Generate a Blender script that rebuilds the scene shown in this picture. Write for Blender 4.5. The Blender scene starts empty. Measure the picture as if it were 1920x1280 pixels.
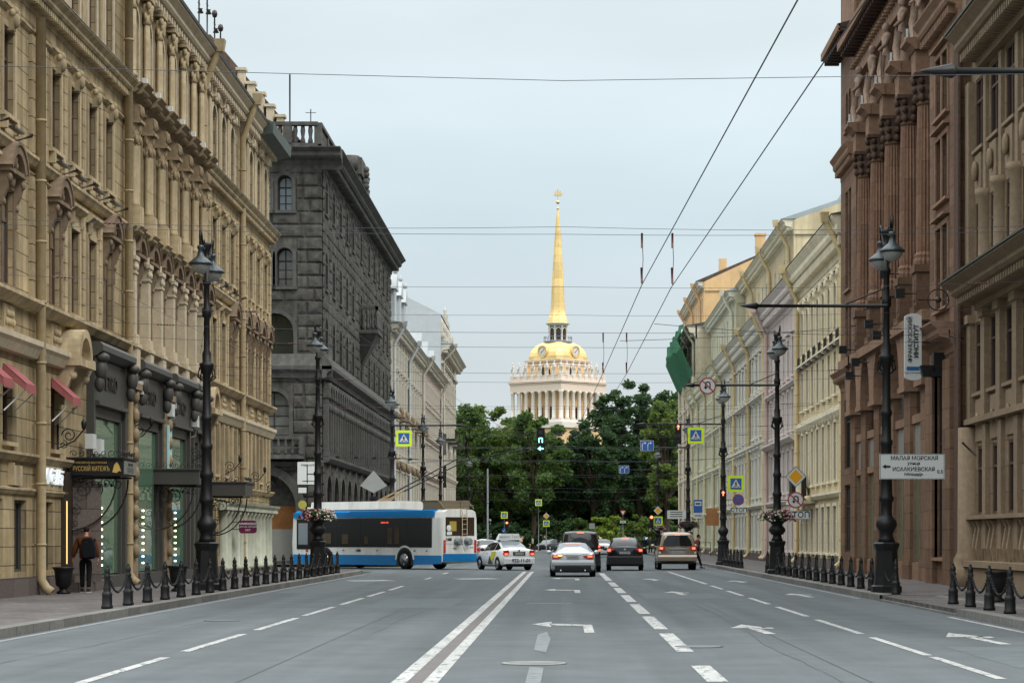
import bpy, math, random
from mathutils import Vector, Matrix, noise
R = math.radians
F = 4266.7            # focal length in photo pixels (1920 wide)
C = bpy.context.scene
col = C.collection
# ------------------------------------------------------------------ camera
cam = bpy.data.objects.new('camera', bpy.data.cameras.new('camera')); col.objects.link(cam)
cam.location = (0, 0, 1.6); cam.rotation_euler = (R(90), 0, 0)
cam.data.lens = 80; cam.data.sensor_width = 36; cam.data.sensor_fit = 'HORIZONTAL'
cam.data.shift_x = -0.05; cam.data.shift_y = 0.1917
cam.data.clip_start = 0.5; cam.data.clip_end = 6000
C.camera = cam
# ------------------------------------------------------------------ world
W = bpy.data.worlds.new("World"); C.world = W; W.use_nodes = True
nt = W.node_tree; nt.nodes.clear()
def N(t, tree=None, **k):
    n = (tree or nt).nodes.new(t)
    for a, b in k.items(): setattr(n, a, b)
    return n
out = N('ShaderNodeOutputWorld'); bg = N('ShaderNodeBackground'); bg.inputs[1].default_value = 0.1
sky = N('ShaderNodeTexSky', sky_type='NISHITA'); sky.sun_disc = False
SUN_EL, SUN_AZ = 46, 128
sky.sun_elevation = R(SUN_EL); sky.sun_rotation = R(SUN_AZ); sky.air_density = 1.0; sky.dust_density = 3.0
tc = N('ShaderNodeTexCoord'); sp = N('ShaderNodeSeparateXYZ')
nt.links.new(tc.outputs['Generated'], sp.inputs[0])
mr = N('ShaderNodeMapRange'); mr.inputs[1].default_value = 0.0; mr.inputs[2].default_value = 1.0
mr.inputs[3].default_value = 7.5; mr.inputs[4].default_value = 17      # overcast dome, brighter overhead
nt.links.new(sp.outputs[2], mr.inputs[0])
rampc = N('ShaderNodeValToRGB'); rampc.color_ramp.elements[0].color = (1.08, 1.14, 1.16, 1); rampc.color_ramp.elements[0].position = 0.0
rampc.color_ramp.elements[1].color = (.98, 1.03, 1.05, 1); rampc.color_ramp.elements[1].position = 0.5
e = rampc.color_ramp.elements.new(0.14); e.color = (0.80, .95, 1.02, 1)
e = rampc.color_ramp.elements.new(0.25); e.color = (0.87, .97, 1.0, 1)
nt.links.new(sp.outputs[2], rampc.inputs[0])
mp = N('ShaderNodeMapping'); mp.inputs['Scale'].default_value = (1.2, 1.2, 4.0)
nz = N('ShaderNodeTexNoise'); nz.inputs['Scale'].default_value = 2.2; nz.inputs['Detail'].default_value = 4
nt.links.new(tc.outputs['Generated'], mp.inputs[0]); nt.links.new(mp.outputs[0], nz.inputs['Vector'])
nr = N('ShaderNodeMapRange'); nr.inputs[1].default_value = .3; nr.inputs[2].default_value = .7; nr.inputs[3].default_value = .85; nr.inputs[4].default_value = 1.09
nt.links.new(nz.outputs[0], nr.inputs[0])
mz = N('ShaderNodeMapRange'); mz.inputs[1].default_value = .26; mz.inputs[2].default_value = .85; mz.inputs[3].default_value = 1.; mz.inputs[4].default_value = 2.0; nt.links.new(sp.outputs[2], mz.inputs[0])
m0 = N('ShaderNodeMath', operation='MULTIPLY'); nt.links.new(mr.outputs[0], m0.inputs[0]); nt.links.new(mz.outputs[0], m0.inputs[1])
m1 = N('ShaderNodeMath', operation='MULTIPLY'); nt.links.new(m0.outputs[0], m1.inputs[0]); nt.links.new(nr.outputs[0], m1.inputs[1])
vm = N('ShaderNodeVectorMath', operation='SCALE'); nt.links.new(rampc.outputs[0], vm.inputs[0]); nt.links.new(m1.outputs[0], vm.inputs['Scale'])
mx = N('ShaderNodeMix', data_type='RGBA'); mx.inputs[0].default_value = 0.93
nt.links.new(sky.outputs[0], mx.inputs[6]); nt.links.new(vm.outputs[0], mx.inputs[7])
nt.links.new(mx.outputs[2], bg.inputs[0]); nt.links.new(bg.outputs[0], out.inputs[0])
# ------------------------------------------------------------------ sun (veiled)
sl = bpy.data.lights.new('sun', 'SUN'); sl.energy = 1.5; sl.angle = R(14); sl.color = (1, .96, .9)
so = bpy.data.objects.new('sun', sl); col.objects.link(so)
az, el = R(SUN_AZ), R(SUN_EL)
sd = Vector((math.sin(az) * math.cos(el), math.cos(az) * math.cos(el), math.sin(el)))   # direction to the sun
so.rotation_euler = sd.to_track_quat('Z', 'Y').to_euler()
C.view_settings.view_transform = 'Standard'; C.view_settings.look = 'None'; C.view_settings.exposure = 0.0; C.view_settings.gamma = 1.0
C.cycles.max_bounces = 5; C.cycles.diffuse_bounces = 3; C.cycles.glossy_bounces = 3; C.cycles.transmission_bounces = 3; C.cycles.transparent_max_bounces = 6
C.cycles.use_denoising = True
C.cycles.caustics_reflective = False; C.cycles.caustics_refractive = False
# ------------------------------------------------------------------ materials
MATS = {}
def mat(name, c, rough=.8, metal=0., emit=None, es=0., var=.12, vs=1.5, bump=0., bs=8., joints=None, jcol=None, jdepth=.25,
        stain=0., alpha=None, coat=0., rnd=0., spec=None, streak=0., off=.5, msize=.014):
    if name in MATS: return MATS[name]
    m = bpy.data.materials.new(name); m.use_nodes = True; t = m.node_tree; L = t.links
    b = t.nodes['Principled BSDF']
    b.inputs['Roughness'].default_value = rough; b.inputs['Metallic'].default_value = metal
    b.inputs['Specular IOR Level'].default_value = (.5 if rough < .5 or metal or coat else .3 if rough < .7 else .08) if spec is None else spec
    if coat: b.inputs['Coat Weight'].default_value = coat; b.inputs['Coat Roughness'].default_value = .06
    if emit: b.inputs['Emission Color'].default_value = (*emit, 1); b.inputs['Emission Strength'].default_value = es
    tcn = N('ShaderNodeTexCoord', t); src = tcn.outputs['Object']
    cc = None
    rgb = N('ShaderNodeRGB', t); rgb.outputs[0].default_value = (*c, 1); cc = rgb.outputs[0]
    def mul(a, facsock, lo, hi, f0=.3, f1=.7):
        r_ = N('ShaderNodeMapRange', t); r_.inputs[1].default_value = f0; r_.inputs[2].default_value = f1
        r_.inputs[3].default_value = lo; r_.inputs[4].default_value = hi; L.new(facsock, r_.inputs[0])
        v = N('ShaderNodeVectorMath', t, operation='SCALE'); L.new(a, v.inputs[0]); L.new(r_.outputs[0], v.inputs['Scale'])
        return v.outputs[0]
    if var:
        n1 = N('ShaderNodeTexNoise', t); n1.inputs['Scale'].default_value = vs; n1.inputs['Detail'].default_value = 6; n1.inputs['Roughness'].default_value = .65
        L.new(src, n1.inputs['Vector']); cc = mul(cc, n1.outputs[0], 1 - var, 1 + var)
    if stain:
        n2 = N('ShaderNodeTexNoise', t); n2.inputs['Scale'].default_value = .35; n2.inputs['Detail'].default_value = 8; n2.inputs['Roughness'].default_value = .7
        L.new(src, n2.inputs['Vector']); cc = mul(cc, n2.outputs[0], 1 - stain, 1 + stain * .4, .35, .65)
    if streak:
        mpn = N('ShaderNodeMapping', t); mpn.inputs['Scale'].default_value = (2.2, 2.2, .12)
        n3 = N('ShaderNodeTexNoise', t); n3.inputs['Scale'].default_value = 1.; n3.inputs['Detail'].default_value = 5
        L.new(src, mpn.inputs[0]); L.new(mpn.outputs[0], n3.inputs['Vector']); cc = mul(cc, n3.outputs[0], 1 - streak, 1.05, .35, .6)
    if rnd:
        oi = N('ShaderNodeObjectInfo', t); cc = mul(cc, oi.outputs['Random'], 1 - rnd, 1 + rnd, 0, 1)
    hsock = None
    if joints:
        s_ = N('ShaderNodeSeparateXYZ', t); L.new(src, s_.inputs[0])
        ad = N('ShaderNodeMath', t, operation='ADD'); L.new(s_.outputs[0], ad.inputs[0]); L.new(s_.outputs[1], ad.inputs[1])
        cb = N('ShaderNodeCombineXYZ', t); L.new(ad.outputs[0], cb.inputs[0]); L.new(s_.outputs[2], cb.inputs[1])
        if joints[0] == 'xy': cb = tcn; joints = joints[1:]
        br = N('ShaderNodeTexBrick', t); br.offset = off; br.inputs['Scale'].default_value = 1; br.inputs['Mortar Size'].default_value = msize
        br.inputs['Brick Width'].default_value = joints[0]; br.inputs['Row Height'].default_value = joints[1]
        br.inputs['Color1'].default_value = (.80, .79, .78, 1); br.inputs['Color2'].default_value = (1.12, 1.12, 1.10, 1); br.inputs['Bias'].default_value = 0
        br.inputs['Mortar'].default_value = (jdepth,) * 3 + (1,)
        L.new(cb.outputs[0] if cb is not tcn else tcn.outputs['Object'], br.inputs['Vector'])
        mm = N('ShaderNodeMix', t, data_type='RGBA', blend_type='MULTIPLY'); mm.inputs[0].default_value = 1
        L.new(cc, mm.inputs[6]); L.new(br.outputs[0], mm.inputs[7]); cc = mm.outputs[2]
    L.new(cc, b.inputs['Base Color'])
    if bump:
        n4 = N('ShaderNodeTexNoise', t); n4.inputs['Scale'].default_value = bs; n4.inputs['Detail'].default_value = 8; n4.inputs['Roughness'].default_value = .7
        L.new(src, n4.inputs['Vector'])
        bn = N('ShaderNodeBump', t); bn.inputs['Strength'].default_value = bump; bn.inputs['Distance'].default_value = .03
        L.new(n4.outputs[0], bn.inputs['Height']); L.new(bn.outputs[0], b.inputs['Normal'])
    MATS[name] = m; return m
def glassmat(name, c, curtain=.35, rough=.04, chance=.35):
    if name in MATS: return MATS[name]
    m = bpy.data.materials.new(name); m.use_nodes = True; t = m.node_tree; L = t.links
    b = t.nodes['Principled BSDF']; b.inputs['Roughness'].default_value = rough; b.inputs['IOR'].default_value = 1.55
    oi = N('ShaderNodeObjectInfo', t); r_ = N('ShaderNodeMath', t, operation='GREATER_THAN'); r_.inputs[1].default_value = 1 - chance
    L.new(oi.outputs['Random'], r_.inputs[0])
    tcn = N('ShaderNodeTexCoord', t); n0 = N('ShaderNodeTexNoise', t); n0.inputs['Scale'].default_value = 1.3; L.new(tcn.outputs['Object'], n0.inputs['Vector'])
    ml = N('ShaderNodeMath', t, operation='MULTIPLY'); L.new(n0.outputs[0], ml.inputs[0]); L.new(r_.outputs[0], ml.inputs[1])
    mm = N('ShaderNodeMix', t, data_type='RGBA'); L.new(ml.outputs[0], mm.inputs[0]); mm.inputs[6].default_value = (*c, 1); mm.inputs[7].default_value = (curtain, curtain, curtain * .93, 1)
    L.new(mm.outputs[2], b.inputs['Base Color'])
    bn = N('ShaderNodeBump', t); bn.inputs['Strength'].default_value = .12; bn.inputs['Distance'].default_value = .02; L.new(n0.outputs[0], bn.inputs['Height']); L.new(bn.outputs[0], b.inputs['Normal'])
    MATS[name] = m; return m
# ------------------------------------------------------------------ mesh builder
class MB:
    def __init__(s): s.v = []; s.f = []; s.mi = []; s.sm = []; s.M = None
    def add(s, vs, fs, m=0, smooth=False):
        o = len(s.v)
        if s.M is not None: vs = [s.M @ Vector(p) for p in vs]
        s.v += [tuple(p) for p in vs]
        for f in fs: s.f.append([i + o for i in f]); s.mi.append(m); s.sm.append(smooth)
    def box(s, x0, x1, y0, y1, z0, z1, m=0):
        if x0 > x1: x0, x1 = x1, x0
        if y0 > y1: y0, y1 = y1, y0
        if z0 > z1: z0, z1 = z1, z0
        s.add([(x0,y0,z0),(x1,y0,z0),(x1,y1,z0),(x0,y1,z0),(x0,y0,z1),(x1,y0,z1),(x1,y1,z1),(x0,y1,z1)],
              [(0,3,2,1),(4,5,6,7),(0,1,5,4),(1,2,6,5),(2,3,7,6),(3,0,4,7)], m)
    def fb(s, u0, u1, d0, d1, z0, z1, m=0): s.box(u0, u1, -d1, -d0, z0, z1, m)      # facade box, d = outwards
    def frus(s, cx, cy, z0, z1, ax, ay, bx, by, m=0, dx=0, dy=0):
        s.add([(cx-ax,cy-ay,z0),(cx+ax,cy-ay,z0),(cx+ax,cy+ay,z0),(cx-ax,cy+ay,z0),(cx+dx-bx,cy+dy-by,z1),(cx+dx+bx,cy+dy-by,z1),(cx+dx+bx,cy+dy+by,z1),(cx+dx-bx,cy+dy+by,z1)],
              [(0,3,2,1),(4,5,6,7),(0,1,5,4),(1,2,6,5),(2,3,7,6),(3,0,4,7)], m)
    def quad(s, a, b, c, d, m=0): s.add([a, b, c, d], [(0,1,2,3)], m)
    def lathe(s, prof, cx=0, cy=0, n=16, m=0, cz=0, smooth=True, flute=0, rot=0, sx=1, sy=1):
        vs = []; fs = []
        for r, z in prof:
            for i in range(n):
                a = 2*math.pi*i/n + rot; rr = r * (1 - flute*(i % 2))
                vs.append((cx + rr*math.cos(a)*sx, cy + rr*math.sin(a)*sy, cz + z))
        for j in range(len(prof)-1):
            for i in range(n):
                k = (i+1) % n; fs.append((j*n+i, j*n+k, (j+1)*n+k, (j+1)*n+i))
        fs.append(tuple(range(n-1, -1, -1))); fs.append(tuple((len(prof)-1)*n+i for i in range(n)))
        s.add(vs, fs, m, smooth)
    def tube(s, pts, r, n=6, m=0, smooth=True, cap=True):
        pts = [Vector(p) for p in pts]; vs = []; fs = []
        rs = r if isinstance(r, (list, tuple)) else [r]*len(pts)
        up = None
        for i, p in enumerate(pts):
            t = (pts[min(i+1, len(pts)-1)] - pts[max(i-1, 0)])
            if t.length < 1e-9: t = Vector((0,0,1))
            t.normalize()
            if up is None: up = Vector((0,0,1)) if abs(t.z) < .9 else Vector((1,0,0))
            a = t.cross(up)
            if a.length < 1e-6: a = t.cross(Vector((0,1,0)))
            a.normalize(); b = t.cross(a).normalized(); up = -b if False else up
            for k in range(n):
                q = 2*math.pi*k/n; vs.append(p + (a*math.cos(q) + b*math.sin(q))*rs[i])
        for j in range(len(pts)-1):
            for k in range(n):
                l = (k+1) % n; fs.append((j*n+k, j*n+l, (j+1)*n+l, (j+1)*n+k))
        if cap: fs.append(tuple(range(n))); fs.append(tuple((len(pts)-1)*n+i for i in range(n-1, -1, -1)))
        s.add(vs, fs, m, smooth)
    def ball(s, cx, cy, cz, rx, ry=None, rz=None, n=10, k=6, m=0):
        ry = rx if ry is None else ry; rz = rx if rz is None else rz
        vs = []; fs = []
        for j in range(k+1):
            ph = math.pi*j/k - math.pi/2
            for i in range(n):
                a = 2*math.pi*i/n; vs.append((cx+rx*math.cos(ph)*math.cos(a), cy+ry*math.cos(ph)*math.sin(a), cz+rz*math.sin(ph)))
        for j in range(k):
            for i in range(n):
                l = (i+1) % n; fs.append((j*n+i, j*n+l, (j+1)*n+l, (j+1)*n+i))
        s.add(vs, fs, m, True)
    def prism(s, poly, y0, y1, m=0):          # x-z polygon, extruded along y
        n = len(poly); vs = [(x, y0, z) for x, z in poly] + [(x, y1, z) for x, z in poly]
        fs = [tuple(range(n)), tuple(range(2*n-1, n-1, -1))] + [(i, n+i, n+(i+1) % n, (i+1) % n) for i in range(n)]
        s.add(vs, fs, m)
    def prismz(s, poly, z0, z1, m=0):         # x-y polygon extruded up
        n = len(poly); vs = [(x, y, z0) for x, y in poly] + [(x, y, z1) for x, y in poly]
        fs = [tuple(range(n-1, -1, -1)), tuple(range(n, 2*n))] + [(i, (i+1) % n, n+(i+1) % n, n+i) for i in range(n)]
        s.add(vs, fs, m)
    def extr(s, prof, u0, u1, m=0):           # (d,z) profile run along u
        n = len(prof); vs = [(u0, -d, z) for d, z in prof] + [(u1, -d, z) for d, z in prof]
        fs = [tuple(range(n)), tuple(range(2*n-1, n-1, -1))] + [(i, n+i, n+(i+1) % n, (i+1) % n) for i in range(n)]
        s.add(vs, fs, m)
    def arc(s, cx, cz, r0, r1, y0, y1, a0=0, a1=180, n=10, m=0):
        P = []
        for i in range(n+1):
            a = R(a0 + (a1-a0)*i/n); P.append((math.cos(a), math.sin(a)))
        for i in range(n):
            (c0, s0), (c1, s1) = P[i], P[i+1]
            q = [(cx+r0*c0, cz+r0*s0), (cx+r1*c0, cz+r1*s0), (cx+r1*c1, cz+r1*s1), (cx+r0*c1, cz+r0*s1)]
            s.add([(x, y0, z) for x, z in q] + [(x, y1, z) for x, z in q], [(0,1,2,3),(7,6,5,4),(1,5,6,2),(0,3,7,4)] + ([(0,4,5,1)] if i == 0 else []) + ([(3,2,6,7)] if i == n-1 else []), m)
    def text(s, txt, x, z, size, y=0, ex=.01, m=0, align='CENTER', sx=1., rot=0, bold=0, shear=0):
        cu = bpy.data.curves.new('t', 'FONT'); cu.body = txt; cu.size = size; cu.extrude = ex; cu.align_x = align; cu.align_y = 'CENTER'; cu.offset = bold; cu.shear = shear
        cu.resolution_u = 3
        o = bpy.data.objects.new('t', cu); col.objects.link(o)
        dg = bpy.context.evaluated_depsgraph_get(); me = o.evaluated_get(dg).to_mesh()
        T = Matrix.Translation((x, y, z)) @ Matrix.Rotation(R(rot), 4, 'Y') @ Matrix.Diagonal((sx, 1, 1, 1)) @ Matrix.Rotation(R(90), 4, 'X')
        vs = [T @ v.co for v in me.vertices]; fs = [tuple(p.vertices) for p in me.polygons]
        s.add(vs, fs, m); o.to_mesh_clear(); bpy.data.objects.remove(o); bpy.data.curves.remove(cu)
    def mesh(s, name, mats):
        me = bpy.data.meshes.new(name); me.from_pydata(s.v, [], s.f)
        for m in (mats if isinstance(mats, (list, tuple)) else [mats]): me.materials.append(m)
        me.polygons.foreach_set('material_index', s.mi); me.polygons.foreach_set('use_smooth', s.sm)
        me.update(); return me
    def build(s, name, mats, parent=None, loc=None, rot=0):
        o = bpy.data.objects.new(name, s.mesh(name, mats)); col.objects.link(o)
        if parent: o.parent = parent
        if loc is not None: o.location = loc
        if rot: o.rotation_euler[2] = rot
        return o
def put(name, me, parent=None, loc=(0,0,0), rz=0):
    o = bpy.data.objects.new(name, me); col.objects.link(o)
    if parent: o.parent = parent
    o.location = loc; o.rotation_euler[2] = rz
    return o
def tag(o, label=None, cat=None, group=None, kind=None):
    if label: o['label'] = label
    if cat: o['category'] = cat
    if group: o['group'] = group
    if kind: o['kind'] = kind
    return o
def thing(name, label, cat, loc=(0,0,0), rz=0, group=None):
    o = bpy.data.objects.new(name, None); col.objects.link(o); o.empty_display_size = .3
    o.location = loc; o.rotation_euler[2] = rz
    return tag(o, label, cat, group)
def copy_tree(o, parent=None):
    c = o.copy(); col.objects.link(c)
    if parent: c.parent = parent
    for ch in o.children: copy_tree(ch, c)
    return c
def yaw(o, rz): o.rotation_euler[2] = rz; return o
ORD = ['first','second','third','fourth','fifth','sixth','seventh','eighth','ninth','tenth','eleventh','twelfth','thirteenth','fourteenth','fifteenth','sixteenth','seventeenth','eighteenth','nineteenth','twentieth','twenty-first','twenty-second','twenty-third','twenty-fourth']
rng = random.Random(7)
# ------------------------------------------------------------------ facade tools (local frame: x along the wall, -y outwards)
def wall(mb, u0, u1, z0, z1, rows, depth=.3, d=0., m=0, seg=10):
    """rows: (zb, zt, [(a,b),...], arch) ; openings with real reveals"""
    y = -d; cur = z0
    Q = lambda a, b, lo, hi: mb.quad((a,y,lo),(b,y,lo),(b,y,hi),(a,y,hi), m) if (b-a > 1e-4 and hi-lo > 1e-4) else None
    for zb, zt, us, arch in sorted(rows, key=lambda r: r[0]):
        Q(u0, u1, cur, zb); x = u0
        for a, b in sorted(us):
            Q(x, a, zb, zt); x = b
            if arch:
                r = (b-a)/2; c = (a+b)/2; zs = zt - r
                P = [(c - r*math.cos(math.pi*i/seg), zs + r*math.sin(math.pi*i/seg)) for i in range(seg+1)]
                for i in range(seg):
                    (xa, za), (xb, zb2) = P[i], P[i+1]
                    mb.quad((xa,y,za),(xb,y,zb2),(xb,y,zt),(xa,y,zt), m)
                cont = [(a, zb)] + P + [(b, zb)]
            else: cont = [(a, zb), (a, zt), (b, zt), (b, zb)]
            for i in range(len(cont)):
                (xa, za), (xb, zb2) = cont[i], cont[(i+1) % len(cont)]
                mb.quad((xa,y,za),(xa,y+depth,za),(xb,y+depth,zb2),(xb,y,zb2), m)
        Q(x, u1, zb, zt); cur = zt
    Q(u0, u1, cur, z1)
    for u in (u0, u1): mb.quad((u,y,z0),(u,y+depth+.06,z0),(u,y+depth+.06,z1),(u,y,z1), m)
    mb.quad((u0,y,z1),(u1,y,z1),(u1,y+depth+.06,z1),(u0,y+depth+.06,z1), m)
CACHE = {}
def arch_poly(w, h, arch, n=10):
    if not arch: return [(-w/2,0),(w/2,0),(w/2,h),(-w/2,h)]
    r = w/2; return [(-w/2,0),(w/2,0)] + [(r*math.cos(math.pi*i/n), h-r+r*math.sin(math.pi*i/n)) for i in range(n+1)]
def window(root, u, z, w, h, arch=False, depth=.3, d=0., frame=None, glass=None, sur=None, surm=None, cross=.68, mull=1, fr=.07, hood=None, rows=0):
    key = (w, h, arch, frame.name, cross, mull, fr, rows)
    if key not in CACHE:
        mb = MB(); P = arch_poly(w, h, arch)
        if arch: mb.arc(0, h-w/2, w/2-fr, w/2, -.07, 0)
        hh = h - w/2 if arch else h
        mb.box(-w/2, -w/2+fr, -.07, 0, 0, hh); mb.box(w/2-fr, w/2, -.07, 0, 0, hh); mb.box(-w/2+fr, w/2-fr, -.07, 0, 0, fr)
        if not arch: mb.box(-w/2+fr, w/2-fr, -.07, 0, h-fr, h)
        zc = h*cross
        if cross: mb.box(-w/2+fr, w/2-fr, -.066, 0, zc-.035, zc+.035)
        for i in range(mull):
            x = -w/2 + w*(i+1)/(mull+1); mb.box(x-.03, x+.03, -.062, 0, fr, h-.02)
        for i in range(rows): zz = zc*(i+1)/(rows+1); mb.box(-w/2+fr, w/2-fr, -.055, 0, zz-.015, zz+.015)
        mf = mb.mesh('window', frame)
        g = MB(); g.prism(P, -.012, -.004)
        CACHE[key] = (mf, {}, g)
    mf, gl, g = CACHE[key]
    if glass.name not in gl: gl[glass.name] = g.mesh('pane', glass)
    o = put('window', mf, root, (u, -d+depth-.001, z)); put('pane', gl[glass.name], o)
    if sur:
        k2 = ('sur', w, h, arch, sur, surm.name, depth)
        if k2 not in CACHE:
            mb = MB(); SUR[sur](mb, w, h, arch); 
            kk = .55 if sur == 'hood' else .8 if sur in ('key','ped','top') else 1; mb.v = [(x, y*kk-depth, z2) for x, y, z2 in mb.v]
            CACHE[k2] = mb.mesh('surround', surm)
        put('surround', CACHE[k2], o)
    return o
def s_plain(mb, w, h, arch):
    a = .16
    mb.fb(-w/2-a, -w/2, -.02, .07, -.02, h - (w/2 if arch else 0)); mb.fb(w/2, w/2+a, -.02, .07, -.02, h - (w/2 if arch else 0))
    if arch: mb.arc(0, h-w/2, w/2, w/2+a, -.07, .02)
    else: mb.fb(-w/2-a, w/2+a, -.02, .075, h, h+a)
    mb.fb(-w/2-a-.05, w/2+a+.05, -.1, .16, -.12, -.02)
def s_key(mb, w, h, arch):
    s_plain(mb, w, h, arch)
    mb.fb(-w/2-.12, -w/2+.08, 0, .18, -.42, -.12); mb.fb(w/2-.08, w/2+.12, 0, .18, -.42, -.12)
    mb.fb(-w/2+.12, w/2-.12, 0, .05, -.5, -.14)
    mb.frus(0, -.12, h-.06, h+.42, .13, .1, .2, .16); mb.ball(0, -.26, h+.2, .14, .13, .2); mb.ball(-.16, -.2, h+.36, .1); mb.ball(.16, -.2, h+.36, .1)
    mb.ball(0, -.24, h+.42, .12)
    mb.fb(-w/2-.22, w/2+.22, .0, .16, h+.5, h+.6)
def s_ped(mb, w, h, arch):       # straight cornice on small brackets
    s_plain(mb, w, h, arch)
    mb.fb(-w/2-.1, w/2+.1, .0, .05, h+.17, h+.42)
    mb.extr([(0,h+.42),(.12,h+.44),(.3,h+.56),(.3,h+.64),(0,h+.7)], -w/2-.3, w/2+.3)
    for x in (-w/2-.08, w/2+.08): mb.fb(x-.07, x+.07, .07, .2, h+.1, h+.44)
def s_hood(mb, w, h, arch):      # deep segmental hood on scrolled consoles
    s_plain(mb, w, h, arch)
    for sx in (-1, 1):
        x = sx*(w/2+.12)
        mb.extr([(0,h-.5),(.1,h-.5),(.16,h-.3),(.3,h-.12),(.42,h+.15),(.42,h+.32),(0,h+.32)], x-.09, x+.09)
        mb.ball(x, -.4, h+.16, .12); mb.ball(x, -.14, h-.42, .09)
        mb.fb(x-.07, x+.07, .05, .14, h-.9, h-.5)
    mb.fb(-w/2-.28, w/2+.28, 0, .5, h+.32, h+.42)
    a = w/2+.3; cz = h+.42
    mb.arc(0, cz-.25, a*.78, a*1.04, -.55, 0, 20, 160, 12); mb.arc(0, cz-.25, a*1.03, a*1.12, -.62, 0, 17, 163, 12)
    mb.prism([(a*.8*math.cos(R(t)), cz-.25+a*.8*math.sin(R(t))) for t in range(25, 160, 15)], -.12, 0)
    mb.ball(0, -.3, cz+.28, .2, .14, .24); mb.ball(-.2, -.26, cz+.16, .13); mb.ball(.2, -.26, cz+.16, .13)
    mb.ball(0, -.2, h+.2, .15, .15, .2)
def s_top(mb, w, h, arch):       # light arched surround with scroll top
    s_plain(mb, w, h, arch)
    mb.arc(0, h+.05, w/2+.0, w/2+.18, -.2, 0, 15, 165, 8); mb.arc(0, h+.05, w/2+.18, w/2+.27, -.28, 0, 12, 168, 8)
    mb.ball(0, -.2, h+.3, .16, .14, .22); mb.ball(-.2,-.16,h+.2,.1); mb.ball(.2,-.16,h+.2,.1)
    mb.fb(-w/2-.02, w/2+.02, 0, .06, h+.16, h+.3)
def s_fine(mb, w, h, arch):
    mb.fb(-w/2-.14, -w/2, -.02, .05, 0, h); mb.fb(w/2, w/2+.14, -.02, .05, 0, h); mb.fb(-w/2-.14, w/2+.14, -.02, .055, h, h+.16)
    mb.fb(-w/2-.2, w/2+.2, -.1, .14, -.1, 0); mb.fb(-w/2-.22, w/2+.22, 0, .2, h+.24, h+.32)
def s_sill(mb, w, h, arch):
    mb.fb(-w/2-.1, w/2+.1, -.1, .12, -.1, 0)
def s_archr(mb, w, h, arch):
    a = .22; mb.arc(0, h-w/2, w/2, w/2+a, -.09, .02); mb.fb(-w/2-a, -w/2, -.02, .09, 0, h-w/2); mb.fb(w/2, w/2+a, -.02, .09, 0, h-w/2)
    mb.fb(-w/2-a-.06, w/2+a+.06, -.1, .2, -.16, 0)
def s_archflat(mb, w, h, arch):
    mb.arc(0, h-w/2, w/2, w/2+.2, -.03, .02); mb.fb(-w/2-.2, -w/2, -.02, .03, 0, h-w/2); mb.fb(w/2, w/2+.2, -.02, .03, 0, h-w/2); mb.fb(-w/2-.24, w/2+.24, -.1, .1, -.12, 0)
SUR = dict(archflat=s_archflat, plain=s_plain, key=s_key, ped=s_ped, hood=s_hood, top=s_top, fine=s_fine, sill=s_sill, archr=s_archr)
def cornice(root, u0, u1, z, h, proj, m, d=0, name='cornice', dent=0, dentm=None, lab=None, back=.3):
    """classical profile; z = underside; optional dentils"""
    mb = MB(); P = [(-back,0),(.04,0),(.06,.22),(.16,.3),(.2,.42),(.62,.5),(.72,.6),(.72,.74),(.8,.8),(1.,.95),(1.,1.),(-back/max(proj,.01),1.)]
    mb.extr([(d + (p*proj if p > 0 else p), z + q*h) for p, q in P[:-1]] + [(d-back, z+h)], u0, u1)
    if dent:
        n = int((u1-u0)/dent)
        for i in range(n):
            a = u0 + (i+.25)*dent; mb.fb(a, a+dent*.5, d+.04, d+proj*.55, z+h*.2, z+h*.44)
    return mb.build(name, m, root)
def downpipe(root, u, ztop, m, d=.15, eave=.9, r=.11, z0=.3, funnel=True):
    mb = MB(); dd = d
    if funnel:
        mb.tube([(u, -eave-.1, ztop), (u, -eave+.05, ztop-.35), (u, -dd-.02, ztop-1.5), (u, -dd, ztop-1.8), (u, -dd, z0+.35), (u, -dd-.12, z0+.12), (u, -dd-.28, z0)], r, 10)
        mb.frus(u, -eave-.12, ztop-.15, ztop+.3, .14, .14, .24, .2)
    else: mb.tube([(u, -dd, ztop), (u, -dd, z0+.35), (u, -dd-.12, z0+.12), (u, -dd-.28, z0)], r, 10)
    z = z0+1.2; 
    while z < ztop-1.9: mb.lathe([(r+.018,0),(r+.018,.06)], u, -dd, 10, 0, z); mb.box(u-.02, u+.02, -dd, .0, z+.01, z+.05); z += 1.55
    return mb.build('downpipe', m, root)
def scroll(mb, x, y, z, r, turns=1.4, a0=0, dirn=1, t=.012, m=0, flip=1, plane='yz'):
    pts = []
    n = int(14*turns)
    for i in range(n+1):
        a = R(a0) + dirn*2*math.pi*turns*i/n; rr = r*(1 - .8*i/n)
        if plane == 'yz': pts.append((x, y + flip*rr*math.cos(a), z + rr*math.sin(a)))
        else: pts.append((x + flip*rr*math.cos(a), y, z + rr*math.sin(a)))
    mb.tube(pts, t, 4, m)
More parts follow.
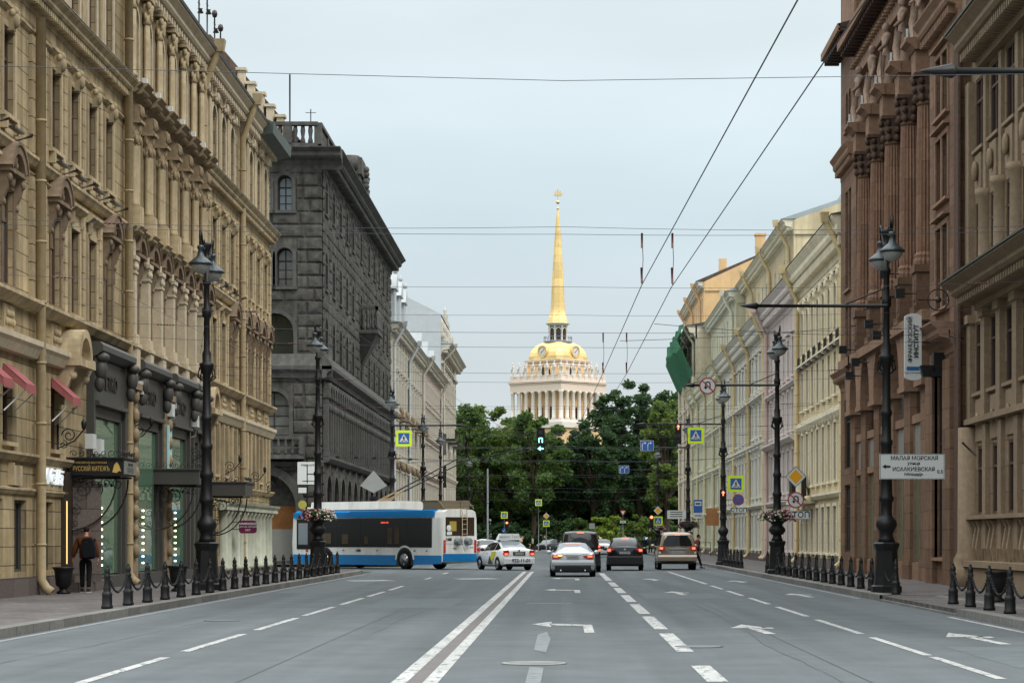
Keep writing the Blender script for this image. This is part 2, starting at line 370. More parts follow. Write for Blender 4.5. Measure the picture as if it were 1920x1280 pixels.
# ================================================================== shared materials
M = {}
M['tan'] = mat('tan_stucco', (.425,.335,.20), .85, var=.14, vs=3, bump=.3, bs=14, joints=(1.7,.46), jdepth=.3, stain=.3, streak=.38, msize=.014)
M['tanplain'] = mat('tan_trim', (.47,.375,.235), .8, var=.16, vs=4, bump=.25, bs=20, stain=.28, streak=.32)
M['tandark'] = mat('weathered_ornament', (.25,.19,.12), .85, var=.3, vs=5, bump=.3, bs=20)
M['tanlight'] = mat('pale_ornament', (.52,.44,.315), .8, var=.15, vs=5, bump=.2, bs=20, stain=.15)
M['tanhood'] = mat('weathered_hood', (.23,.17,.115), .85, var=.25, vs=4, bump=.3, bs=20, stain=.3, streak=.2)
M['pipe_tan'] = mat('painted_pipe', (.35,.27,.155), .6, var=.15, vs=6, streak=.2)
M['roofmetal'] = mat('roof_metal', (.10,.105,.10), .5, var=.2, vs=2)
M['darkroof'] = mat('dark_roof_sheet', (.055,.07,.06), .55, var=.2, vs=2)
M['frame_brown'] = mat('window_frame_brown', (.09,.055,.04), .6, var=.1)
M['frame_white'] = mat('window_frame_white', (.55,.55,.52), .6, var=.05)
M['glass'] = glassmat('window_glass', (.010,.012,.013), .18, chance=.18)
M['glassg'] = glassmat('shop_glass', (.085,.165,.105), .22, chance=0)
M['shopdark'] = mat('shopfront_paint', (.065,.062,.055), .5, var=.1)
M['iron'] = mat('cast_iron_black', (.007,.007,.0075), .5, spec=.35, var=.25, vs=9, bump=.1, bs=40)
M['ironbrown'] = mat('cast_iron_dark', (.022,.016,.014), .45, var=.25, vs=9)
M['granite'] = mat('granite_plinth', (.14,.115,.105), .7, var=.25, vs=14, bump=.1, bs=30, joints=(1.6,.6), jdepth=.5)
M['grate'] = mat('granite_grey', (.2,.195,.185), .7, var=.2, vs=14)
M['whitebox'] = mat('white_plastic', (.55,.57,.55), .5, var=.05)
M['bulb'] = mat('shop_bulb', (.9,.8,.6), .4, emit=(1,.82,.5), es=3.5, var=0)
M['gold'] = mat('gold_lettering', (.62,.42,.12), .45, metal=.3, var=.1)
M['white'] = mat('white_paint', (.72,.73,.72), .5, var=.05)
M['black'] = mat('black_paint', (.012,.012,.012), .5, var=0)
M['signgrey'] = mat('sign_grey', (.2,.2,.18), .6, var=.1)
M['neon'] = mat('neon_letters', (.8,.85,.9), .4, emit=(.8,.92,1), es=.3, var=0)
M['awn'] = mat('red_awning', (.30,.10,.10), .8, var=.12, vs=6)
M['purple'] = mat('purple_sign', (.13,.012,.055), .5, var=.05)
M['greencream'] = mat('green_white_paint', (.46,.48,.38), .75, var=.15, vs=2, streak=.25)
M['warmstrip'] = mat('warm_light_strip', (.9,.6,.2), .4, emit=(1,.6,.2), es=1.6, var=0)
M['clay'] = mat('brown_door', (.04,.028,.02), .6, var=.2)
M['cyan'] = mat('pale_cyan_panel', (.38,.6,.6), .5, var=.05)

X0L = -13.6
# ================================================================== A: tan ornate building, left
A = thing('ornate_tan_building', 'long tan stone building with arched hoods and downpipes, nearest on the left', 'building', (X0L, 50, 0), R(90))
def U(Y): return Y - 50.
# window centres
sec = {0: [51.0, 53.35, 55.7], 1: [60.9, 63.25, 65.6, 68.0], 2: [72.1, 74.4, 76.7, 79.1, 81.4, 83.6], 3: [86.1, 88.5, 90.9, 93.3], 4: [96.5, 98.9, 101.3, 103.7]}
allw = [y for s_ in sec.values() for y in s_]
w = MB()
def us(ys, ww): return [(U(y)-ww/2, U(y)+ww/2) for y in ys]
segs = [(50, 70.1, 0., sec[0]+sec[1]), (70.1, 84.6, .0, sec[2]), (84.6, 105.3, 0., sec[3]+sec[4])]
for Ya, Yb, dd, ys in segs:
    rows = [(7.8, 10.15, us(ys, 1.1), False), (11.95, 14.05, us(ys, 1.1), False), (16.1, 18.4, us(ys, 1.1), True)]
    if Ya == 50:
        lo = [y for y in ys if y < 64.6]
        rows += [(.75, 2.55, us([52, 54.6, 57.0, 60.0], 1.25), False), (3.95, 5.75, us([51.0, 53.35, 55.7, 60.9], 1.0), False)]
    elif Ya > 84:
        rows += [(.6, 2.9, us(ys, 1.15), False), (4.1, 6.0, us(ys, .95), False)]
    wall(w, U(Ya), U(Yb), .15, 19.5, rows, .2, dd)
w.box(.02, 55.28, .27, 18, .1, 19.4)
# end facade on the side street
w.quad((55.3,0,.1),(55.3,18,.1),(55.3,18,19.4),(55.3,0,19.4))
w.build('wall', M['tan'], A)
for a_, b_, h_ in ((0,14.6,.62),(35,55.4,.5)): bm_ = MB(); bm_.fb(a_, b_, 0, .14, .0, h_); bm_.build('plinth', M['granite'], A)
for k, ys in sec.items():
    for i, y in enumerate(ys):
        hood = k in (2, 4) or i in (0, len(ys)-1)
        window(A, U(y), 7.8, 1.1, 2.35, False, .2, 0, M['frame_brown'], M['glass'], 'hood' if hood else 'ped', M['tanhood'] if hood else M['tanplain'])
        window(A, U(y), 11.95, 1.1, 2.1, False, .2, 0, M['frame_brown'], M['glass'], 'key' if k != 2 else 'plain', M['tanplain'])
        window(A, U(y), 16.1, 1.1, 2.3, True, .2, 0, M['frame_brown'], M['glass'], 'top' if k != 2 else 'plain', M['tanlight'])
for y in [52, 54.6, 57.0, 60.0]: window(A, U(y), .75, 1.25, 1.8, False, .2, 0, M['shopdark'], M['glass'], None, None, cross=0, mull=0)
for y in [51.0, 53.35, 55.7, 60.9]: window(A, U(y), 3.95, 1.0, 1.8, False, .2, 0, M['frame_brown'], M['glass'], 'sill', M['tanplain'])
for y in sec[3]+sec[4]:
    window(A, U(y), .6, 1.15, 2.3, False, .2, 0, M['frame_white'], M['glass'], None, None, cross=0, mull=0)
    window(A, U(y), 4.1, .95, 1.9, False, .2, 0, M['frame_brown'], M['glass'], 'plain', M['tanplain'])
# cornices and string courses
cornice(A, -.2, 55.5, 18.8, .87, .68, M['tanlight'], .0, 'roof_cornice', dent=.5)
g = MB(); g.extr([(-.3,19.68),(.72,19.68),(.76,19.76),(-.3,20.1),(-2.5,20.6),(-2.6,19.68)], -.1, 55.5); g.build('gutter', M['roofmetal'], A)
cornice(A, -.2, 20.1, 15.05, .6, .5, M['tanplain'], 0, 'cornice', dent=.24); cornice(A, 34.6, 55.7, 15.05, .6, .5, M['tanplain'], 0, 'cornice', dent=.24)
g = MB(); g.extr([(0,15.66),(.52,15.66),(.5,15.7),(0,15.8)], -.1, 20.1); g.extr([(0,15.66),(.52,15.66),(.5,15.7),(0,15.8)], 34.6, 55.7); g.build('flashing', M['roofmetal'], A)
def string(z0, z1, p, u0, u1, name='string_course', m='tanplain'):
    g = MB(); g.extr([(0,z0),(p*.5,z0+.02),(p*.8,z0+(z1-z0)*.5),(p,z0+(z1-z0)*.7),(p,z1),(0,z1+.03)], u0, u1); return g.build(name, M[m], A)
for a, b in ((0, 20.05), (34.65, 55.5)):
    string(11.05, 11.3, .22, a, b); string(10.82, 10.9, .08, a, b)
string(7.35, 7.62, .34, 0, 55.5); string(14.45, 14.55, .1, 0, 20.0); string(14.45, 14.55, .1, 34.7, 55.4)
for a, b in ((0, 14.6), (35.2, 55.5)): string(6.15, 6.6, .32, a, b, m='tanlight'); string(3.5, 3.72, .22, a, b)
string(2.68, 2.84, .12, 0, 12); 
# relief panels below first floor windows
for k in (0, 1, 3, 4):
    for y in sec[k]:
        if 64 < y < 71: continue
        g = MB(); u = U(y); g.fb(u-.55, u+.55, 0, .05, 6.68, 7.3); 
        for i in range(7): g.ball(u-.36+.12*i, -.07, 6.98 + .1*((i % 2)*2-1), .1, .05, .1, 6, 4)
        g.fb(u-.62, u+.62, 0, .08, 6.62, 6.68); g.build('relief_panel', M['tanplain'], A)
# rusticated pilaster strips between the bays
g = MB()
def strip(uc, z0, z1, wd=.42, p=.1, step=.46):
    z = z0; g = MB()
    while z < z1 - .05:
        g.fb(uc-wd/2, uc+wd/2, 0, p, z+.012, min(z+step-.012, z1)); z += step
    g.build('quoin', M['tanplain'], A)
for Y in (58.1, 59.3, 70.4, 84.9, 94.6, 95.5, 105.05):
    if Y in (70.4, 84.9): continue
    strip(U(Y), 7.7, 10.8); strip(U(Y), 11.4, 14.4)
for k in (0, 1, 3, 4):
    ys = sec[k]
    for a, b in zip(ys, ys[1:]):
        uc = U((a+b)/2); strip(uc, 7.7, 10.75, .36, .05); strip(uc, 11.4, 14.4, .36, .05); g = MB(); g.fb(uc-.3, uc+.3, 0, .08, 15.9, 18.6); g.fb(uc-.36, uc+.36, 0, .13, 18.55, 18.78); g.build('pilaster', M['tanplain'], A)
# window-sill brackets with small planks and flag holders
for k in (1, 3, 0):
    for y in sec[k]:
        g = MB(); g.fb(U(y)-.5, U(y)+.5, .14, .3, 11.55, 11.6); g.tube([(U(y)+.2,-.2,11.35),(U(y)+.3,-.55,11.5)], .02, 5); g.tube([(U(y)-.1,-.2,11.3),(U(y)+.05,-.6,11.42)], .02, 5); g.build('flag_bracket', M['ironbrown'], A)
# projecting middle bay: three storeys of columns
cols2 = [70.9, 73.25, 75.55, 77.9, 80.25, 82.5, 84.3]
mb = MB()       # first-floor square pillar
mb.fb(-.3, .3, 0, .75, -.75, -.1); mb.fb(-.36, .36, 0, .82, -.1, .02); mb.fb(-.3, .3, 0, .7, .02, .32); mb.fb(-.2, .2, 0, .58, .32, 2.2); mb.fb(-.25, .25, 0, .64, 2.2, 2.28)
for x in (-.15, .15): mb.ball(x, -.6, 2.42, .12)
mb.frus(0, -.3, 2.28, 2.62, .2, .3, .27, .36); mb.fb(-.32, .32, 0, .72, 2.62, 2.75)
mb.fb(-.2, .2, 0, .5, 2.75, 3.3)
mb.v = [(x, y*.5, z) for x, y, z in mb.v]; pil1 = mb.mesh('column', M['tanlight'])
mb = MB()       # second-floor column
mb.fb(-.32, .32, 0, .8, -.5, .3); mb.lathe([(.28,.3),(.28,.4),(.23,.46),(.24,2.0),(.21,2.75)], 0, -.42, 16, 0, flute=.08); mb.fb(-.3, .3, 0, .2, .3, 3.2)
mb.v = [(x, y*.6, z) for x, y, z in mb.v]; colb = mb.mesh('column', M['tanplain'])
mb = MB()       # ornate capital
mb.lathe([(.21,0),(.3,.1),(.24,.2),(.36,.45),(.3,.5),(.42,.72)], 0, -.42, 12, 0)
for i in range(10):
    a = 2*math.pi*i/10; mb.ball(.3*math.cos(a), -.42+.3*math.sin(a), .22+.3*(i % 2), .11, .11, .15, 6, 4)
mb.fb(-.42, .42, 0, .9, .72, .82); mb.fb(-.34, .34, 0, .78, .82, 1.3)
for x in (-.22, 0, .22): mb.ball(x, -.82, 1.1, .12, .1, .2, 6, 5)
mb.v = [(x*.85, y*.58, z) for x, y, z in mb.v]; cap = mb.mesh('capital', M['tandark'])
mb = MB()
mb.lathe([(.26,0),(.26,.1),(.2,.16),(.21,1.5),(.18,2.1)], 0, -.36, 16, 0, flute=.08); mb.lathe([(.18,2.1),(.26,2.2),(.22,2.3),(.34,2.75)], 0, -.36, 12)
for i in range(8):
    a = 2*math.pi*i/8; mb.ball(.27*math.cos(a), -.36+.27*math.sin(a), 2.35+.22*(i % 2), .1, .1, .14, 6, 4)
mb.ball(-.24, -.55, 2.72, .15); mb.ball(.24, -.55, 2.72, .15); mb.ball(0, -.62, 2.5, .13, .1, .3); mb.fb(-.4, .4, 0, .72, 2.86, 2.98); mb.fb(-.3, .3, 0, .15, 0, 2.9)
mb.v = [(x, y*.55, z) for x, y, z in mb.v]; col4 = mb.mesh('column', M['tanplain'])
for y in cols2:
    put('column', pil1, A, (U(y), 0, 7.62)); put('column', colb, A, (U(y), 0, 11.6)); put('capital', cap, A, (U(y), 0, 13.75)); put('column', col4, A, (U(y), 0, 15.95))
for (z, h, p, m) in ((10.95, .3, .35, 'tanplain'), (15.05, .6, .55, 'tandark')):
    cornice(A, 20.1, 34.7, z, h, p, M[m], .08, 'cornice', back=.08)
    for y in cols2: cornice(A, U(y)-.5, U(y)+.5, z-.002, h+.01, p, M[m], .22, 'cornice', back=.22)
for y in cols2[:-1]:
    g = MB(); g.fb(-.1, .1, .4, .55, .0, .3); g.fb(-.06, .06, .25, .4, .02, .16); g.build('floodlight', M['whitebox'], A, (U(y)+.5, 0, 15.7))
g = MB(); g.fb(20.1, 34.7, 0, .12, 14.5, 15.05); g.fb(20.1, 34.7, 0, .2, 7.0, 7.35); g.build('frieze', M['tandark'], A)
for Y in (58.3, 70.1, 84.6, 95.0):
    downpipe(A, U(Y), 19.8 if Y > 60 else 14.9, M['pipe_tan'], .22, .72, .13, funnel=Y > 80, z0=.2)
# dark tall shopfronts
def shopfront(Ya, Yb, txt):
    u0, u1 = U(Ya), U(Yb)
    f = MB(); f.fb(u0, u0+.22, -.0, .22, .5, 6.9); f.fb(u1-.22, u1, 0, .22, .5, 6.9); f.fb(u0+.22, u1-.22, 0, .2, 5.55, 6.75); f.extr([(0,6.75),(.3,6.8),(.5,6.95),(.5,7.1),(.42,7.2),(0,7.2)], u0-.1, u1+.1)
    f.fb(u0, u1, 0, .3, .15, .5); f.extr([(.2,5.4),(.34,5.42),(.34,5.52),(.2,5.55)], u0+.22, u1-.22); f.fb(u0+.22, u1-.22, 0, .12, 5.1, 5.4)
    f.fb(u0+.4, u0+.55, .03, .14, .5, 5.1); f.fb(u1-.55, u1-.4, .03, .14, .5, 5.1)
    f.fb(u0+.2, u1-.2, -.25, .015, .5, 5.2)
    for sx in (u0+.1, u1-.1):
        f.ball(sx, -.4, 6.4, .16, .18, .3); f.ball(sx, -.36, 6.0, .13, .14, .25); f.ball(sx, -.45, 6.75, .2, .2, .14)
    s = f.build('shopfront', M['shopdark'], A)
    gl = MB(); gl.fb(u0+.56, u1-.56, .018, .04, .55, 5.05); gl.build('pane', M['glassg'], s)
    t = MB(); t.text(txt, (u0+u1)/2, 6.12, .62, -.21, .04, sx=1.15, bold=.01); t.build('lettering', M['ironbrown'], s)
    for i in range(9): b = MB(); b.ball(u0+1.9, -.06, .8+.21*i, .035, .03, .035, 8, 5); b.build('light_bulb', M['bulb'], s)
    return s
shopfront(64.9, 69.8, 'ETRO'); shopfront(71.5, 76.2, 'ETRO'); shopfront(77.6, 81.8, 'ETRO'); shopfront(82.4, 84.5, '')
g = MB()
for a, b in ((70.2, 71.5), (76.2, 77.6)):
    u0, u1 = U(a), U(b); g.fb(u0, u1, 0, .25, .15, 7.0)
    for i in range(9): g.ball((u0+u1)/2, -.3, 1.2+.6*i, .2, .12, .24, 8, 5)
    g.fb(u0-.02, u1+.02, 0, .42, 6.2, 6.4)
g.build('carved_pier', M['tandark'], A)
g = MB(); g.fb(U(76.5), U(77.2), .27, .33, 3.8, 5.4); g.build('wall_panel', M['cyan'], A)
for Y, z in ((71.6, 6.1), (77.8, 6.0), (82.2, 5.6), (84.2, 7.1), (77.0, 5.7), (64.0, 4.1), (65.1, 4.0)):
    g = MB(); g.fb(-.25, .25, .2, .42, 0, .42); g.tube([(.2,-.3,0),(.2,-.3,-.3),(.2,0,-.4)], .015, 4); g.build('air_conditioner', M['whitebox'], A, (U(Y), 0, z))
# rounded hoods over entrances
for Y in (62.3, 85.9):
    g = MB(); u = U(Y); g.arc(u, 6.45, .62, .85, -.55, 0, 0, 180, 14); g.arc(u, 6.45, .0, .62, -.2, 0, 0, 180, 14); g.fb(u-1.0, u+1.0, 0, .6, 6.25, 6.45)
    for sx in (-1, 1): g.extr([(0,5.2),(.12,5.2),(.2,5.6),(.36,6.0),(.45,6.25),(0,6.25)], u+sx*.8-.12, u+sx*.8+.12); g.ball(u+sx*.8, -.33, 6.0, .14)
    g.build('entrance_hood', M['tanplain'], A)
# entrance door below the first canopy
d = MB(); d.fb(U(61.6), U(64.6), 0, .12, .15, 3.4); s = d.build('door', M['clay'], A)
d = MB(); d.fb(U(61.75), U(61.78), .12, .14, .9, 2.6); d.build('light_strip', M['warmstrip'], s)
g = MB(); g.fb(U(62.5), U(62.58), .13, .9, .4, 3.1); g.fb(U(61.0), U(64.8), 0, .7, .15, .42); g.fb(U(61.2), U(64.6), .1, .45, .42, .6); g.build('doorstep', M['granite'], A)
# lit script sign
g = MB(); g.fb(U(58.6), U(61.4), 0, .1, 2.86, 3.5); s = g.build('sign_board', M['tanplain'], A)
g = MB(); g.text('Wëllä', U(59.95), 3.2, .62, -.13, .03, sx=1.7, shear=.35); g.build('lettering', M['neon'], s)
for Y in (53.3, 56.4): g = MB(); g.fb(U(Y)-.45, U(Y)+.45, 0, .1, 2.9, 3.4); g.fb(U(Y)-.7, U(Y)-.6, 0, .16, 2.9, 3.45); g.build('sign_board', M['tanplain'], A)
# red awnings
for Y in (51.2, 53.4, 55.7, 60.9):
    g = MB(); u = U(Y)
    g.add([(u-.5,-.02,5.85),(u+.5,-.02,5.85),(u+.5,-.58,5.35),(u-.5,-.58,5.35),(u-.5,-.02,5.82),(u+.5,-.02,5.82),(u+.5,-.58,5.32),(u-.5,-.58,5.32)], [(0,3,2,1),(4,5,6,7),(0,4,7,3),(1,2,6,5),(0,1,5,4)])
    n = 8
    for i in range(n):
        a = u-.5+1.0*i/n; g.add([(a,-.58,5.35),(a+.125,-.58,5.35),(a+.125,-.59,5.14),(a+.06,-.59,5.1),(a,-.59,5.14)], [(0,4,3,2,1)])
    g.add([(u-.5,-.02,5.6),(u-.5,-.02,5.83),(u-.5,-.58,5.34),(u-.5,-.58,5.16)], [(0,1,2,3)]); g.add([(u+.5,-.02,5.6),(u+.5,-.02,5.83),(u+.5,-.58,5.34),(u+.5,-.58,5.16)], [(0,1,2,3)])
    s = g.build('awning', M['awn'], A)
    g = MB()
    for sx in (-.48, .48): g.tube([(u+sx,-.03,4.7),(u+sx,-.56,5.2)], .018, 5)
    g.build('support_rod', M['whitebox'], s)
# canopies with wrought iron
def canopy(Ya, Yb, proj, z0, z1, name):
    u0, u1 = U(Ya), U(Yb)
    c = MB(); c.fb(u0, u1, .02, proj, z0, z1); c.fb(u0-.05, u1+.05, .0, proj+.05, z1, z1+.05)
    s = c.build('canopy', M[name], A)
    g = MB()
    for uu in (u0+.12, u1-.12):
        g.tube([(uu,-.06,z0),(uu,-.06,z0-1.7)], .025, 5); g.tube([(uu,-.1,z0-.04),(uu,-proj+.1,z0-.04)], .025, 5)
        pts = [(uu, -.1-(proj-.3)*math.sin(R(t)), z0-1.5+1.42*(1-math.cos(R(t)))) for t in range(0, 91, 10)]; g.tube(pts, .025, 5)
        scroll(g, uu, -.42, z0-.38, .28, 1.6, 0, 1, .016); scroll(g, uu, -.95*proj*.72, z0-.2, .15, 1.4, 60, -1, .014)
        scroll(g, uu, -.22, z0-.95, .16, 1.4, 90, 1, .014); scroll(g, uu, -.2, z0-1.3, .11, 1.3, 0, -1, .012)
        for i in range(5): g.ball(uu, -.2-.17*i, z0-.12-.03*i, .05, .05, .05, 6, 4)
    for i in range(9): scroll(g, u0+.2+(u1-u0-.4)*i/8, -proj+.02, z1+.16, .09, 1.2, 90*i, 1, .012, plane='xz')
    for i in range(7): scroll(g, u0+.0, -.2-(proj-.3)*i/6, z1+.15, .1, 1.2, 60*i, 1, .012)
    g.build('wrought_iron', M['ironbrown'], s)
    return s
c1 = canopy(62.3, 64.2, 1.55, 3.32, 3.76, 'black')
g = MB(); g.M = Matrix.Translation((U(62.3)-.012, -.78, 0)) @ Matrix.Rotation(R(-90), 4, 'Z')
g.text('РУССКIЙ КИТЕЖЪ', -.10, 3.49, .18, 0, .006, sx=.62); g.text('ЮВЕЛИРНАЯ МАСТЕРСКАЯ', -.1, 3.66, .07, 0, .006, sx=.9)
g.prism([(.48,3.4),(.53,3.6),(.6,3.68),(.66,3.6),(.72,3.42),(.66,3.44),(.6,3.38)], -.008, 0)
g.build('lettering', M['gold'], c1)
g = MB(); g.fb(U(62.36), U(64.14), 1.56, 1.57, 3.36, 3.72); s = g.build('notice_board', M['signgrey'], c1)
g = MB(); g.text('ВЕРСАЧЕ', U(63.25), 3.62, .1, -1.575, .003, sx=1.5)
for i in range(4): g.fb(U(62.8), U(63.7), 1.57, 1.574, 3.41+.04*i, 3.425+.04*i)
g.build('lettering', M['black'], s)
canopy(75.3, 77.2, 1.55, 3.38, 3.85, 'shopdark'); canopy(85.9, 87.9, 1.6, 3.2, 3.68, 'shopdark')
# wall lantern brackets
for Y, z in ((61.0, 4.3), (71.0, 4.9), (82.0, 4.6), (90.5, 4.4), (98, 4.2), (103, 3.9)):
    g = MB(); u = U(Y); g.tube([(u,-.05,z+.35),(u,-.05,z-.45)], .03, 5); g.tube([(u,-.05,z-.3),(u,-.5,z-.1),(u,-.75,z+.2)], .02, 5); scroll(g, u, -.35, z+.05, .2, 1.5, 0, 1, .016); scroll(g, u, -.2, z-.2, .12, 1.4, 90, 1, .014)
    g.lathe([(.03,0),(.06,.05),(.075,.2),(.02,.28)], u, -.75, 8, 0, z+.2); g.build('wall_lantern', M['iron'], A)
# far ground-floor: green-white half columns under a white cornice
g = MB()
for Y in [90.3 + 1.15*i for i in range(13)]:
    g.lathe([(.3,.3),(.3,.45),(.24,.5),(.23,2.5),(.3,2.6),(.3,2.7)], U(Y), -.05, 12)
g.extr([(0,2.7),(.38,2.72),(.38,2.86),(.46,2.95),(.5,3.05),(0,3.1)], U(89.6), 55.5)
g.build('pilaster', M['greencream'], A)
g = MB()
for Y in sec[4] + sec[3]:
    for dy in (-.62, .62): g.fb(U(Y)+dy-.15, U(Y)+dy+.15, 0, .16, 3.75, 6.1)
g.build('pilaster', M['tanplain'], A)
# round purple cross-street sign hung at right angles
ps = thing('hanging_sign', 'purple rounded sign with pale lettering by the pale ground-floor columns', 'sign', (-12.75, 92.0, 2.05))
g = MB(); P = []
for cx_, cz_, a0 in ((.24,.14,0),(-.24,.14,90),(-.24,-.14,180),(.24,-.14,270)):
    for t in range(0, 91, 30): P.append((cx_+.12*math.cos(R(a0+t)), cz_+.12*math.sin(R(a0+t))))
g.prism(P, -.02, .02); g.build('panel', M['purple'], ps)
g = MB(); g.text('АРМЯНСКАЯ', 0, .12, .11, -.03, .003, sx=1.05, bold=.003); g.text('ЦЕРКОВЬ НЕВСКИЙ', 0, 0, .075, -.03, .003); g.text('24/7', 0, -.13, .12, -.03, .003); g.build('lettering', M['white'], ps)
g = MB(); g.tube([(-.36,.0,.2),(-.85,0,.2)], .015, 5); g.tube([(-.36,.0,-.1),(-.85,0,-.1)], .015, 5); g.build('bracket', M['ironbrown'], ps)
# roof furniture: chimneys, lantern posts and wires
for Y, x, h in ((88, 3.4, 1.0), (97.5, 3.5, 1.2)):
    g = MB(); g.box(U(Y)-.45, U(Y)+.45, x-.4, x+.4, 19.8, 20.6+h); g.box(U(Y)-.55, U(Y)+.55, x-.5, x+.5, 20.6+h, 20.75+h); g.build('chimney', M['tanlight'], A)
for Y, h in ((82.8, 1.4), (84.7, 1.8), (86.5, 1.5), (88.0, 1.3)):
    g = MB(); g.tube([(U(Y),-.35,19.7),(U(Y),-.35,20.0+h)], .03, 5); g.ball(U(Y), -.35, 20.0+h, .12, .12, .16, 6, 4); g.tube([(U(Y)-.25,-.35,20.0+h-.4),(U(Y)+.25,-.35,20.0+h-.35)], .015, 4); g.lathe([(.12,0),(.06,.12),(.1,.16)], U(Y)+.3, -.35, 8, 0, 20.0+h-.65); g.build('roof_antenna', M['ironbrown'], A)
# projecting dark canopy roof at the far corner
g = MB(); g.extr([(-.3,19.0),(.9,19.3),(.95,19.75),(-.3,20.4)], 49.5, 56.0); g.build('corner_roof', M['darkroof'], A)

# ================================================================== B: dark rough granite palazzo beyond the side street
M['rough'] = mat('rough_granite', (.098,.094,.084), .9, var=.38, vs=2.2, bump=.8, bs=5, stain=.35, streak=.35, rnd=.0)
M['roughtrim'] = mat('smooth_granite', (.10,.098,.09), .8, var=.2, vs=4, bump=.2, bs=20, stain=.25, streak=.25)
M['frame_dark'] = mat('window_frame_dark', (.03,.028,.025), .6, var=.05)
M['glassb'] = glassmat('old_glass', (.03,.035,.028), .3, chance=.25)
M['glassbd'] = mat('dark_palace_glass', (.004,.004,.004), .9, spec=.0, var=0)
M['glass_painted_sky'] = glassmat('painted_sky_glass', (.22,.26,.28), .4, chance=.5)  # top-row panes: reflected sky painted into the glass colour
M['barrier'] = mat('glow_tinted_boarding', (.19,.085,.03), .8, var=.3)  # boarding whose orange takes in the glow of the lit archway interior
B = thing('dark_granite_palace', 'dark rough granite palace with arched windows and roof balustrade beyond the side street', 'building', (X0L, 128.7, 0), R(90))
BL = 50.4
ub = [1.9, 6.0, 10.2, 14.3, 18.4, 24.4, 30.5, 34.8, 39.0, 43.2, 46.9]
wB = MB()
H_ = .62
rowsB = [(20.1, 22.1, [(u-.7, u+.7) for u in ub], True), (15.8, 18.0, [(u-.7, u+.7) for u in ub], True), (11.9, 14.3, [(u-.75, u+.75) for u in ub], True),
         (.6, 5.2, [(u-1.35+.0, u+1.35) for u in [2.2+4.15*i for i in range(12)]], True)]
wall(wB, 0, BL, .1, 23, rowsB, .04)
wB.box(.62, BL-.01, .17, 14, .05, 22.9)
FR = Matrix.Translation((0,0,0)) @ Matrix.Rotation(R(-90), 4, 'Z')     # front (towards the viewer): local frame rotated
# in this frame x' runs from the street corner away from the street (negative = away)
wB.M = FR
rf = [(20.1, 22.1, [(-2.55,-1.75),(-3.75,-2.95),(-7.2,-6.4),(-8.4,-7.6)], True), (15.8, 18.0, [(-2.6,-1.7),(-3.8,-2.9),(-7.2,-6.3),(-8.4,-7.5)], True),
      (11.7, 14.3, [(-3.75,-1.65),(-8.5,-6.4)], True), (7.4, 9.9, [(-3.7,-1.9),(-8.4,-6.6)], True), (.3, 5.25, [(-5.4,-1.5),(-11,-7.6)], True)]
wall(wB, -14, 0, .1, 23, rf, .55, 0)
wB.M = None
wB.build('wall', M['rough'], B)
def rusticate(mb, u0, u1, z0, z1, rows, bh, bl, p, r_, pad=.2):
    z = z0; k = 0
    while z < z1 - bh*.4:
        x = u0 - (k % 2)*bl*.5
        while x < u1:
            a, b = max(x, u0), min(x+bl*r_.uniform(.85,1.15), u1); nx = b
            iv = [(a, b)]
            for zb, zt, us_, arch in rows:
                if z+bh > zb-.05 and z < zt+.05:
                    for wa, wb in us_:
                        new = []
                        for (p0, p1) in iv:
                            if wb+pad <= p0 or wa-pad >= p1: new.append((p0, p1))
                            else:
                                if wa-pad-p0 > .15: new.append((p0, wa-pad))
                                if p1-(wb+pad) > .15: new.append((wb+pad, p1))
                        iv = new
            for (p0, p1) in iv:
                if p1-p0 < .12: continue
                o = p*r_.uniform(.5, 1.25); g_ = .03; e = .09
                mx_ = p0+(p1-p0)*r_.uniform(.35,.65); mz = z+bh*r_.uniform(.35,.65)
                vs = [(p0+g_,0,z+g_),(p1-g_,0,z+g_),(p1-g_,0,z+bh-g_),(p0+g_,0,z+bh-g_),
                      (p0+e+.02,-o*.75,z+e),(p1-e,-o*r_.uniform(.5,1),z+e),(p1-e,-o*r_.uniform(.5,1),z+bh-e),(p0+e,-o*r_.uniform(.5,1),z+bh-e),(mx_,-o*1.25,mz)]
                mb.add(vs, [(0,1,5,4),(1,2,6,5),(2,3,7,6),(3,0,4,7),(4,5,8),(5,6,8),(6,7,8),(7,4,8)])
            x = nx
        z += bh; k += 1
r2 = random.Random(3)
rb = MB(); rusticate(rb, 0, BL, 12.1, 22.8, [r for r in rowsB if r[0] > 11], .62, 1.25, .075, r2, .55)
rusticate(rb, 0, BL, .3, 5.9, [rowsB[3]], .62, 1.3, .05, r2)
rb.M = FR; rusticate(rb, -13.9, 0, 12.1, 22.8, rf, .72, 1.75, .11, r2); rusticate(rb, -13.9, 0, .3, 11.0, rf, .72, 1.75, .11, r2)
rb.build('stone_blocks', M['rough'], B)
for (zb, zt, us_, ar) in rowsB:
    for a, b in us_:
        ww = b-a
        if zb > 5: window(B, (a+b)/2, zb, round(ww,2), round(zt-zb,2), True, .04, 0, M['frame_dark'], M['glassbd'], 'archflat', M['roughtrim'])
        else: window(B, (a+b)/2, zb, round(ww,2), round(zt-zb,2), True, .04, 0, M['frame_dark'], M['glassbd'], None, None, cross=.5, mull=2)
for i in range(12):      # pointed archivolts of the ground arcade
    u = 2.2+4.15*i; g = MB(); g.arc(u, 3.85, 1.35, 1.75, -.16, 0, 0, 180, 10); g.fb(u-1.75, u-1.35, 0, .16, .3, 3.85); g.fb(u+1.35, u+1.75, 0, .16, .3, 3.85)
    g.prism([(u-.3,5.5),(u+.3,5.5),(u,6.1)], -.2, 0); g.build('archivolt', M['roughtrim'], B)
g = MB()                 # tall blind arcade
n = 36
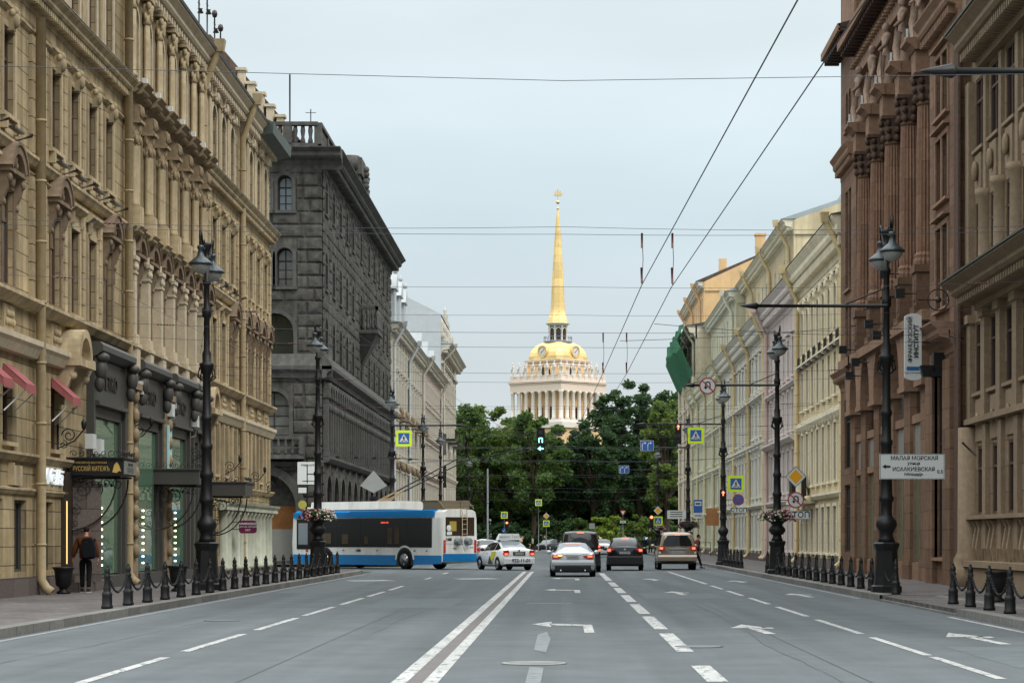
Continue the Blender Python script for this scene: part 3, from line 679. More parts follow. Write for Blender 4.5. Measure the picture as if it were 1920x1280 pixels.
for i in range(n+1):
    u = .35 + (BL-.7)*i/n; g.fb(u-.16, u+.16, 0, .3, 6.4, 10.0); g.fb(u-.24, u+.24, 0, .42, 9.55, 9.75); g.fb(u-.22, u+.22, 0, .36, 6.2, 6.5)
    if i < n:
        c_ = u + (BL-.7)/n/2; g.arc(c_, 9.75, .46, .68, -.4, 0, 0, 180, 6)
        g.ball(c_, -.3, 9.0, .16, .16, .26, 6, 4)
g.build('blind_arcade', M['roughtrim'], B)
g = MB(); g.extr([(0,5.85),(.3,5.9),(.45,6.1),(.45,6.25),(0,6.3)], 0, BL); g.extr([(0,10.6),(.25,10.65),(.3,10.9),(.6,11.1),(.6,11.3),(.1,12.0),(0,12.0)], -.5, BL)
g.M = FR; g.extr([(0,10.6),(.25,10.65),(.3,10.9),(.5,11.1),(.5,11.3),(.1,12.0),(0,12.0)], -14, .55); g.extr([(0,5.6),(.2,5.65),(.25,5.9),(0,5.95)], -14, .05); g.build('string_course', M['roughtrim'], B)
def framed(us_, z, h, depth, glass, **k):
    for a, b in us_:
        o = window(B, 0, z, round(b-a,2), h, True, depth, 0, M['frame_dark'], glass, 'archr', M['roughtrim'], **k)
        c_ = (a+b)/2; v = FR @ Vector((c_, depth-.001, 0)); o.location = (v.x, v.y, z); o.rotation_euler[2] = R(-90)
framed(rf[0][2], 20.1, 2.0, .55, M['glass_painted_sky'], rows=2); framed(rf[1][2], 15.8, 2.2, .55, M['glassb'], rows=2); framed(rf[2][2], 11.7, 2.6, .55, M['glassb'], rows=1); framed(rf[3][2], 7.4, 2.5, .55, M['glassb'], rows=2)
g = MB(); g.M = FR
g.arc(-3.2, 22.2-.6, 1.3, 1.5, -.12, 0, 0, 0.1, 1) if False else None
for cx_, z_, r_ in ((-3.45, 3.3, 1.95), (-9.3, 3.55, 1.7)): g.arc(cx_, z_, r_, r_+.5, -.22, 0, 0, 180, 14); g.fb(cx_-r_-.5, cx_-r_, 0, .22, .3, z_); g.fb(cx_+r_, cx_+r_+.5, 0, .22, .3, z_)
g.build('archivolt', M['roughtrim'], B)
g = MB(); g.M = FR; g.box(-5.4, -1.5, .5, .6, .2, 3.4, 0); g.box(-5.4, -1.5, .48, .5, .2, 2.1, 1); g.build('gate_boarding', [M['barrier'], M['signgrey']], B)
g = MB(); g.M = FR; g.fb(-4.6, -1.0, 0, .9, 6.05, 6.3); g.fb(-4.6, -1.0, .8, .92, 7.15, 7.3)
for i in range(9): g.lathe([(.08,0),(.1,.1),(.05,.3),(.1,.55),(.06,.8),(.09,.86)], -4.4+.4*i, -.85, 8, 0, 6.3)
g.fb(-4.65, -4.4, .74, .94, 6.3, 7.2); g.fb(-1.2, -.95, .74, .94, 6.3, 7.2); g.fb(-1.1, -1.0, 0, .8, 6.3, 7.2); g.build('balcony', M['roughtrim'], B)
g = MB()                 # oriel balcony on the street side
u = 24.4; g.add([(u-1.7,0,15.2),(u+1.7,0,15.2),(u+1.7,-1.2,15.2),(u-1.7,-1.2,15.2),(u-.4,0,13.0),(u+.4,0,13.0)], [(0,1,2,3),(3,2,5,4),(0,3,4),(1,5,2)]); g.fb(u-1.8, u+1.8, 0, 1.3, 15.2, 15.45); g.fb(u-1.8, u+1.8, 1.1, 1.32, 16.8, 17.0)
for i in range(10): g.lathe([(.1,0),(.13,.2),(.07,.5),(.13,1.0),(.1,1.35)], u-1.6+.355*i, -1.2, 8, 0, 15.45)
for i in range(3): g.lathe([(.1,0),(.13,.2),(.07,.5),(.13,1.0),(.1,1.35)], u-1.7, -.3-.3*i, 8, 0, 15.45)
g.fb(u-1.8, u-1.6, 0, 1.3, 16.8, 17.0); g.build('balcony', M['roughtrim'], B)
cornice(B, -.0, BL+1, 22.4, 1.15, 1.15, M['roughtrim'], 0, 'roof_cornice', dent=.7, back=.2)
mb = MB(); mb.M = FR
P = [(0,22.4),(.05,22.4),(.08,22.65),(.2,22.8),(.25,22.9),(.72,23.0),(.85,23.1),(.85,23.3),(.95,23.35),(1.15,23.5),(1.15,23.55),(-.2,23.55)]
mb.extr(P, -14, 1.1); mb.build('roof_cornice', M['roughtrim'], B)
g = MB()                 # roof balustrade
def balus(a, b, y, z=23.6):
    nn = int((b-a)/.42)
    g.fb(a, b, -y-.2, -y+.2, z, z+.35); g.fb(a, b, -y-.22, -y+.22, z+1.35, z+1.55)
    for i in range(nn+1):
        x = a + (b-a)*i/nn
        if i % 9 == 0: g.fb(x-.25, x+.25, -y-.2, -y+.2, z+.3, z+1.4)
        else: g.lathe([(.12,0),(.15,.1),(.09,.35),(.14,.7),(.1,1.0)], x, y, 8, 0, z+.35)
balus(.4, BL-.5, .3); g.M = FR; balus(-13.6, -.3, .3); g.M = None
g.build('balustrade', M['roughtrim'], B)
g = MB(); x = 23.5; g.box(x-1.3, x+1.3, -.1, 1.1, 23.6, 26.2); g.box(x-1.5, x+1.5, -.25, 1.25, 25.7, 26.8); g.lathe([(.6,0),(.6,.9)], x-1.2, .5, 14, 0, 26.0)
for i in range(10): g.ball(x+.9+.3*math.sin(i*2), -.25, 23.8+.28*i, .34, .35, .26)
g.build('sculpted_pediment', M['roughtrim'], B)
M['penthouse'] = mat('brown_sheet_roof', (.12,.085,.07), .7, var=.2, vs=3, joints=(.5,30), jdepth=.6)
g = MB(); g.M = FR; g.add([(-13.5,3,23.6),(-1.6,3,24.6),(-13.5,3,31.6),(-6.8,3,30.7),(-13.5,14,23.6),(-1.6,14,24.6),(-13.5,14,31.6),(-6.8,14,30.7)], [(0,1,3,2),(1,5,7,3),(2,3,7,6),(4,6,7,5),(0,2,6,4)]); g.build('penthouse', M['penthouse'], B)
for x_, z_ in ((-4.95, 28.5), (-4.4, 27.7), (-3.85, 27.1), (-3.3, 26.4), (-2.7, 25.8)):
    g = MB(); g.M = FR; g.box(x_-.2, x_+.2, 2.3, 2.9, 23.8, z_); g.box(x_-.3, x_+.3, 2.2, 3.0, z_, z_+.16); g.build('chimney', M['tanlight'], B)
g = MB(); g.M = FR; g.tube([(-2.1,2,24),(-2.1,2,28.2)], .05, 6); g.tube([(-.9,2,24),(-.9,2,26.2)], .03, 5); g.tube([(-1.2,2,26),(-.6,2,26)], .02, 5); g.build('roof_mast', M['ironbrown'], B)

# ================================================================== generic row building
def roofslab(root, L, z, depth, slope, m, over=.7):
    g = MB(); g.add([(-.1,-over,z),(L+.1,-over,z),(L+.1,depth,z+slope),(-.1,depth,z+slope),(-.1,depth,z),(L+.1,depth,z)], [(0,1,2,3),(1,5,2),(0,3,4),(3,2,5,4),(0,4,5,1)])
    return g.build('roof', m, root)
def rowbuilding(name, label, side, X0, Ya, Yb, eave, wm, tm, rows, pitch, strings=(), cor=(.9,.7), pipes=(), pipem=None, roofm=None, slope=2.5, depth=12, frame='frame_white', glass='glass', plinth=.6, dent=.5, margin=1.2, strips=0., edge_wall=True):
    """rows: (z, w, h, arch, surround)"""
    L = Yb-Ya
    root = thing(name, label, 'building', (X0, Ya if side < 0 else Yb, 0), R(90) if side < 0 else R(-90))
    n = max(1, int(round((L-2*margin)/pitch))); p = (L-2*margin)/n
    cs = [margin + p*(i+.5) for i in range(n)]
    wb = MB(); rr = [(z, z+h, [(c-w_/2, c+w_/2) for c in cs], a) for z, w_, h, a, s_ in rows]
    wall(wb, 0, L, .1, eave, rr, .1, 0, seg=6); wb.box(.01, L-.01, .17, depth, .05, eave-.02); wb.build('wall', wm, root)
    for z, w_, h, a, s_ in rows:
        for c in cs: window(root, c, z, w_, h, a, .1, 0, M[frame], M[glass], s_, tm)
    cornice(root, 0, L, eave-cor[0], cor[0]+.001, cor[1], tm, 0, 'roof_cornice', dent=dent)
    for z, h, pr in strings:
        g = MB(); g.extr([(0,z),(pr*.5,z),(pr,z+h*.6),(pr,z+h),(0,z+h+.03)], 0, L); g.build('string_course', tm, root)
    if plinth: g = MB(); g.fb(0, L, 0, .1, .0, plinth); g.build('plinth', M['granite'], root)
    if strips:
        g = MB()
        for i in range(n+1):
            u = margin + p*i; g.fb(u-.22, u+.22, 0, .09, strips, eave-cor[0])
        g.build('pilaster', tm, root)
    for Y in pipes: downpipe(root, (Y-Ya) if side < 0 else (Yb-Y), eave-.1, pipem or tm, .18, cor[1]+.1, .13)
    roofslab(root, L, eave+.01, depth, slope, roofm or M['roofmetal'], cor[1]+.05)
    return root, cs, L
# ================================================================== left row further away
M['cream'] = mat('cream_stucco', (.44,.415,.34), .85, var=.1, vs=2, bump=.1, stain=.15, streak=.2)
M['creamtrim'] = mat('cream_trim', (.50,.47,.40), .8, var=.1, vs=3, stain=.15)
M['pinkpale'] = mat('pale_pink_stucco', (.45,.37,.33), .85, var=.1, vs=2, stain=.15, streak=.15)
M['pinktrim'] = mat('pale_pink_trim', (.5,.4,.34), .8, var=.1, vs=3)
M['slate'] = mat('green_slate', (.10,.17,.13), .6, var=.2, vs=4, joints=(.5,.4), jdepth=.5)
M['palegrey'] = mat('pale_grey_wall', (.42,.44,.45), .8, var=.06)
M['palemetal'] = mat('pale_roof_sheet', (.33,.37,.38), .45, var=.1)
L1, cs, LL = rowbuilding('mansard_building', 'pale cream building with green slate mansard and white dormers beyond the granite palace', 'building' and -1, X0L, 179.4, 218.0, 18.6, M['cream'], M['creamtrim'],
    [(.7,1.5,2.6,False,'plain'),(4.6,1.1,2.2,False,'fine'),(8.6,1.1,2.4,True,'top'),(12.4,1.1,2.2,False,'ped'),(15.5,1.0,1.6,False,'plain')], 3.2, strings=((4.0,.25,.2),(7.7,.3,.3),(11.6,.25,.25)), pipes=(181,199), pipem=M['palegrey'], cor=(.9,.8), depth=14, roofm=M['palemetal'], strips=8.2)
g = MB(); g.extr([(-.6,18.7),(-.0,18.7),(-1.6,21.6),(-2.4,21.6)], .3, 14); g.build('mansard_roof', M['slate'], L1)
for u in (2.5, 8, 13.5):
    g = MB(); g.fb(u-1.0, u+1.0, -2.0, .2, 18.7, 21.4); g.prism([(u-1.5,21.4),(u+1.5,21.4),(u,22.8)], -.35, 3); g.lathe([(.15,0),(.2,.2),(.05,.5)], u, -.2, 8, 0, 22.7); g.build('dormer', M['palegrey'], L1)
g = MB(); g.box(12.2, 15.5, 1.0, 8, 18.7, 24.6); g.box(12, 15.7, .8, 8.2, 24.6, 24.8); g.build('attic_storey', M['palegrey'], L1)
g = MB()
for u in cs[::2]: g.fb(u-1.3, u+1.3, 0, .9, 11.2, 11.4); [g.ball(u-1.2+.3*i, -.7, 11.75, .12, .1, .3, 6, 4) for i in range(9)]; [g.ball(u-1+.4*i, -.3, 7.6-.15*(i%2), .25, .2, .35, 6, 4) for i in range(6)]
g.build('balcony', M['tandark'], L1)
L2, cs, LL = rowbuilding('pink_building', 'pale pink narrow-windowed building between the mansard building and the corner turret building', -1, X0L, 218.05, 253.0, 18.9, M['pinkpale'], M['creamtrim'],
    [(.7,1.3,2.6,False,'plain'),(4.6,1.1,2.2,False,'fine'),(8.4,1.1,2.3,False,'fine'),(12.0,1.1,2.2,False,'fine'),(15.2,1.0,1.7,False,'plain')], 2.5, strings=((4.0,.25,.2),(7.6,.3,.3),(11.4,.25,.25)), pipes=(219,251), cor=(.9,.9), depth=14, roofm=M['palemetal'])
for u in (4, 14, 25): g = MB(); g.prism([(u-1.2,19.0),(u+1.2,19.0),(u,21.6)], .2, 2.5); g.build('dormer', M['palegrey'], L2)
L3, cs, LL = rowbuilding('corner_tower_building', 'tall beige corner building with sculpted turret at the end of the left row', -1, X0L, 253.1, 288.0, 23.2, M['cream'], M['creamtrim'],
    [(.7,1.8,3.2,False,'plain'),(5.2,1.3,2.6,False,'ped'),(9.4,1.3,2.6,True,'archr'),(13.6,1.3,2.6,False,'ped'),(17.8,1.3,2.4,True,'plain')], 4.2, strings=((4.4,.3,.4),(8.4,.3,.3),(12.8,.3,.3),(21.0,.3,.3)), pipes=(256,), cor=(1.2,1.3), depth=12, roofm=M['palemetal'], strips=8.8)
g = MB(); g.box(-.02, -.3, .0, 12, 18.5, 26.5); g.add([(-.02,0,26.5),(-.02,6,29.5),(-.02,12,26.5),(20,0,26.5),(20,6,29.5),(20,12,26.5)], [(0,1,2),(0,3,4,1),(1,4,5,2),(3,5,4)]); g.build('attic_storey', M['palegrey'], L3)
for u in (6, 16, 28):
    g = MB(); g.fb(u-1.6, u+1.6, 0, 1.4, 12.6, 12.85); g.fb(u-1.6, u+1.6, 1.3, 1.4, 13.8, 13.9)
    for i in range(12): g.fb(u-1.6+.28*i, u-1.57+.28*i, 1.33, 1.37, 12.85, 13.8)
    g.build('balcony', M['ironbrown'], L3)
g = MB(); g.box(26, 30, -.3, 3, 21, 24.8); g.lathe([(.9,0),(1.1,.2),(.8,.5),(.7,1.5),(.9,1.8),(.5,2.7),(.65,3.0),(.3,3.9),(.45,4.2),(.15,4.6),(.25,4.9),(.05,5.4)], 28, 1.0, 10, 0, 24.7)
for i in range(8): a = 2*math.pi*i/8; g.ball(28+.9*math.cos(a), 1+.9*math.sin(a), 26.0, .2, .2, .6, 6, 5)
g.build('turret', M['creamtrim'], L3)
g = MB(); [g.lathe([(.5,0),(.6,.3),(.3,1),(.5,1.6),(.1,2.4)], u, .2, 8, 0, 24.0) for u in (2, 9, 16, 21)]; g.build('finial', M['creamtrim'], L3)
for u, z in ((.8, 7.2), (.8, 10.8)): g = MB(); g.M = Matrix.Rotation(R(-90), 4, 'Z'); g.box(-1.5, .6, -.06, 0, z, z+2.4, 0); g.M = None; g.build('window', M['glass'], L3, (-.04, 0, 0))

# ================================================================== F: brown-red granite building with giant columns (right)
X0R = 12.3
M['brown'] = mat('brown_granite', (.195,.120,.08), .75, var=.2, vs=5, bump=.12, bs=25, joints=(1.5,.62), jdepth=.55, stain=.2, streak=.12)
M['browncol'] = mat('red_granite_column', (.25,.143,.093), .6, var=.22, vs=7, bump=.1, bs=30, joints=(9,1.1), jdepth=.6, stain=.15)
M['browntrim'] = mat('brown_trim', (.27,.168,.113), .75, var=.18, vs=6, bump=.15, bs=25, stain=.25)
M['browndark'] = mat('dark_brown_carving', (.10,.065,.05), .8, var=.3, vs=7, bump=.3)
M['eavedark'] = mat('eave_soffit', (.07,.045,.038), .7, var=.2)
M['tanred'] = mat('buff_granite', (.25,.185,.12), .75, var=.15, vs=5, bump=.12, bs=25, joints=(1.3,.72), jdepth=.5, stain=.2, streak=.15)
M['tanredtrim'] = mat('buff_trim', (.275,.205,.137), .75, var=.15, vs=6, bump=.15, stain=.22)
M['statue'] = mat('statue_stone', (.32,.23,.175), .85, var=.3, vs=6, bump=.3)
YF = 100.8
Fb = thing('columned_granite_building', 'brown-red granite building with giant fluted columns, statues and a deep dark eave', 'building', (X0R, YF, 0), R(-90))
def V(Y): return YF - Y
LF = 32.1
wF = MB()
c5 = [92.6, 88.7, 84.8, 80.8, 77.0]
# far pavilion u 0..5.2, colonnade 5.2..26.6 recessed, near pavilion 26.6..32.1
pav = [(1.6,3.6)]
def pw(u0, u1): return [(u0, u0+(u1-u0)*.45), (u1-(u1-u0)*.45, u1)]
rp = [(1.0, 3.9, [(1.3,3.8)], False), (4.6, 7.6, [(1.3,3.8)], False), (9.0, 11.6, pw(1.6,3.6), False), (12.3, 16.6, pw(1.6,3.6), False), (19.2, 20.9, pw(1.7,3.5), True)]
wall(wF, 0, 5.2, .1, 27.5, rp, .16, 0)
gaps = [(5.4, V(92.6)-.55)] + [(V(a)+.55, V(b)-.55) for a, b in zip(c5, c5[1:])] + [(V(77.0)+.5, 26.5)]
gapsw = [(a+.25, b-.25) for a, b in gaps if b-a > 1.5]
rc = [(9.0, 11.2, gapsw, False), (11.9, 16.4, gapsw, False), (18.9, 20.3, [(a+.3, b-.3) for a, b in gapsw], False)]
wall(wF, 5.2, 26.6, 8.0, 22.0, rc, .16, -.55)
rn = [(1.0, 7.0, [(28.0,29.9)], False), (8.8, 11.4, pw(28.0,30.2), False), (12.2, 14.2, pw(28.0,30.2), False), (14.9, 16.8, pw(28.0,30.2), False)]
wall(wF, 26.6, LF, .1, 27, rn, .16, .35)
wF.box(0.01, LF-.01, .78, 14, .05, 26.5)
wF.box(.01, 5.19, .23, 1.2, .1, 27.3)
wF.box(26.61, LF-.01, -.12, 1.2, .1, 26.9)
# attic above the eave
wF.box(5.2, 26.6, .9, 1.2, 21, 25)
wF.build('wall', M['brown'], Fb)
for z, h, prs in ((9.0,2.6,pw(1.6,3.6)), (12.3,4.3,pw(1.6,3.6))):
    for a, b in prs: window(Fb, (a+b)/2, z, round(b-a,3), h, False, .16, 0, M['frame_dark'], M['glass'], 'sill', M['browntrim'], mull=0)
for a, b in pw(1.7,3.5): window(Fb, (a+b)/2, 19.2, round(b-a,3), 1.7, True, .16, 0, M['frame_dark'], M['glass'], 'sill', M['browntrim'], mull=0)
for z, h in ((1.0,2.9), (4.6,3.0)): window(Fb, 2.55, z, 2.5, h, False, .16, 0, M['frame_dark'], M['glass'], None, None, mull=2)
for a, b in gapsw:
    window(Fb, (a+b)/2, 9.0, round(b-a,2), 2.2, False, .16, -.55, M['frame_dark'], M['glass'], 'sill', M['browntrim'], mull=2)
    window(Fb, (a+b)/2, 11.9, round(b-a,2), 4.5, False, .16, -.55, M['frame_dark'], M['glass'], None, None, mull=2)
    window(Fb, (a+b)/2, 18.9, round(b-a-.6,2), 1.4, False, .16, -.55, M['frame_dark'], M['glass'], None, None, mull=1)
for z, h in ((8.8,2.6),(12.2,2.0),(14.9,1.9)):
    for a, b in pw(28.0,30.2): window(Fb, (a+b)/2, z, round(b-a,3), h, False, .16, .35, M['frame_dark'], M['glass'], 'fine', M['browntrim'], mull=0)
window(Fb, 28.95, 1.0, 1.9, 6.0, False, .16, .35, M['frame_dark'], M['clay'], 'plain', M['browntrim'], mull=1, cross=.6)
# ground floor piers, shop glazing, arches between the piers
g = MB()
for Y in c5 + [96.0]:
    u = V(Y); g.fb(u-.72, u+.72, -.6, .1, .15, 6.9); g.fb(u-.78, u+.78, -.6, .16, .15, .8)
g.build('pier', M['brown'], Fb)
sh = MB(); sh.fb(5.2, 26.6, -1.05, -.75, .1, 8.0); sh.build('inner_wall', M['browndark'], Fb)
for a, b in zip([96.0]+c5, c5+[74.3]):
    u0, u1 = V(a)+.72, V(b)-.72
    if u1-u0 < .8: continue
    f = MB(); f.fb(u0, u1, -.7, .04, .1, .75); f.fb(u0, u0+.1, -.5, -.02, .75, 5.6); f.fb(u1-.1, u1, -.5, -.02, .75, 5.6); f.fb(u0, u1, -.5, .03, 4.2, 4.45); f.fb(u0, u1, -.5, .03, 5.6, 5.9); f.fb((u0+u1)/2-.05, (u0+u1)/2+.05, -.3, -.04, .75, 4.2)
    s = f.build('shopfront', M['browntrim'], Fb)
    gl = MB(); gl.fb(u0+.1, u1-.1, -.5, -.1, .75, 4.2); gl.build('pane', M['glassg'], s)
    gl = MB(); gl.fb(u0+.1, u1-.1, -.5, -.06, 4.45, 5.6); gl.build('sign_board', M['signgrey'], s)
    gl = MB(); gl.fb(u0, u1, -.7, -.15, 5.9, 8.0); gl.build('pane', M['glass'], s)
g = MB()
for Y in c5 + [96.0]:          # curved brackets under the pedestals, forming arches with their neighbours
    u = V(Y)
    P = [(u-.6,6.9),(u+.6,6.9)] + [(u+.6+1.1*(1-math.cos(R(t))), 6.9+1.9*math.sin(R(t))) for t in range(15, 91, 15)] + [(u-.6-1.1*(1-math.cos(R(t))), 6.9+1.9*math.sin(R(t))) for t in range(90, 14, -15)]
    g.prism(P, -.3, .55); g.fb(u-.85, u+.85, -.6, .32, 6.75, 6.95)
    g.fb(u-1.95, u+1.95, -.6, .48, 8.8, 9.15)
g.build('arch_bracket', M['browntrim'], Fb)
g = MB()
g.fb(-.4, .4, -.55, .42, 9.15, 10.6); g.fb(-.5, .5, -.55, .5, 9.15, 9.4); g.fb(-.47, .47, -.55, .48, 10.55, 10.8)
g.fb(-.22, .22, .42, .45, 9.6, 10.3)
g.lathe([(.44,10.8),(.46,10.95),(.4,11.05),(.42,11.15),(.35,11.25),(.37,11.4),(.36,13),(.34,15),(.31,16.2)], 0, 0, 36, 1, flute=.13, smooth=False)
g.lathe([(.31,16.2),(.35,16.25),(.31,16.35)], 0, 0, 16, 0)
pedc = g.mesh('column', [M['brown'], M['browncol']])
g = MB(); g.lathe([(.3,0),(.42,.15),(.33,.25),(.48,.5),(.36,.55),(.5,.8)], 0, 0, 12, 0)
for i in range(8):
    a = 2*math.pi*i/8+.2
    for zz, rr in ((.12,.38),(.42,.42),(.68,.46)): g.ball(rr*math.cos(a), rr*math.sin(a), zz, .12, .12, .14, 6, 4)
g.fb(-.5, .5, -.5, .5, .8, .92)
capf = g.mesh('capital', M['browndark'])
# statues
def statue(mb, s=1., arms=0, seed=0):
    rr = random.Random(seed); sw = rr.uniform(-.06, .06)
    mb.lathe([(.34,0),(.36,.1),(.26,.5),(.3,1.0),(.2,1.3),(.27,1.55),(.3,1.8),(.2,1.95),(.09,2.02)], 0, 0, 12, 0, sx=1, sy=.75)
    mb.ball(.02+sw, -.04, 2.2, .14, .15, .18, 10, 8); mb.lathe([(.09,1.95),(.08,2.1)], sw*.5, -.02, 8)
    for sx in (-1, 1):
        k = rr.choice([0, 1])
        pts = [(sx*.28,0,1.82),(sx*.4,-.1,1.5),(sx*.2,-.34,1.3)] if k else [(sx*.28,0,1.82),(sx*.4,-.02,1.45),(sx*.36,-.12,1.1)]
        mb.tube(pts, [.1,.085,.06], 7)
        mb.tube([(sx*.14,-.14,1.1),(sx*.15,-.26,.6),(sx*.14,-.2,.05)], [.15,.12,.1], 7)
    for i in range(5): a = rr.uniform(-1, 1); mb.tube([(a*.25,-.24,1.3),(a*.3,-.3,.7),(a*.34,-.27,.05)], .035, 5)
for i, Y in enumerate(c5):
    u = V(Y); put('column', pedc, Fb, (u, 0, 0)); put('capital', capf, Fb, (u, 0, 16.32))
    g = MB(); g.fb(-.45, .45, -.6, .45, 17.24, 18.1); g.extr([(.4,18.0),(.5,18.0),(.62,18.15),(.8,18.25),(.8,18.38),(.4,18.4)], -.65, .65); g.fb(-.6, .6, -.6, .42, 18.0, 18.4); g.build('entablature_block', M['browntrim'], Fb, (u, 0, 0))
    st = MB(); st.M = Matrix.Translation((u, -.22, 18.4)) @ Matrix.Scale(1.0, 4); statue(st, seed=i+1); st.M = None; st.build('statue', M['statue'], Fb)
    g = MB(); g.fb(-.08, .08, .5, .66, .0, .2); g.fb(-.04, .04, .55, .62, .2, .5); g.build('floodlight', M['whitebox'], Fb, (u-.5, 0, 18.42))
for Y, z in ((92.6,9.2),(88.7,8.4),(84.8,9.5),(80.8,10.9),(77.0,9.8),(90.5,8.0),(82.7,8.9)):
    g = MB(); g.fb(-.15, .15, .85, 1.15, -.15, .15); g.tube([(0,-.45,0),(0,-.9,0)], .025, 5); g.build('spotlight', M['black'], Fb, (V(Y)+.6, 0, z))
cornice(Fb, 5.2, 26.6, 17.25, 1.0, .3, M['browntrim'], -.5, 'entablature', back=.2)
cornice(Fb, 0, 5.25, 17.3, .95, .5, M['browntrim'], 0, 'entablature', dent=.3)
cornice(Fb, 26.55, LF+.1, 17.3, .95, .55, M['browntrim'], .35, 'entablature', dent=.3)
cornice(Fb, 0, 5.25, 8.0, .8, .5, M['browntrim'], 0, 'cornice'); cornice(Fb, 26.9, 31.4, 7.3, .9, .75, M['browntrim'], .35, 'door_hood')
g = MB(); g.fb(5.2, 26.6, -.5, .1, 20.7, 21.8); g.fb(5.2, 26.6, -.5, .0, 18.3, 18.8)
for i in range(36): g.lathe([(.2,-.0),(.2,.08)], 5.6+.6*i, -.12, 8, 0, 21.2)
g.build('frieze', M['browntrim'], Fb)
# deep bracketed eave
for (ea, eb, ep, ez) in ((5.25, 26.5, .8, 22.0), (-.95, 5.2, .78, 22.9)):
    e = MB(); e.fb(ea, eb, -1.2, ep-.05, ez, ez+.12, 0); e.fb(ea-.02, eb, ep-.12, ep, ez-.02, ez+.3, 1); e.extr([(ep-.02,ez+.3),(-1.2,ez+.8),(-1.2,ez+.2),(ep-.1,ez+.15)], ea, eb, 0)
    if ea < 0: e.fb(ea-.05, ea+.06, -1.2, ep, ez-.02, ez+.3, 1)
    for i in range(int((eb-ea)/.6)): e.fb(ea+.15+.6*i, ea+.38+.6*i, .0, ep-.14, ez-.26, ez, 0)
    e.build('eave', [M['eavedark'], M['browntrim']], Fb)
g = MB(); g.fb(.8, 5.0, -.3, .05, 23.5, 26.8); g.extr([(0,25.4),(.25,25.5),(.25,25.7),(0,25.8)], .6, 5.2); g.build('attic', M['browntrim'], Fb)
g = MB(); g.fb(31.6, LF+.25, .35, .42, .1, 17); g.build('painted_shade_strip', M['browndark'], Fb)  # dark strip painted in for the shadow between the two buildings
g = MB()
for i in range(8):
    a = 2*math.pi*i/8; 
g.M = Matrix.Translation((31.9, -.95, 8.8)) @ Matrix.Rotation(R(90), 4, 'Z'); g.arc(0, 0, .3, .34, -.02, .02, 0, 360, 20); g.ball(0, 0, 0, .1); g.tube([(-.6,0,0),(.35,0,0)], .02, 5); g.M = None; g.build('emblem_ring', M['ironbrown'], Fb)
g = MB()
for z, h in ((0.1,1.0),(1.1,6.0)): g.fb(26.6, 28.0, .35, .5, z, z+h); g.fb(29.95, 31.3, .35, .5, z, z+h)
g.build('door_pier', M['brown'], Fb)
# vertical blade sign of the institute
bs_ = thing('blade_sign', 'tall rounded pale sign with vertical Cyrillic lettering on the columned granite building', 'sign', (11.0, 71.6, 0))
M['signwhite'] = mat('sign_white', (.52,.54,.52), .5, var=.04)
M['signblue'] = mat('sign_blue', (.03,.12,.30), .5, var=.03)
g = MB(); za, zb_ = 6.55, 8.65; P = []
hw = .265
for t in range(0, 181, 15): P.append((hw*math.cos(R(t)), zb_-.12+.12*math.sin(R(t))))
for t in range(180, 361, 15): P.append((hw*math.cos(R(t)), za+.12+.12*math.sin(R(t))))
g.prism(P, -.09, .09); g.build('panel', M['signwhite'], bs_)
g = MB(); g.text('ФРАНЦУЗСКИЙ', -.09, 7.83, .185, -.1, .004, rot=-90, sx=1.0, bold=.002); g.text('ИНСТИТУТ', .1, 7.78, .2, -.1, .004, rot=-90, sx=.95, bold=.006); g.build('lettering', M['black'], bs_)
g = MB(); g.fb(-.2, .2, .095, .1, 6.86, 6.98); g.text('С.-ПЕТЕРБУРГ', 0, 6.92, .07, -.105, .002); g.text('Санкт-Петербург', 0, 6.79, .065, -.1, .002); g.build('lettering', M['signblue'], bs_)
g = MB(); [g.tube([(.2,0,z_),(.95,0,z_)], .025, 5) for z_ in (6.9, 7.75, 8.4)]; g.build('bracket', M['ironbrown'], bs_)
fl = thing('floodlight_box', 'black boxy floodlight beside the tall rounded blade sign', 'floodlight', (11.75, 71.4, 6.55))
g = MB(); g.frus(-.35, -.05, .1, .45, .14, .16, .2, .2); g.box(-.15, .3, -.2, .2, .1, .85); g.box(-.2, .35, -.24, .24, .1, .16); g.build('housing', M['black'], fl)

# ================================================================== E: buff granite building, nearest on the right
YE = 68.65
Eb = thing('buff_granite_building', 'buff stone building with projecting hood cornices and narrow windows, nearest on the right', 'building', (X0R, YE, 0), R(-90))
LE = 36.
wE = MB()
we = [1.55 + 2.32*i for i in range(15)]
uu = [(c-.72, c+.72) for c in we]
rowsE = [(2.3,4.3,[(c-.4,c+.4) for c in we],False),(5.9,8.0,uu,False),(9.3,11.5,uu,False),(13.1,15.2,uu,False),(17.4,20.0,uu,False),(21.0,23.5,uu,False)]
wall(wE, .0, LE, .1, 25, rowsE, .09, 0); wE.box(.01, LE-.01, .16, 14, .05, 24.9); wE.build('wall', M['tanred'], Eb)
for zb, zt, us_, ar in rowsE:
    for a, b in us_: window(Eb, (a+b)/2, zb, round(b-a,2), round(zt-zb,2), False, .09, 0, M['frame_brown'], M['glass'], 'sill' if zb > 3 else None, M['tanredtrim'], mull=1 if zb > 3 else 0)
g = MB()
for i in range(16):
    u = .39+2.32*i; g.fb(u-.3, u+.3, 0, .2, 9.0, 15.2) if i == 0 else g.lathe([(.3,8.9),(.3,9.1),(.24,9.2),(.23,11.4),(.3,11.5),(.32,11.7)], u, -.04, 14); g.fb(u-.2, u+.2, 0, .1, 11.7, 15.2)
    g.fb(u-.3, u+.3, 0, .16, 5.0, 8.2); g.fb(u-.36, u+.36, 0, .24, 8.0, 8.25); g.fb(u-.26, u+.26, 0, .12, 1.3, 4.9); g.fb(u-.34, u+.34, 0, .28, 16.6, 20.6)
g.build('pilaster', M['tanredtrim'], Eb)
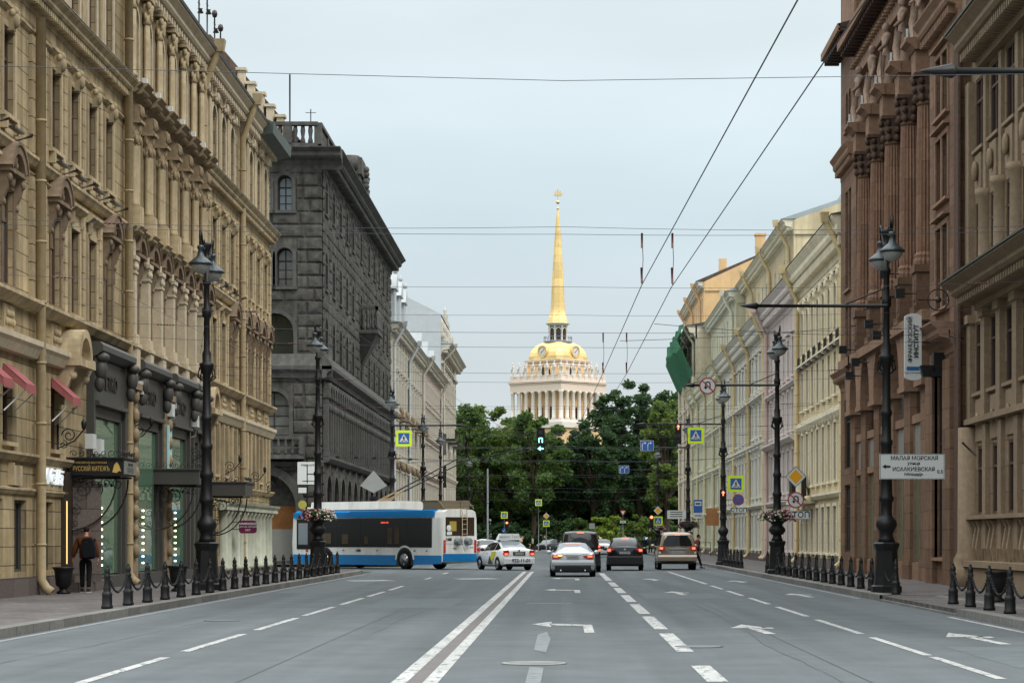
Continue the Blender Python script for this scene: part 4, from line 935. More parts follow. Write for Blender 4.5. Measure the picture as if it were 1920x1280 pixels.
for c in we:
    g = MB(); g.fb(c-.5, c+.5, 0, .08, 11.8, 12.9); g.ball(c, -.16, 12.4, .2, .1, .32, 10, 6); g.build('relief_panel', M['tanredtrim'], Eb); g = MB(); g.fb(c-.55, c+.55, 0, .05, 4.45, 5.7); g.ball(c, -.1, 5.1, .25, .06, .2, 8, 5); g.build('relief_panel', M['tanredtrim'], Eb); g = MB()
    g.fb(c-.55, c+.55, 0, .06, .9, 2.1)
    for sx in (-.3, .3): g.extr([(0,1.0),(.12,1.0),(.2,1.3),(.1,1.9),(.2,2.1),(0,2.1)], c+sx-.1, c+sx+.1)
    g.build('sill_panel', M['tanredtrim'], Eb)
cornice(Eb, 2.0, LE, 8.25, .75, 1.0, M['tanredtrim'], .25, 'hood_cornice', dent=.35); cornice(Eb, 2.0, LE, 15.3, .95, .9, M['tanredtrim'], .2, 'cornice', dent=.3)
g = MB(); g.extr([(0,9.0),(1.3,9.01),(1.3,9.06),(0,9.3)], 1.98, LE); g.extr([(0,16.25),(1.15,16.26),(1.15,16.32),(0,16.6)], 1.98, LE); g.build('flashing', M['darkroof'], Eb)
for z, h, p in ((4.95,.2,.25),(2.12,.14,.3),(.72,.2,.4)): g = MB(); g.extr([(0,z),(p,z+.03),(p,z+h),(0,z+h+.02)], 0, LE); g.build('string_course', M['tanredtrim'], Eb)
g = MB(); g.fb(.05, LE, 0, .3, .1, .72); g.lathe([(.55,.1),(.55,.7),(.48,.75),(.5,.95),(.42,1.1),(.38,1.2),(.36,4.9)], .45, -.1, 14); g.build('plinth', M['tanredtrim'], Eb)
cornice(Eb, -.8, LE, 24.5, 1.2, 1.2, M['tanredtrim'], 0, 'roof_cornice', dent=.4)
g = MB(); g.tube([(.0,-.2,7.6),(-.3,-.6,7.7),(-.3,-.6,7.9)], .03, 5); g.tube([(2,-.2,4.0),(1.9,-.6,4.4)], .03, 5); g.build('wall_bracket', M['ironbrown'], Eb)

# ================================================================== right row beyond
M['yellow'] = mat('yellow_cream_stucco', (.60,.50,.32), .85, var=.08, vs=2, stain=.14, streak=.22)
M['yellowtrim'] = mat('pale_yellow_trim', (.74,.67,.50), .8, var=.08, vs=3, stain=.12, streak=.1)
M['rose'] = mat('rose_stucco', (.58,.49,.46), .85, var=.08, stain=.12, streak=.15)
M['rosetrim'] = mat('pale_rose_trim', (.64,.57,.53), .8, var=.08)
M['ivory'] = mat('ivory_stucco', (.64,.62,.53), .85, var=.08, stain=.12, streak=.2)
M['ivorytrim'] = mat('ivory_trim', (.68,.66,.57), .8, var=.08)
M['palegreen'] = mat('pale_green_stucco', (.55,.53,.39), .85, var=.08, stain=.12, streak=.2)
M['greentrim'] = mat('pale_green_trim', (.66,.65,.53), .8, var=.08)
M['beige'] = mat('beige_stucco', (.60,.52,.38), .85, var=.1, stain=.15, streak=.2)
M['beigetrim'] = mat('beige_trim', (.63,.57,.46), .8, var=.1)
M['ochre'] = mat('ochre_stucco', (.72,.48,.25), .85, var=.06, stain=.1, streak=.08)
M['pipe_y'] = mat('yellow_pipe', (.60,.48,.26), .55, var=.1, streak=.15)
M['frame_pale'] = mat('window_frame_pale', (.45,.43,.38), .6, var=.05)
M['glassp'] = glassmat('curtained_glass', (.10,.105,.10), .45, chance=.7)
XR = 12.7
NR = dict(frame='frame_pale', glass='glassp')
R1, cs, LL = rowbuilding('yellow_building', 'cream-yellow building with tall windows and big drainpipes next to the columned granite building', 1, XR, 101.2, 123.0, 16.0, M['yellow'], M['yellowtrim'],
    [(.9,1.3,2.2,False,'plain'),(4.3,1.1,2.7,False,'ped'),(8.3,1.0,2.0,False,'fine'),(11.2,1.0,2.3,True,'key')], 2.5, strings=((3.5,.25,.3),(7.2,.35,.25),(10.5,.2,.25),(14.0,.15,.15)), cor=(1.6,.75), pipes=(102.2,122.0), pipem=M['pipe_y'], roofm=M['darkroof'], dent=.4, **NR)
for c in cs: g = MB(); g.fb(c-.6, c+.6, .0, .25, 10.45, 10.52); [g.fb(c-.6+.13*i, c-.585+.13*i, .22, .24, 10.52, 11.1) for i in range(10)]; g.fb(c-.6, c+.6, .22, .24, 11.1, 11.13); g.build('window_railing', M['ironbrown'], R1)
g = MB(); g.fb(2.5, 8.5, .0, .9, 3.35, 3.5); g.fb(8, 9.2, .8, .95, 3.5, 4.6); g.build('balcony', M['yellowtrim'], R1)
sg = MB(); sg.fb(4.6, 6.0, .2, .95, 3.52, 4.75); sg.build('dark_box_sign', M['black'], R1)
R2, cs, LL = rowbuilding('pink_building', 'rose-pink building with white trim between the cream-yellow and ivory buildings', 1, XR, 123.05, 141.0, 15.7, M['rose'], M['rosetrim'],
    [(.9,1.2,2.2,False,'plain'),(4.2,1.1,2.3,False,'ped'),(7.6,1.1,2.2,False,'plain'),(10.6,1.1,2.1,False,'fine')], 2.6, strings=((3.5,.25,.25),(6.9,.3,.5),(10.0,.2,.3)), cor=(1.4,.75), pipes=(140.4,), pipem=mat('rose_pipe', (.52,.40,.36), .6), roofm=M['darkroof'], **NR)
R3, cs, LL = rowbuilding('ivory_building', 'ivory building with small window hoods, next after the rose-pink one in the right row', 1, XR, 141.05, 180.0, 15.6, M['ivory'], M['ivorytrim'],
    [(.9,1.2,2.2,False,'plain'),(4.3,1.1,2.5,False,'ped'),(8.2,1.1,2.1,False,'ped'),(11.2,1.1,2.1,False,'fine')], 2.9, strings=((3.5,.25,.3),(7.4,.3,.3),(10.5,.2,.3)), cor=(1.4,.75), pipes=(142,154,167), pipem=M['pipe_y'], roofm=M['palemetal'], **NR)
R4, cs, LL = rowbuilding('green_building', 'pale green building low in the right row beyond the ivory one', 1, XR, 180.05, 222.0, 15.6, M['palegreen'], M['greentrim'],
    [(.9,1.2,2.2,False,'plain'),(4.3,1.1,2.3,False,'fine'),(7.8,1.1,2.1,False,'ped'),(11.0,1.1,2.2,False,'plain')], 2.8, strings=((3.5,.25,.3),(7.0,.3,.3),(10.3,.2,.3)), cor=(1.4,.8), pipes=(181,190,201,212,221), pipem=mat('green_pipe', (.50,.47,.30), .55), roofm=M['darkroof'], **NR)
R5, cs, LL = rowbuilding('scaffold_net_building', 'worn beige building far right with a green net hung from its eave', 1, XR+.2, 222.05, 252.0, 22.3, M['beige'], M['beigetrim'],
    [(.9,1.3,2.4,False,'plain'),(4.6,1.1,2.3,False,'ped'),(8.2,1.1,2.3,False,'plain'),(11.8,1.1,2.3,False,'ped'),(15.4,1.1,2.2,False,'plain'),(18.6,1.0,1.8,False,'plain')], 2.9, strings=((3.7,.25,.3),(7.4,.3,.3),(11.0,.2,.3),(14.6,.2,.3)), cor=(1.3,.9), pipes=(223,231,240,249), roofm=M['darkroof'], **NR)
M['net'] = mat('green_net', (.035,.13,.07), .8, var=.15, vs=1.5)
g = MB(); nn = 14
top = [(nn_*30./nn, -1.3-.25*math.sin(nn_*2.1), 22.5) for nn_ in range(nn+1)]
mid = [(nn_*30./nn, -1.55+.3*math.sin(nn_*1.7), 20.6-.5*math.sin(nn_*1.3)) for nn_ in range(nn+1)]
bot = [(nn_*30./nn, -.25-.15*math.cos(nn_*1.9), 18.0-.9*abs(math.sin(nn_*1.1))) for nn_ in range(nn+1)]
vs = top+mid+bot; k = nn+1; g.add(vs, [(i,i+1,k+i+1,k+i) for i in range(nn)] + [(k+i,k+i+1,2*k+i+1,2*k+i) for i in range(nn)])
g.add([top[0], mid[0], bot[0], (0,-.05,22.5)], [(0,1,2,3)]); g.build('net', M['net'], R5)
# taller blocks set back behind the right row
def backblock(name, label, X, Ya, Yb, zt, wm, tm, rows, slope, Xend, cor=(.9,.8), **k):
    r, cs, LL = rowbuilding(name, label, 1, X, Ya, Yb, zt, wm, tm, rows, 3.4, cor=cor, slope=slope, depth=Xend-X, plinth=0, **k); 
    L = Yb-Ya; g = MB(); D = Xend-X; g.add([(L+.13,-.0,zt-1),(L+.13,D,zt-1),(L+.13,D,zt+slope-.08),(L+.13,0,zt-.06)], [(0,1,2,3)]); g.build('gable', wm, r); return r
b1 = backblock('cream_block', 'tall cream block with a blank gable rising behind the ivory building', 15.2, 150, 207, 22.6, M['yellow'], M['yellowtrim'], [(15.4,1.0,2.0,False,None),(18.7,1.0,1.9,False,None)], 3.4, 24.5, pipes=(152,166,181), pipem=M['pipe_y'], roofm=M['palemetal'])
g = MB()
for i in range(6): g.fb(57.0-.5, 57.05, -.2, 0, 0, .1)
g.add([(52.0,4.6,24.6),(52.0,3.2,24.2),(52.0,4.6,26.4),(52.0,5.0,24.8)], [(0,1,2,3)]); g.build('roof_hatch', M['palemetal'], b1)
b2 = backblock('green_block', 'tall pale green block behind the low green building on the right', 14.4, 190, 222, 22.2, M['palegreen'], M['greentrim'], [(15.4,1.0,2.0,False,None),(18.6,1.0,2.0,False,None)], 2.5, 20, pipes=(192,), roofm=M['palemetal'])
b3 = backblock('ochre_block', 'tall ochre-orange block with a blank firewall and chimney, farthest in the right row', 14.6, 236, 272, 28.2, M['ochre'], M['beigetrim'], [(18.6,1.1,1.9,False,None),(22.0,1.1,1.9,False,None),(25.0,1.1,1.7,False,None)], 4.6, 24.5, pipes=(240,254,268), pipem=M['ochre'], roofm=M['penthouse'])
g = MB(); g.box(34.8, 35.8, 5.4, 6.4, 28, 33.0); g.box(34.7, 35.9, 5.3, 6.5, 33, 33.2); g.build('chimney', M['ochre'], b3); g = MB(); g.box(34.8, 35.6, 1.6, 2.4, 28, 30.6); g.build('chimney', M['ochre'], b3)
g = MB(); [g.box(36.02, 36.05, x_, x_+.16, z_, z_+.2) for z_ in (27.6, 24.2, 20.6) for x_ in (.7, 1.9, 3.1)]; g.build('wall_anchor', M['ironbrown'], b3)
# ================================================================== ground, road, pavements
asp = mat('asphalt', (.118,.130,.135), .88, var=.1, vs=.9, bump=.3, bs=45, stain=.07)
aspn = MATS['asphalt'].node_tree
_t = aspn; _b = _t.nodes['Principled BSDF']; _src = _b.inputs['Base Color'].links[0].from_socket
_tc = [n for n in _t.nodes if n.type == 'TEX_COORD'][0]
_n = N('ShaderNodeTexNoise', _t); _n.inputs['Scale'].default_value = 55; _n.inputs['Detail'].default_value = 3; _t.links.new(_tc.outputs['Object'], _n.inputs['Vector'])
_m = N('ShaderNodeMapRange', _t); _m.inputs[1].default_value = .3; _m.inputs[2].default_value = .7; _m.inputs[3].default_value = .82; _m.inputs[4].default_value = 1.2; _t.links.new(_n.outputs[0], _m.inputs[0])
_v = N('ShaderNodeVectorMath', _t, operation='SCALE'); _t.links.new(_src, _v.inputs[0]); _t.links.new(_m.outputs[0], _v.inputs['Scale'])
# lengthwise wheel-track wear
_mp = N('ShaderNodeMapping', _t); _mp.inputs['Scale'].default_value = (.75, .02, 1); _n2 = N('ShaderNodeTexNoise', _t); _n2.inputs['Scale'].default_value = 1.6; _n2.inputs['Detail'].default_value = 4
_t.links.new(_tc.outputs['Object'], _mp.inputs[0]); _t.links.new(_mp.outputs[0], _n2.inputs['Vector'])
_m2 = N('ShaderNodeMapRange', _t); _m2.inputs[1].default_value = .3; _m2.inputs[2].default_value = .7; _m2.inputs[3].default_value = .84; _m2.inputs[4].default_value = 1.12; _t.links.new(_n2.outputs[0], _m2.inputs[0])
_v2 = N('ShaderNodeVectorMath', _t, operation='SCALE'); _t.links.new(_v.outputs[0], _v2.inputs[0]); _t.links.new(_m2.outputs[0], _v2.inputs['Scale']); _t.links.new(_v2.outputs[0], _b.inputs['Base Color'])
pav = mat('paving_slabs', (.14,.127,.122), .75, var=.16, vs=3, bump=.15, bs=20, joints=('xy',.6,.4), jdepth=.6, stain=.2)
kerbm = mat('kerb_granite', (.18,.176,.165), .7, var=.2, vs=7, bump=.15, joints=('xy',60,1.2), jdepth=.35, off=0)
paint = mat('road_paint', (.43,.43,.41), .65, var=.12, vs=3, stain=.25)
def wearpaint(m, lo):
    t = m.node_tree; b = t.nodes['Principled BSDF']; src = b.inputs['Base Color'].links[0].from_socket
    tcn = [n for n in t.nodes if n.type == 'TEX_COORD'][0]; mpn = N('ShaderNodeMapping', t); mpn.inputs['Scale'].default_value = (9, 2.2, 1); n = N('ShaderNodeTexNoise', t); n.inputs['Scale'].default_value = 1; n.inputs['Detail'].default_value = 10; n.inputs['Roughness'].default_value = .75
    t.links.new(tcn.outputs['Object'], mpn.inputs[0]); t.links.new(mpn.outputs[0], n.inputs['Vector']); r_ = N('ShaderNodeMapRange', t); r_.inputs[1].default_value = lo; r_.inputs[2].default_value = lo+.05; t.links.new(n.outputs[0], r_.inputs[0])
    mm = N('ShaderNodeMix', t, data_type='RGBA'); t.links.new(r_.outputs[0], mm.inputs[0]); t.links.new(src, mm.inputs[6]); mm.inputs[7].default_value = (.12,.135,.14,1); t.links.new(mm.outputs[2], b.inputs['Base Color'])
wearpaint(paint, .53)
paintw = mat('worn_road_paint', (.25,.26,.26), .7, var=.3, vs=4)
soil = mat('ground_soil', (.05,.06,.035), .95, var=.3)
lawn = mat('lawn', (.035,.07,.018), .95, var=.3, vs=1)
def sheet(name, poly, z, m, kind='structure'):
    g = MB(); g.add([(x, y, z) for x, y in poly], [tuple(range(len(poly)))]); o = g.build(name, m); o['kind'] = kind; return o
sheet('ground', [(-600,-150),(600,-150),(600,1100),(-600,1100)], -.012, soil)
sheet('road', [(-9.0,-30),(8.1,-30),(8.1,400),(-9.0,400)], 0, asp)
sheet('side_street', [(-120,108.2),(-9.0,108.2),(-9.0,125.6),(-120,125.6)], -.0045, asp)
sheet('square_road', [(-160,291),(160,291),(160,308),(-160,308)], -.006, asp)
def slab(name, poly, z1, m, kerb_edges=None, kw=.28):
    g = MB(); g.prismz(poly, -.05, z1); o = g.build(name, m); o['kind'] = 'structure'; return o
def corner(cx, cy, r, a0, a1, n=10): return [(cx + r*math.cos(R(a0+(a1-a0)*i/n)), cy + r*math.sin(R(a0+(a1-a0)*i/n))) for i in range(n+1)]
# left near pavement, rounded into the side street
def offs(poly_in, z1): pass
def pavement(name, edge, back, z=.15, kw=.25, kz=.155):
    """edge: kerb line (list of points), back: closing points; kerb is a band along the edge"""
    g = MB(); g.prismz(edge + back, -.05, z-.004); o = g.build(name, pav); o['kind'] = 'structure'
    k = MB(); E = [Vector((x, y, 0)) for x, y in edge]; ins = []
    bx = sum(p[0] for p in back)/len(back)
    for i, p in enumerate(E):
        t = (E[min(i+1, len(E)-1)] - E[max(i-1, 0)]).normalized(); nrm = Vector((-t.y, t.x, 0))
        c = Vector((bx, p.y, 0)) - p
        if i == 0: sgn = 1 if nrm.dot(c) > 0 else -1
        ins.append(p + nrm*kw*sgn)
    outw = [p - (q-p).normalized()*.06 for p, q in zip(E, ins)]
    for i in range(len(E)-1):
        a, b, c, d = outw[i], outw[i+1], ins[i+1], ins[i]
        k.add([(a.x,a.y,-.02),(b.x,b.y,-.02),(b.x,b.y,kz),(a.x,a.y,kz),(c.x,c.y,kz),(d.x,d.y,kz)], [(0,1,2,3),(3,2,4,5)])
    ko = k.build('kerb', kerbm); ko['kind'] = 'structure'; return o
pavement('pavement', [(-9.0,-30),(-9.0,101.5)] + corner(-15.7, 101.5, 6.7, 0, 90)[1:] + [(-120,108.2)], [(-120,105.3),(-13.6,105.3),(-13.6,-30)])
pavement('pavement', [(-120,125.6),(-15,125.6)] + corner(-15, 131.6, 6.0, 270, 360)[1:] + [(-9.0,291)], [(-120,291)])
pavement('pavement', [(8.1,46.5),(8.1,-30)], [(60,-30),(60,46.5)])
pavement('pavement', [(8.1,57.8)] + [(8.1,283)] + corner(16.1, 283, 8, 180, 90)[1:] + [(160,291)], [(160,57.8)])
g = MB(); g.prismz([(8.1,46.5),(8.1,57.8),(60,57.8),(60,46.5)], -.05, .135); o = g.build('pavement', pav); o['kind'] = 'structure'
g = MB(); g.box(8.02, 8.36, 46.5, 57.8, -.02, .05); g.add([(8.36,46.5,.05),(8.36,57.8,.05),(9.6,57.8,.15),(9.6,46.5,.15)], [(0,1,2,3)]); o = g.build('kerb', kerbm); o['kind'] = 'structure'
# garden beyond the cross road
sheet('lawn', [(-160,308.4),(160,308.4),(160,430),(-160,430)], .05, lawn)
# ------------------------------------------------------------------ markings (children of the road)
road = bpy.data.objects['road']
def mark(name, quads, m=paint, z=.005):
    g = MB()
    for q in quads: g.add([(x, y, z) for x, y in q], [tuple(range(len(q)))])
    return g.build(name, m, road)
def rect(x, y0, y1, w): return [(x-w/2,y0),(x+w/2,y0),(x+w/2,y1),(x-w/2,y1)]
mark('double_line', [rect(-1.82,5,108,.17), rect(-1.47,5,108,.17)])
mark('worn_strip', [rect(-1.645,5,108,.17)], mat('worn_strip', (.15,.14,.135), .8, var=.1), .0045)
for a, b in ((8,14.5),(16.5,23),(25.1,30.5),(32,37.9),(39.5,45.5),(46.8,52.9),(54.6,60.4),(62.2,67.8),(69.8,75.8),(88,92),(101,105)): mark('lane_dash', [rect(-5.33,a,b,.14)])
for a, b in ((12,15),(18.5,22),(25.3,28.5),(32,38.1),(39.9,46.4),(48,55),(57,63.8),(66,72.8),(75,82),(85,103)): mark('wide_lane_dash', [rect(1.72,a,b,.24)])
for a, b in ((12,16.5),(19,24.5),(25.8,30.6),(31,36.6),(38,44.6),(46.4,52.9),(55,60.8),(63,69),(71,76.5)): mark('lane_dash', [rect(4.97,a,b,.13)])
mark('lane_line', [rect(4.97,79,108,.14)])
mark('edge_line', [rect(-8.72,0,100,.11)], paintw); mark('edge_line', [rect(7.8,0,46,.11)]); mark('edge_line', [rect(7.8,60,110,.11)], paintw)
mark('edge_line', [rect(-3.2,268,288,.15)])
def left_arrow(y, x=.0):
    mark('turn_arrow', [[(x+.36,y-3.2),(x+.53,y-3.2),(x+.53,y+.35),(x-.24,y+.9),(x-.24,y+.1),(x+.36,y-.3)], [(x-.58,y+.6),(x-.22,y-.7),(x-.22,y+1.9)]])
left_arrow(41.6, .0); left_arrow(69.5, -.02); left_arrow(89.5, .1)
def ahead_arrow(y, x):
    mark('ahead_arrow', [[(x+.02,y-2.6),(x+.2,y-2.6),(x+.08,y),(x-.08,y)], [(x-.05,y+1.6),(x-.38,y-.1),(x+.3,y-.1)], [(x+.06,y-.6),(x+.38,y-.3),(x+.38,y+.1),(x+.2,y+.2)]])
for y, x in ((40.5,3.35),(66.5,3.3),(88,3.4),(36.8,6.55),(64,6.6),(84,6.4)): ahead_arrow(y, x)
mark('turn_arrow', [[(-3.9,88),(-2.4,89),(-3.0,90.5),(-4.4,89.6)]]); mark('turn_arrow', [[(-7.8,84.2),(-6.2,85),(-6.8,86.4),(-8.2,85.4)]])
mark('worn_patch', [[(-.42,32.5),(-.24,31.7),(-.2,36),(-.28,38.8),(-.42,37.6)], [(-.42,25),(-.25,25),(-.24,28),(-.42,28.2)], [(-.9,55.2),(.2,55.5),(.2,55.9),(-.9,55.7)]], mat('worn_smear', (.19,.20,.205), .8, var=.3, vs=5))
mark('stop_line', [rect(3.0,106.5,107,5.9)], paintw)
pt1 = mat('asphalt_patch', (.108,.12,.126), .85, var=.12, vs=2, bump=.3, bs=50); pt2 = mat('asphalt_seam', (.045,.048,.05), .6, var=.1); pt3 = mat('asphalt_pale_patch', (.122,.138,.144), .85, var=.12, vs=2)
r8 = random.Random(8)
for q, m_ in (([(-.55,44),(-.05,44),(-.05,100),(-.55,100)],pt1), ([(2.2,60),(4.4,60),(4.4,66),(2.2,66)],pt3), ([(5.6,28),(7.4,28),(7.4,33.5),(5.6,33.5)],pt3), ([(-4.6,52),(-2.6,52),(-2.6,60),(-4.6,60)],pt3), ([(-8.4,66),(-6.8,66),(-6.8,90),(-8.4,90)],pt3)): mark('asphalt_patch', [q], m_, .0025)
def crack(x, y, n, dx, dy, w=.006):
    g = MB(); p0 = Vector((x, y, 0))
    for i in range(n):
        p1 = p0 + Vector((dx + r8.uniform(-.045,.045), dy + r8.uniform(-.2,.2), 0)); d = (p1-p0).normalized(); nn_ = Vector((-d.y, d.x, 0))*w*r8.uniform(.4, 1.3)
        g.add([(p0-nn_) + Vector((0,0,.0033)), (p1-nn_) + Vector((0,0,.0033)), (p1+nn_) + Vector((0,0,.0033)), (p0+nn_) + Vector((0,0,.0033))], [(0,1,2,3)]); p0 = p1
    g.build('asphalt_crack', pt2, road)
for c_ in ((-7.2,20,40,.01,.9),(3.1,22,50,.004,1.1),(-3.2,38,26,.0,1.2)): crack(*c_)
mark('asphalt_seam', [rect(-3.62,6,106,.02), rect(3.42,6,106,.02)], pt2, .003)
g = MB(); g.lathe([(.36,.003),(.36,.01),(.3,.01)], 2.0, 33.5, 24); tag(g.build('manhole_cover', mat('manhole_dark', (.12,.12,.12), .5, metal=.3, var=.2)), 'round manhole cover under the wide dashed lane line', 'manhole cover')
g = MB(); g.lathe([(.34,.003),(.34,.01),(.3,.01)], -6.6, 44, 24); tag(g.build('manhole_cover', MATS['manhole_dark']), 'round manhole cover in the left traffic lane', 'manhole cover')
# crossing stripes far
for i in range(14): mark('crossing_stripe', [rect(-7.8+1.15*i,285.2,288.8,.5)])
mh = MB(); mh.lathe([(.42,.004),(.42,.012),(.36,.012),(.36,.009)], -.37, 29.0, 28, 0); 
for i in range(9): mh.box(-.37-.3, -.37+.3, 28.72+.065*i, 28.75+.065*i, .009, .013)
tag(mh.build('manhole_cover', mat('manhole_iron', (.28,.28,.27), .5, metal=.3, var=.2)), 'round iron manhole cover in the centre lane of the asphalt', 'manhole cover')
# ================================================================== street furniture
def ring_prof(pts): return pts
# --- lamp post
def lamp_meshes():
    g = MB()
    g.lathe([(.42,0),(.42,.16),(.36,.2),(.33,.45),(.30,1.1),(.34,1.22),(.36,1.3),(.30,1.34)], 0, 0, 8, 0, rot=R(22.5), smooth=False)
    g.lathe([(.24,1.34),(.2,1.45),(.17,1.55),(.22,1.66),(.29,1.78),(.27,1.9),(.19,2.0),(.15,2.08),(.16,2.4),(.2,2.46),(.2,2.54),(.165,2.6),(.155,3.1),(.19,3.16),(.19,3.26),(.15,3.32),(.14,3.9),(.17,3.95),(.17,4.05),(.13,4.1),(.125,4.7),(.16,4.75),(.15,4.85),(.115,4.9),(.11,6.0),(.16,6.1),(.2,6.25),(.21,6.32),(.12,6.36),(.13,6.6),(.09,6.7),(.085,7.6),(.13,7.65),(.13,7.85),(.085,7.92),(.08,8.5),(.12,8.55),(.12,8.62),(.07,8.7),(.065,9.1)], 0, 0, 16)
    for i in range(4):
        a = math.pi/4 + i*math.pi/2; g.tube([(.14*math.cos(a),.14*math.sin(a),5.85),(.3*math.cos(a),.3*math.sin(a),5.95),(.24*math.cos(a),.24*math.sin(a),6.2)], .03, 5)
        g.fb(-.02, .02, 0, .001, 0, .001)
    post = g.mesh('post', M['iron'])
    g = MB()
    g.lathe([(.05,9.1),(.12,9.15),(.1,9.3),(.06,9.36),(.1,9.5),(.15,9.62),(.15,9.68),(.03,9.72)], 0, 0, 12)
    for s in (-1, 1):
        pts = [(0,s*.05,9.2),(0,s*.3,9.28),(0,s*.62,9.55),(0,s*.84,9.85),(0,s*.95,9.92),(0,s*1.0,9.75),(0,s*.98,9.5)]
        g.tube(pts, [.035,.035,.03,.03,.035,.035,.03], 6)
        scroll(g, 0, s*.42, 9.62, .17, 1.4, 200, 1, .018, flip=s); scroll(g, 0, s*.7, 9.35, .1, 1.3, 20, 1, .015, flip=s)
    arms = g.mesh('arm', M['iron'])
    g = MB(); g.lathe([(.03,.42),(.08,.4),(.1,.34),(.06,.28),(.08,.2),(.11,.1),(.18,.05),(.28,-.04),(.33,-.08),(.34,-.12),(.3,-.14)], 0, 0, 20); shade = g.mesh('lamp_shade', M['lampm'])
    g = MB(); g.lathe([(.28,-.13),(.26,-.2),(.19,-.3),(.1,-.36),(.02,-.38)], 0, 0, 16); bulb = g.mesh('glass_bowl', M['lampglass'])
    return post, arms, shade, bulb
M['lampm'] = mat('lamp_shade_metal', (.035,.045,.05), .35, metal=.3, var=.1)
M['lampglass'] = mat('lamp_bowl_glass', (.33,.34,.32), .12, var=.05)
LP = lamp_meshes()
def lamp(x, y, label, rz=0., z=.15, scale=1.):
    t = thing('street_lamp', label, 'street lamp', (x, y, z), rz, 'ornate twin-headed street lamps')
    put('post', LP[0], t); put('arm', LP[1], t)
    for s in (-1, 1): h = put('lamp_shade', LP[2], t, (0, s*.98, 9.1)); put('glass_bowl', LP[3], h)
    LAMPS.append(t); return t
LAMPS = []
XL_, XR_ = -9.9, 8.65
lamp(-9.98, 63.7, 'tallest-looking black twin-headed lamp post on the left, nearest the viewer', R(-1))
lamp(-9.75, 90.4, 'black twin-headed lamp post with flower planter in front of the trolleybus', R(-1))
lamp(-9.6, 127.7, 'black lamp post on the left whose arm holds a yellow-bordered crossing sign', R(-1))
lamp(-9.6, 156, 'black lamp post on the left just right of the yellow-bordered crossing sign', R(-1))
lamp(-9.6, 178, 'black lamp post farthest but one on the left, by the pink building', R(-1))
lamp(-9.6, 232, 'black lamp post farthest on the left, against the trees', R(-1))
lamp(8.65, 30.0, 'pointed arm and lamp post reaching into the top right corner', R(1))
lamp(8.65, 60.9, 'black twin-headed lamp post behind the white Cyrillic direction sign', R(1))
lamp(8.65, 92.0, 'black twin-headed lamp post with a flower planter and the orange diamond sign', R(1))
lamp(8.65, 123, 'black lamp post with the low red arrow signal and no-stopping sign', R(1))
lamp(8.65, 157.7, 'black twin-headed lamp post beside the blue bus stop sign on the right', R(1))
lamp(8.65, 208, 'black twin-headed lamp post farthest on the right, with a small diamond sign', R(1))
# --- horizontal arrow-tipped sign arms
def arm(x0, x1, y, z, label):
    la = min(LAMPS, key=lambda o: abs(o.location.y-y)+5*abs(o.location.x-x0)); IM = (Matrix.Translation(la.location) @ Matrix.Rotation(la.rotation_euler[2], 4, 'Z')).inverted()
    g = MB(); s = 1 if x1 > x0 else -1
    g.tube([(x0,y,z),(x1,y,z)], .045, 8); g.lathe([(.05,-.0),(.06,.1)], x0, y, 8, 0, z-.05)
    g.M = Matrix.Translation((x1, y, z)) @ Matrix.Rotation(R(90*s), 4, 'Y'); g.lathe([(.045,-.02),(.1,.05),(.03,.4),(.0,.5)], 0, 0, 8); g.M = None
    g.tube([(x0,y,z+.5),(x0+(x1-x0)*.35,y,z)], .02, 5)
    g.v = [tuple(IM @ Vector(p)) for p in g.v]; return g.build('sign_arm', M['iron'], la)
arm(8.65, 5.2, 60.75, 7.79, 'bare black arm with spear tip on the nearest right lamp post')
arm(8.65, 5.3, 91.85, 7.76, 'black spear-tipped arm carrying the round no U-turn sign')
a_ = arm(8.65, 5.15, 29.85, 7.72, '')
g = MB(); g.box(6.6, 8.5, 29.78, 29.92, 7.66, 7.78); [g.box(6.7+.3*i, 6.76+.3*i, 29.77, 29.78, 7.7, 7.74) for i in range(6)]; IM = (Matrix.Translation(a_.parent.location) @ Matrix.Rotation(a_.parent.rotation_euler[2], 4, 'Z')).inverted(); g.v = [tuple(IM @ Vector(p)) for p in g.v]; g.build('clamp_plate', M['whitebox'], a_)
arm(8.65, 4.4, 122.85, 7.74, 'black arm carrying a crossing sign and a red arrow signal')
arm(8.65, 6.1, 157.55, 7.85, 'thin arm holding the larger blue two-lane sign')
arm(8.65, 5.4, 207.8, 7.8, 'thin arm holding the smaller, farther blue two-lane sign')
arm(-9.6, -5.9, 127.55, 7.9, 'black arm on the left holding the yellow-bordered crossing sign')
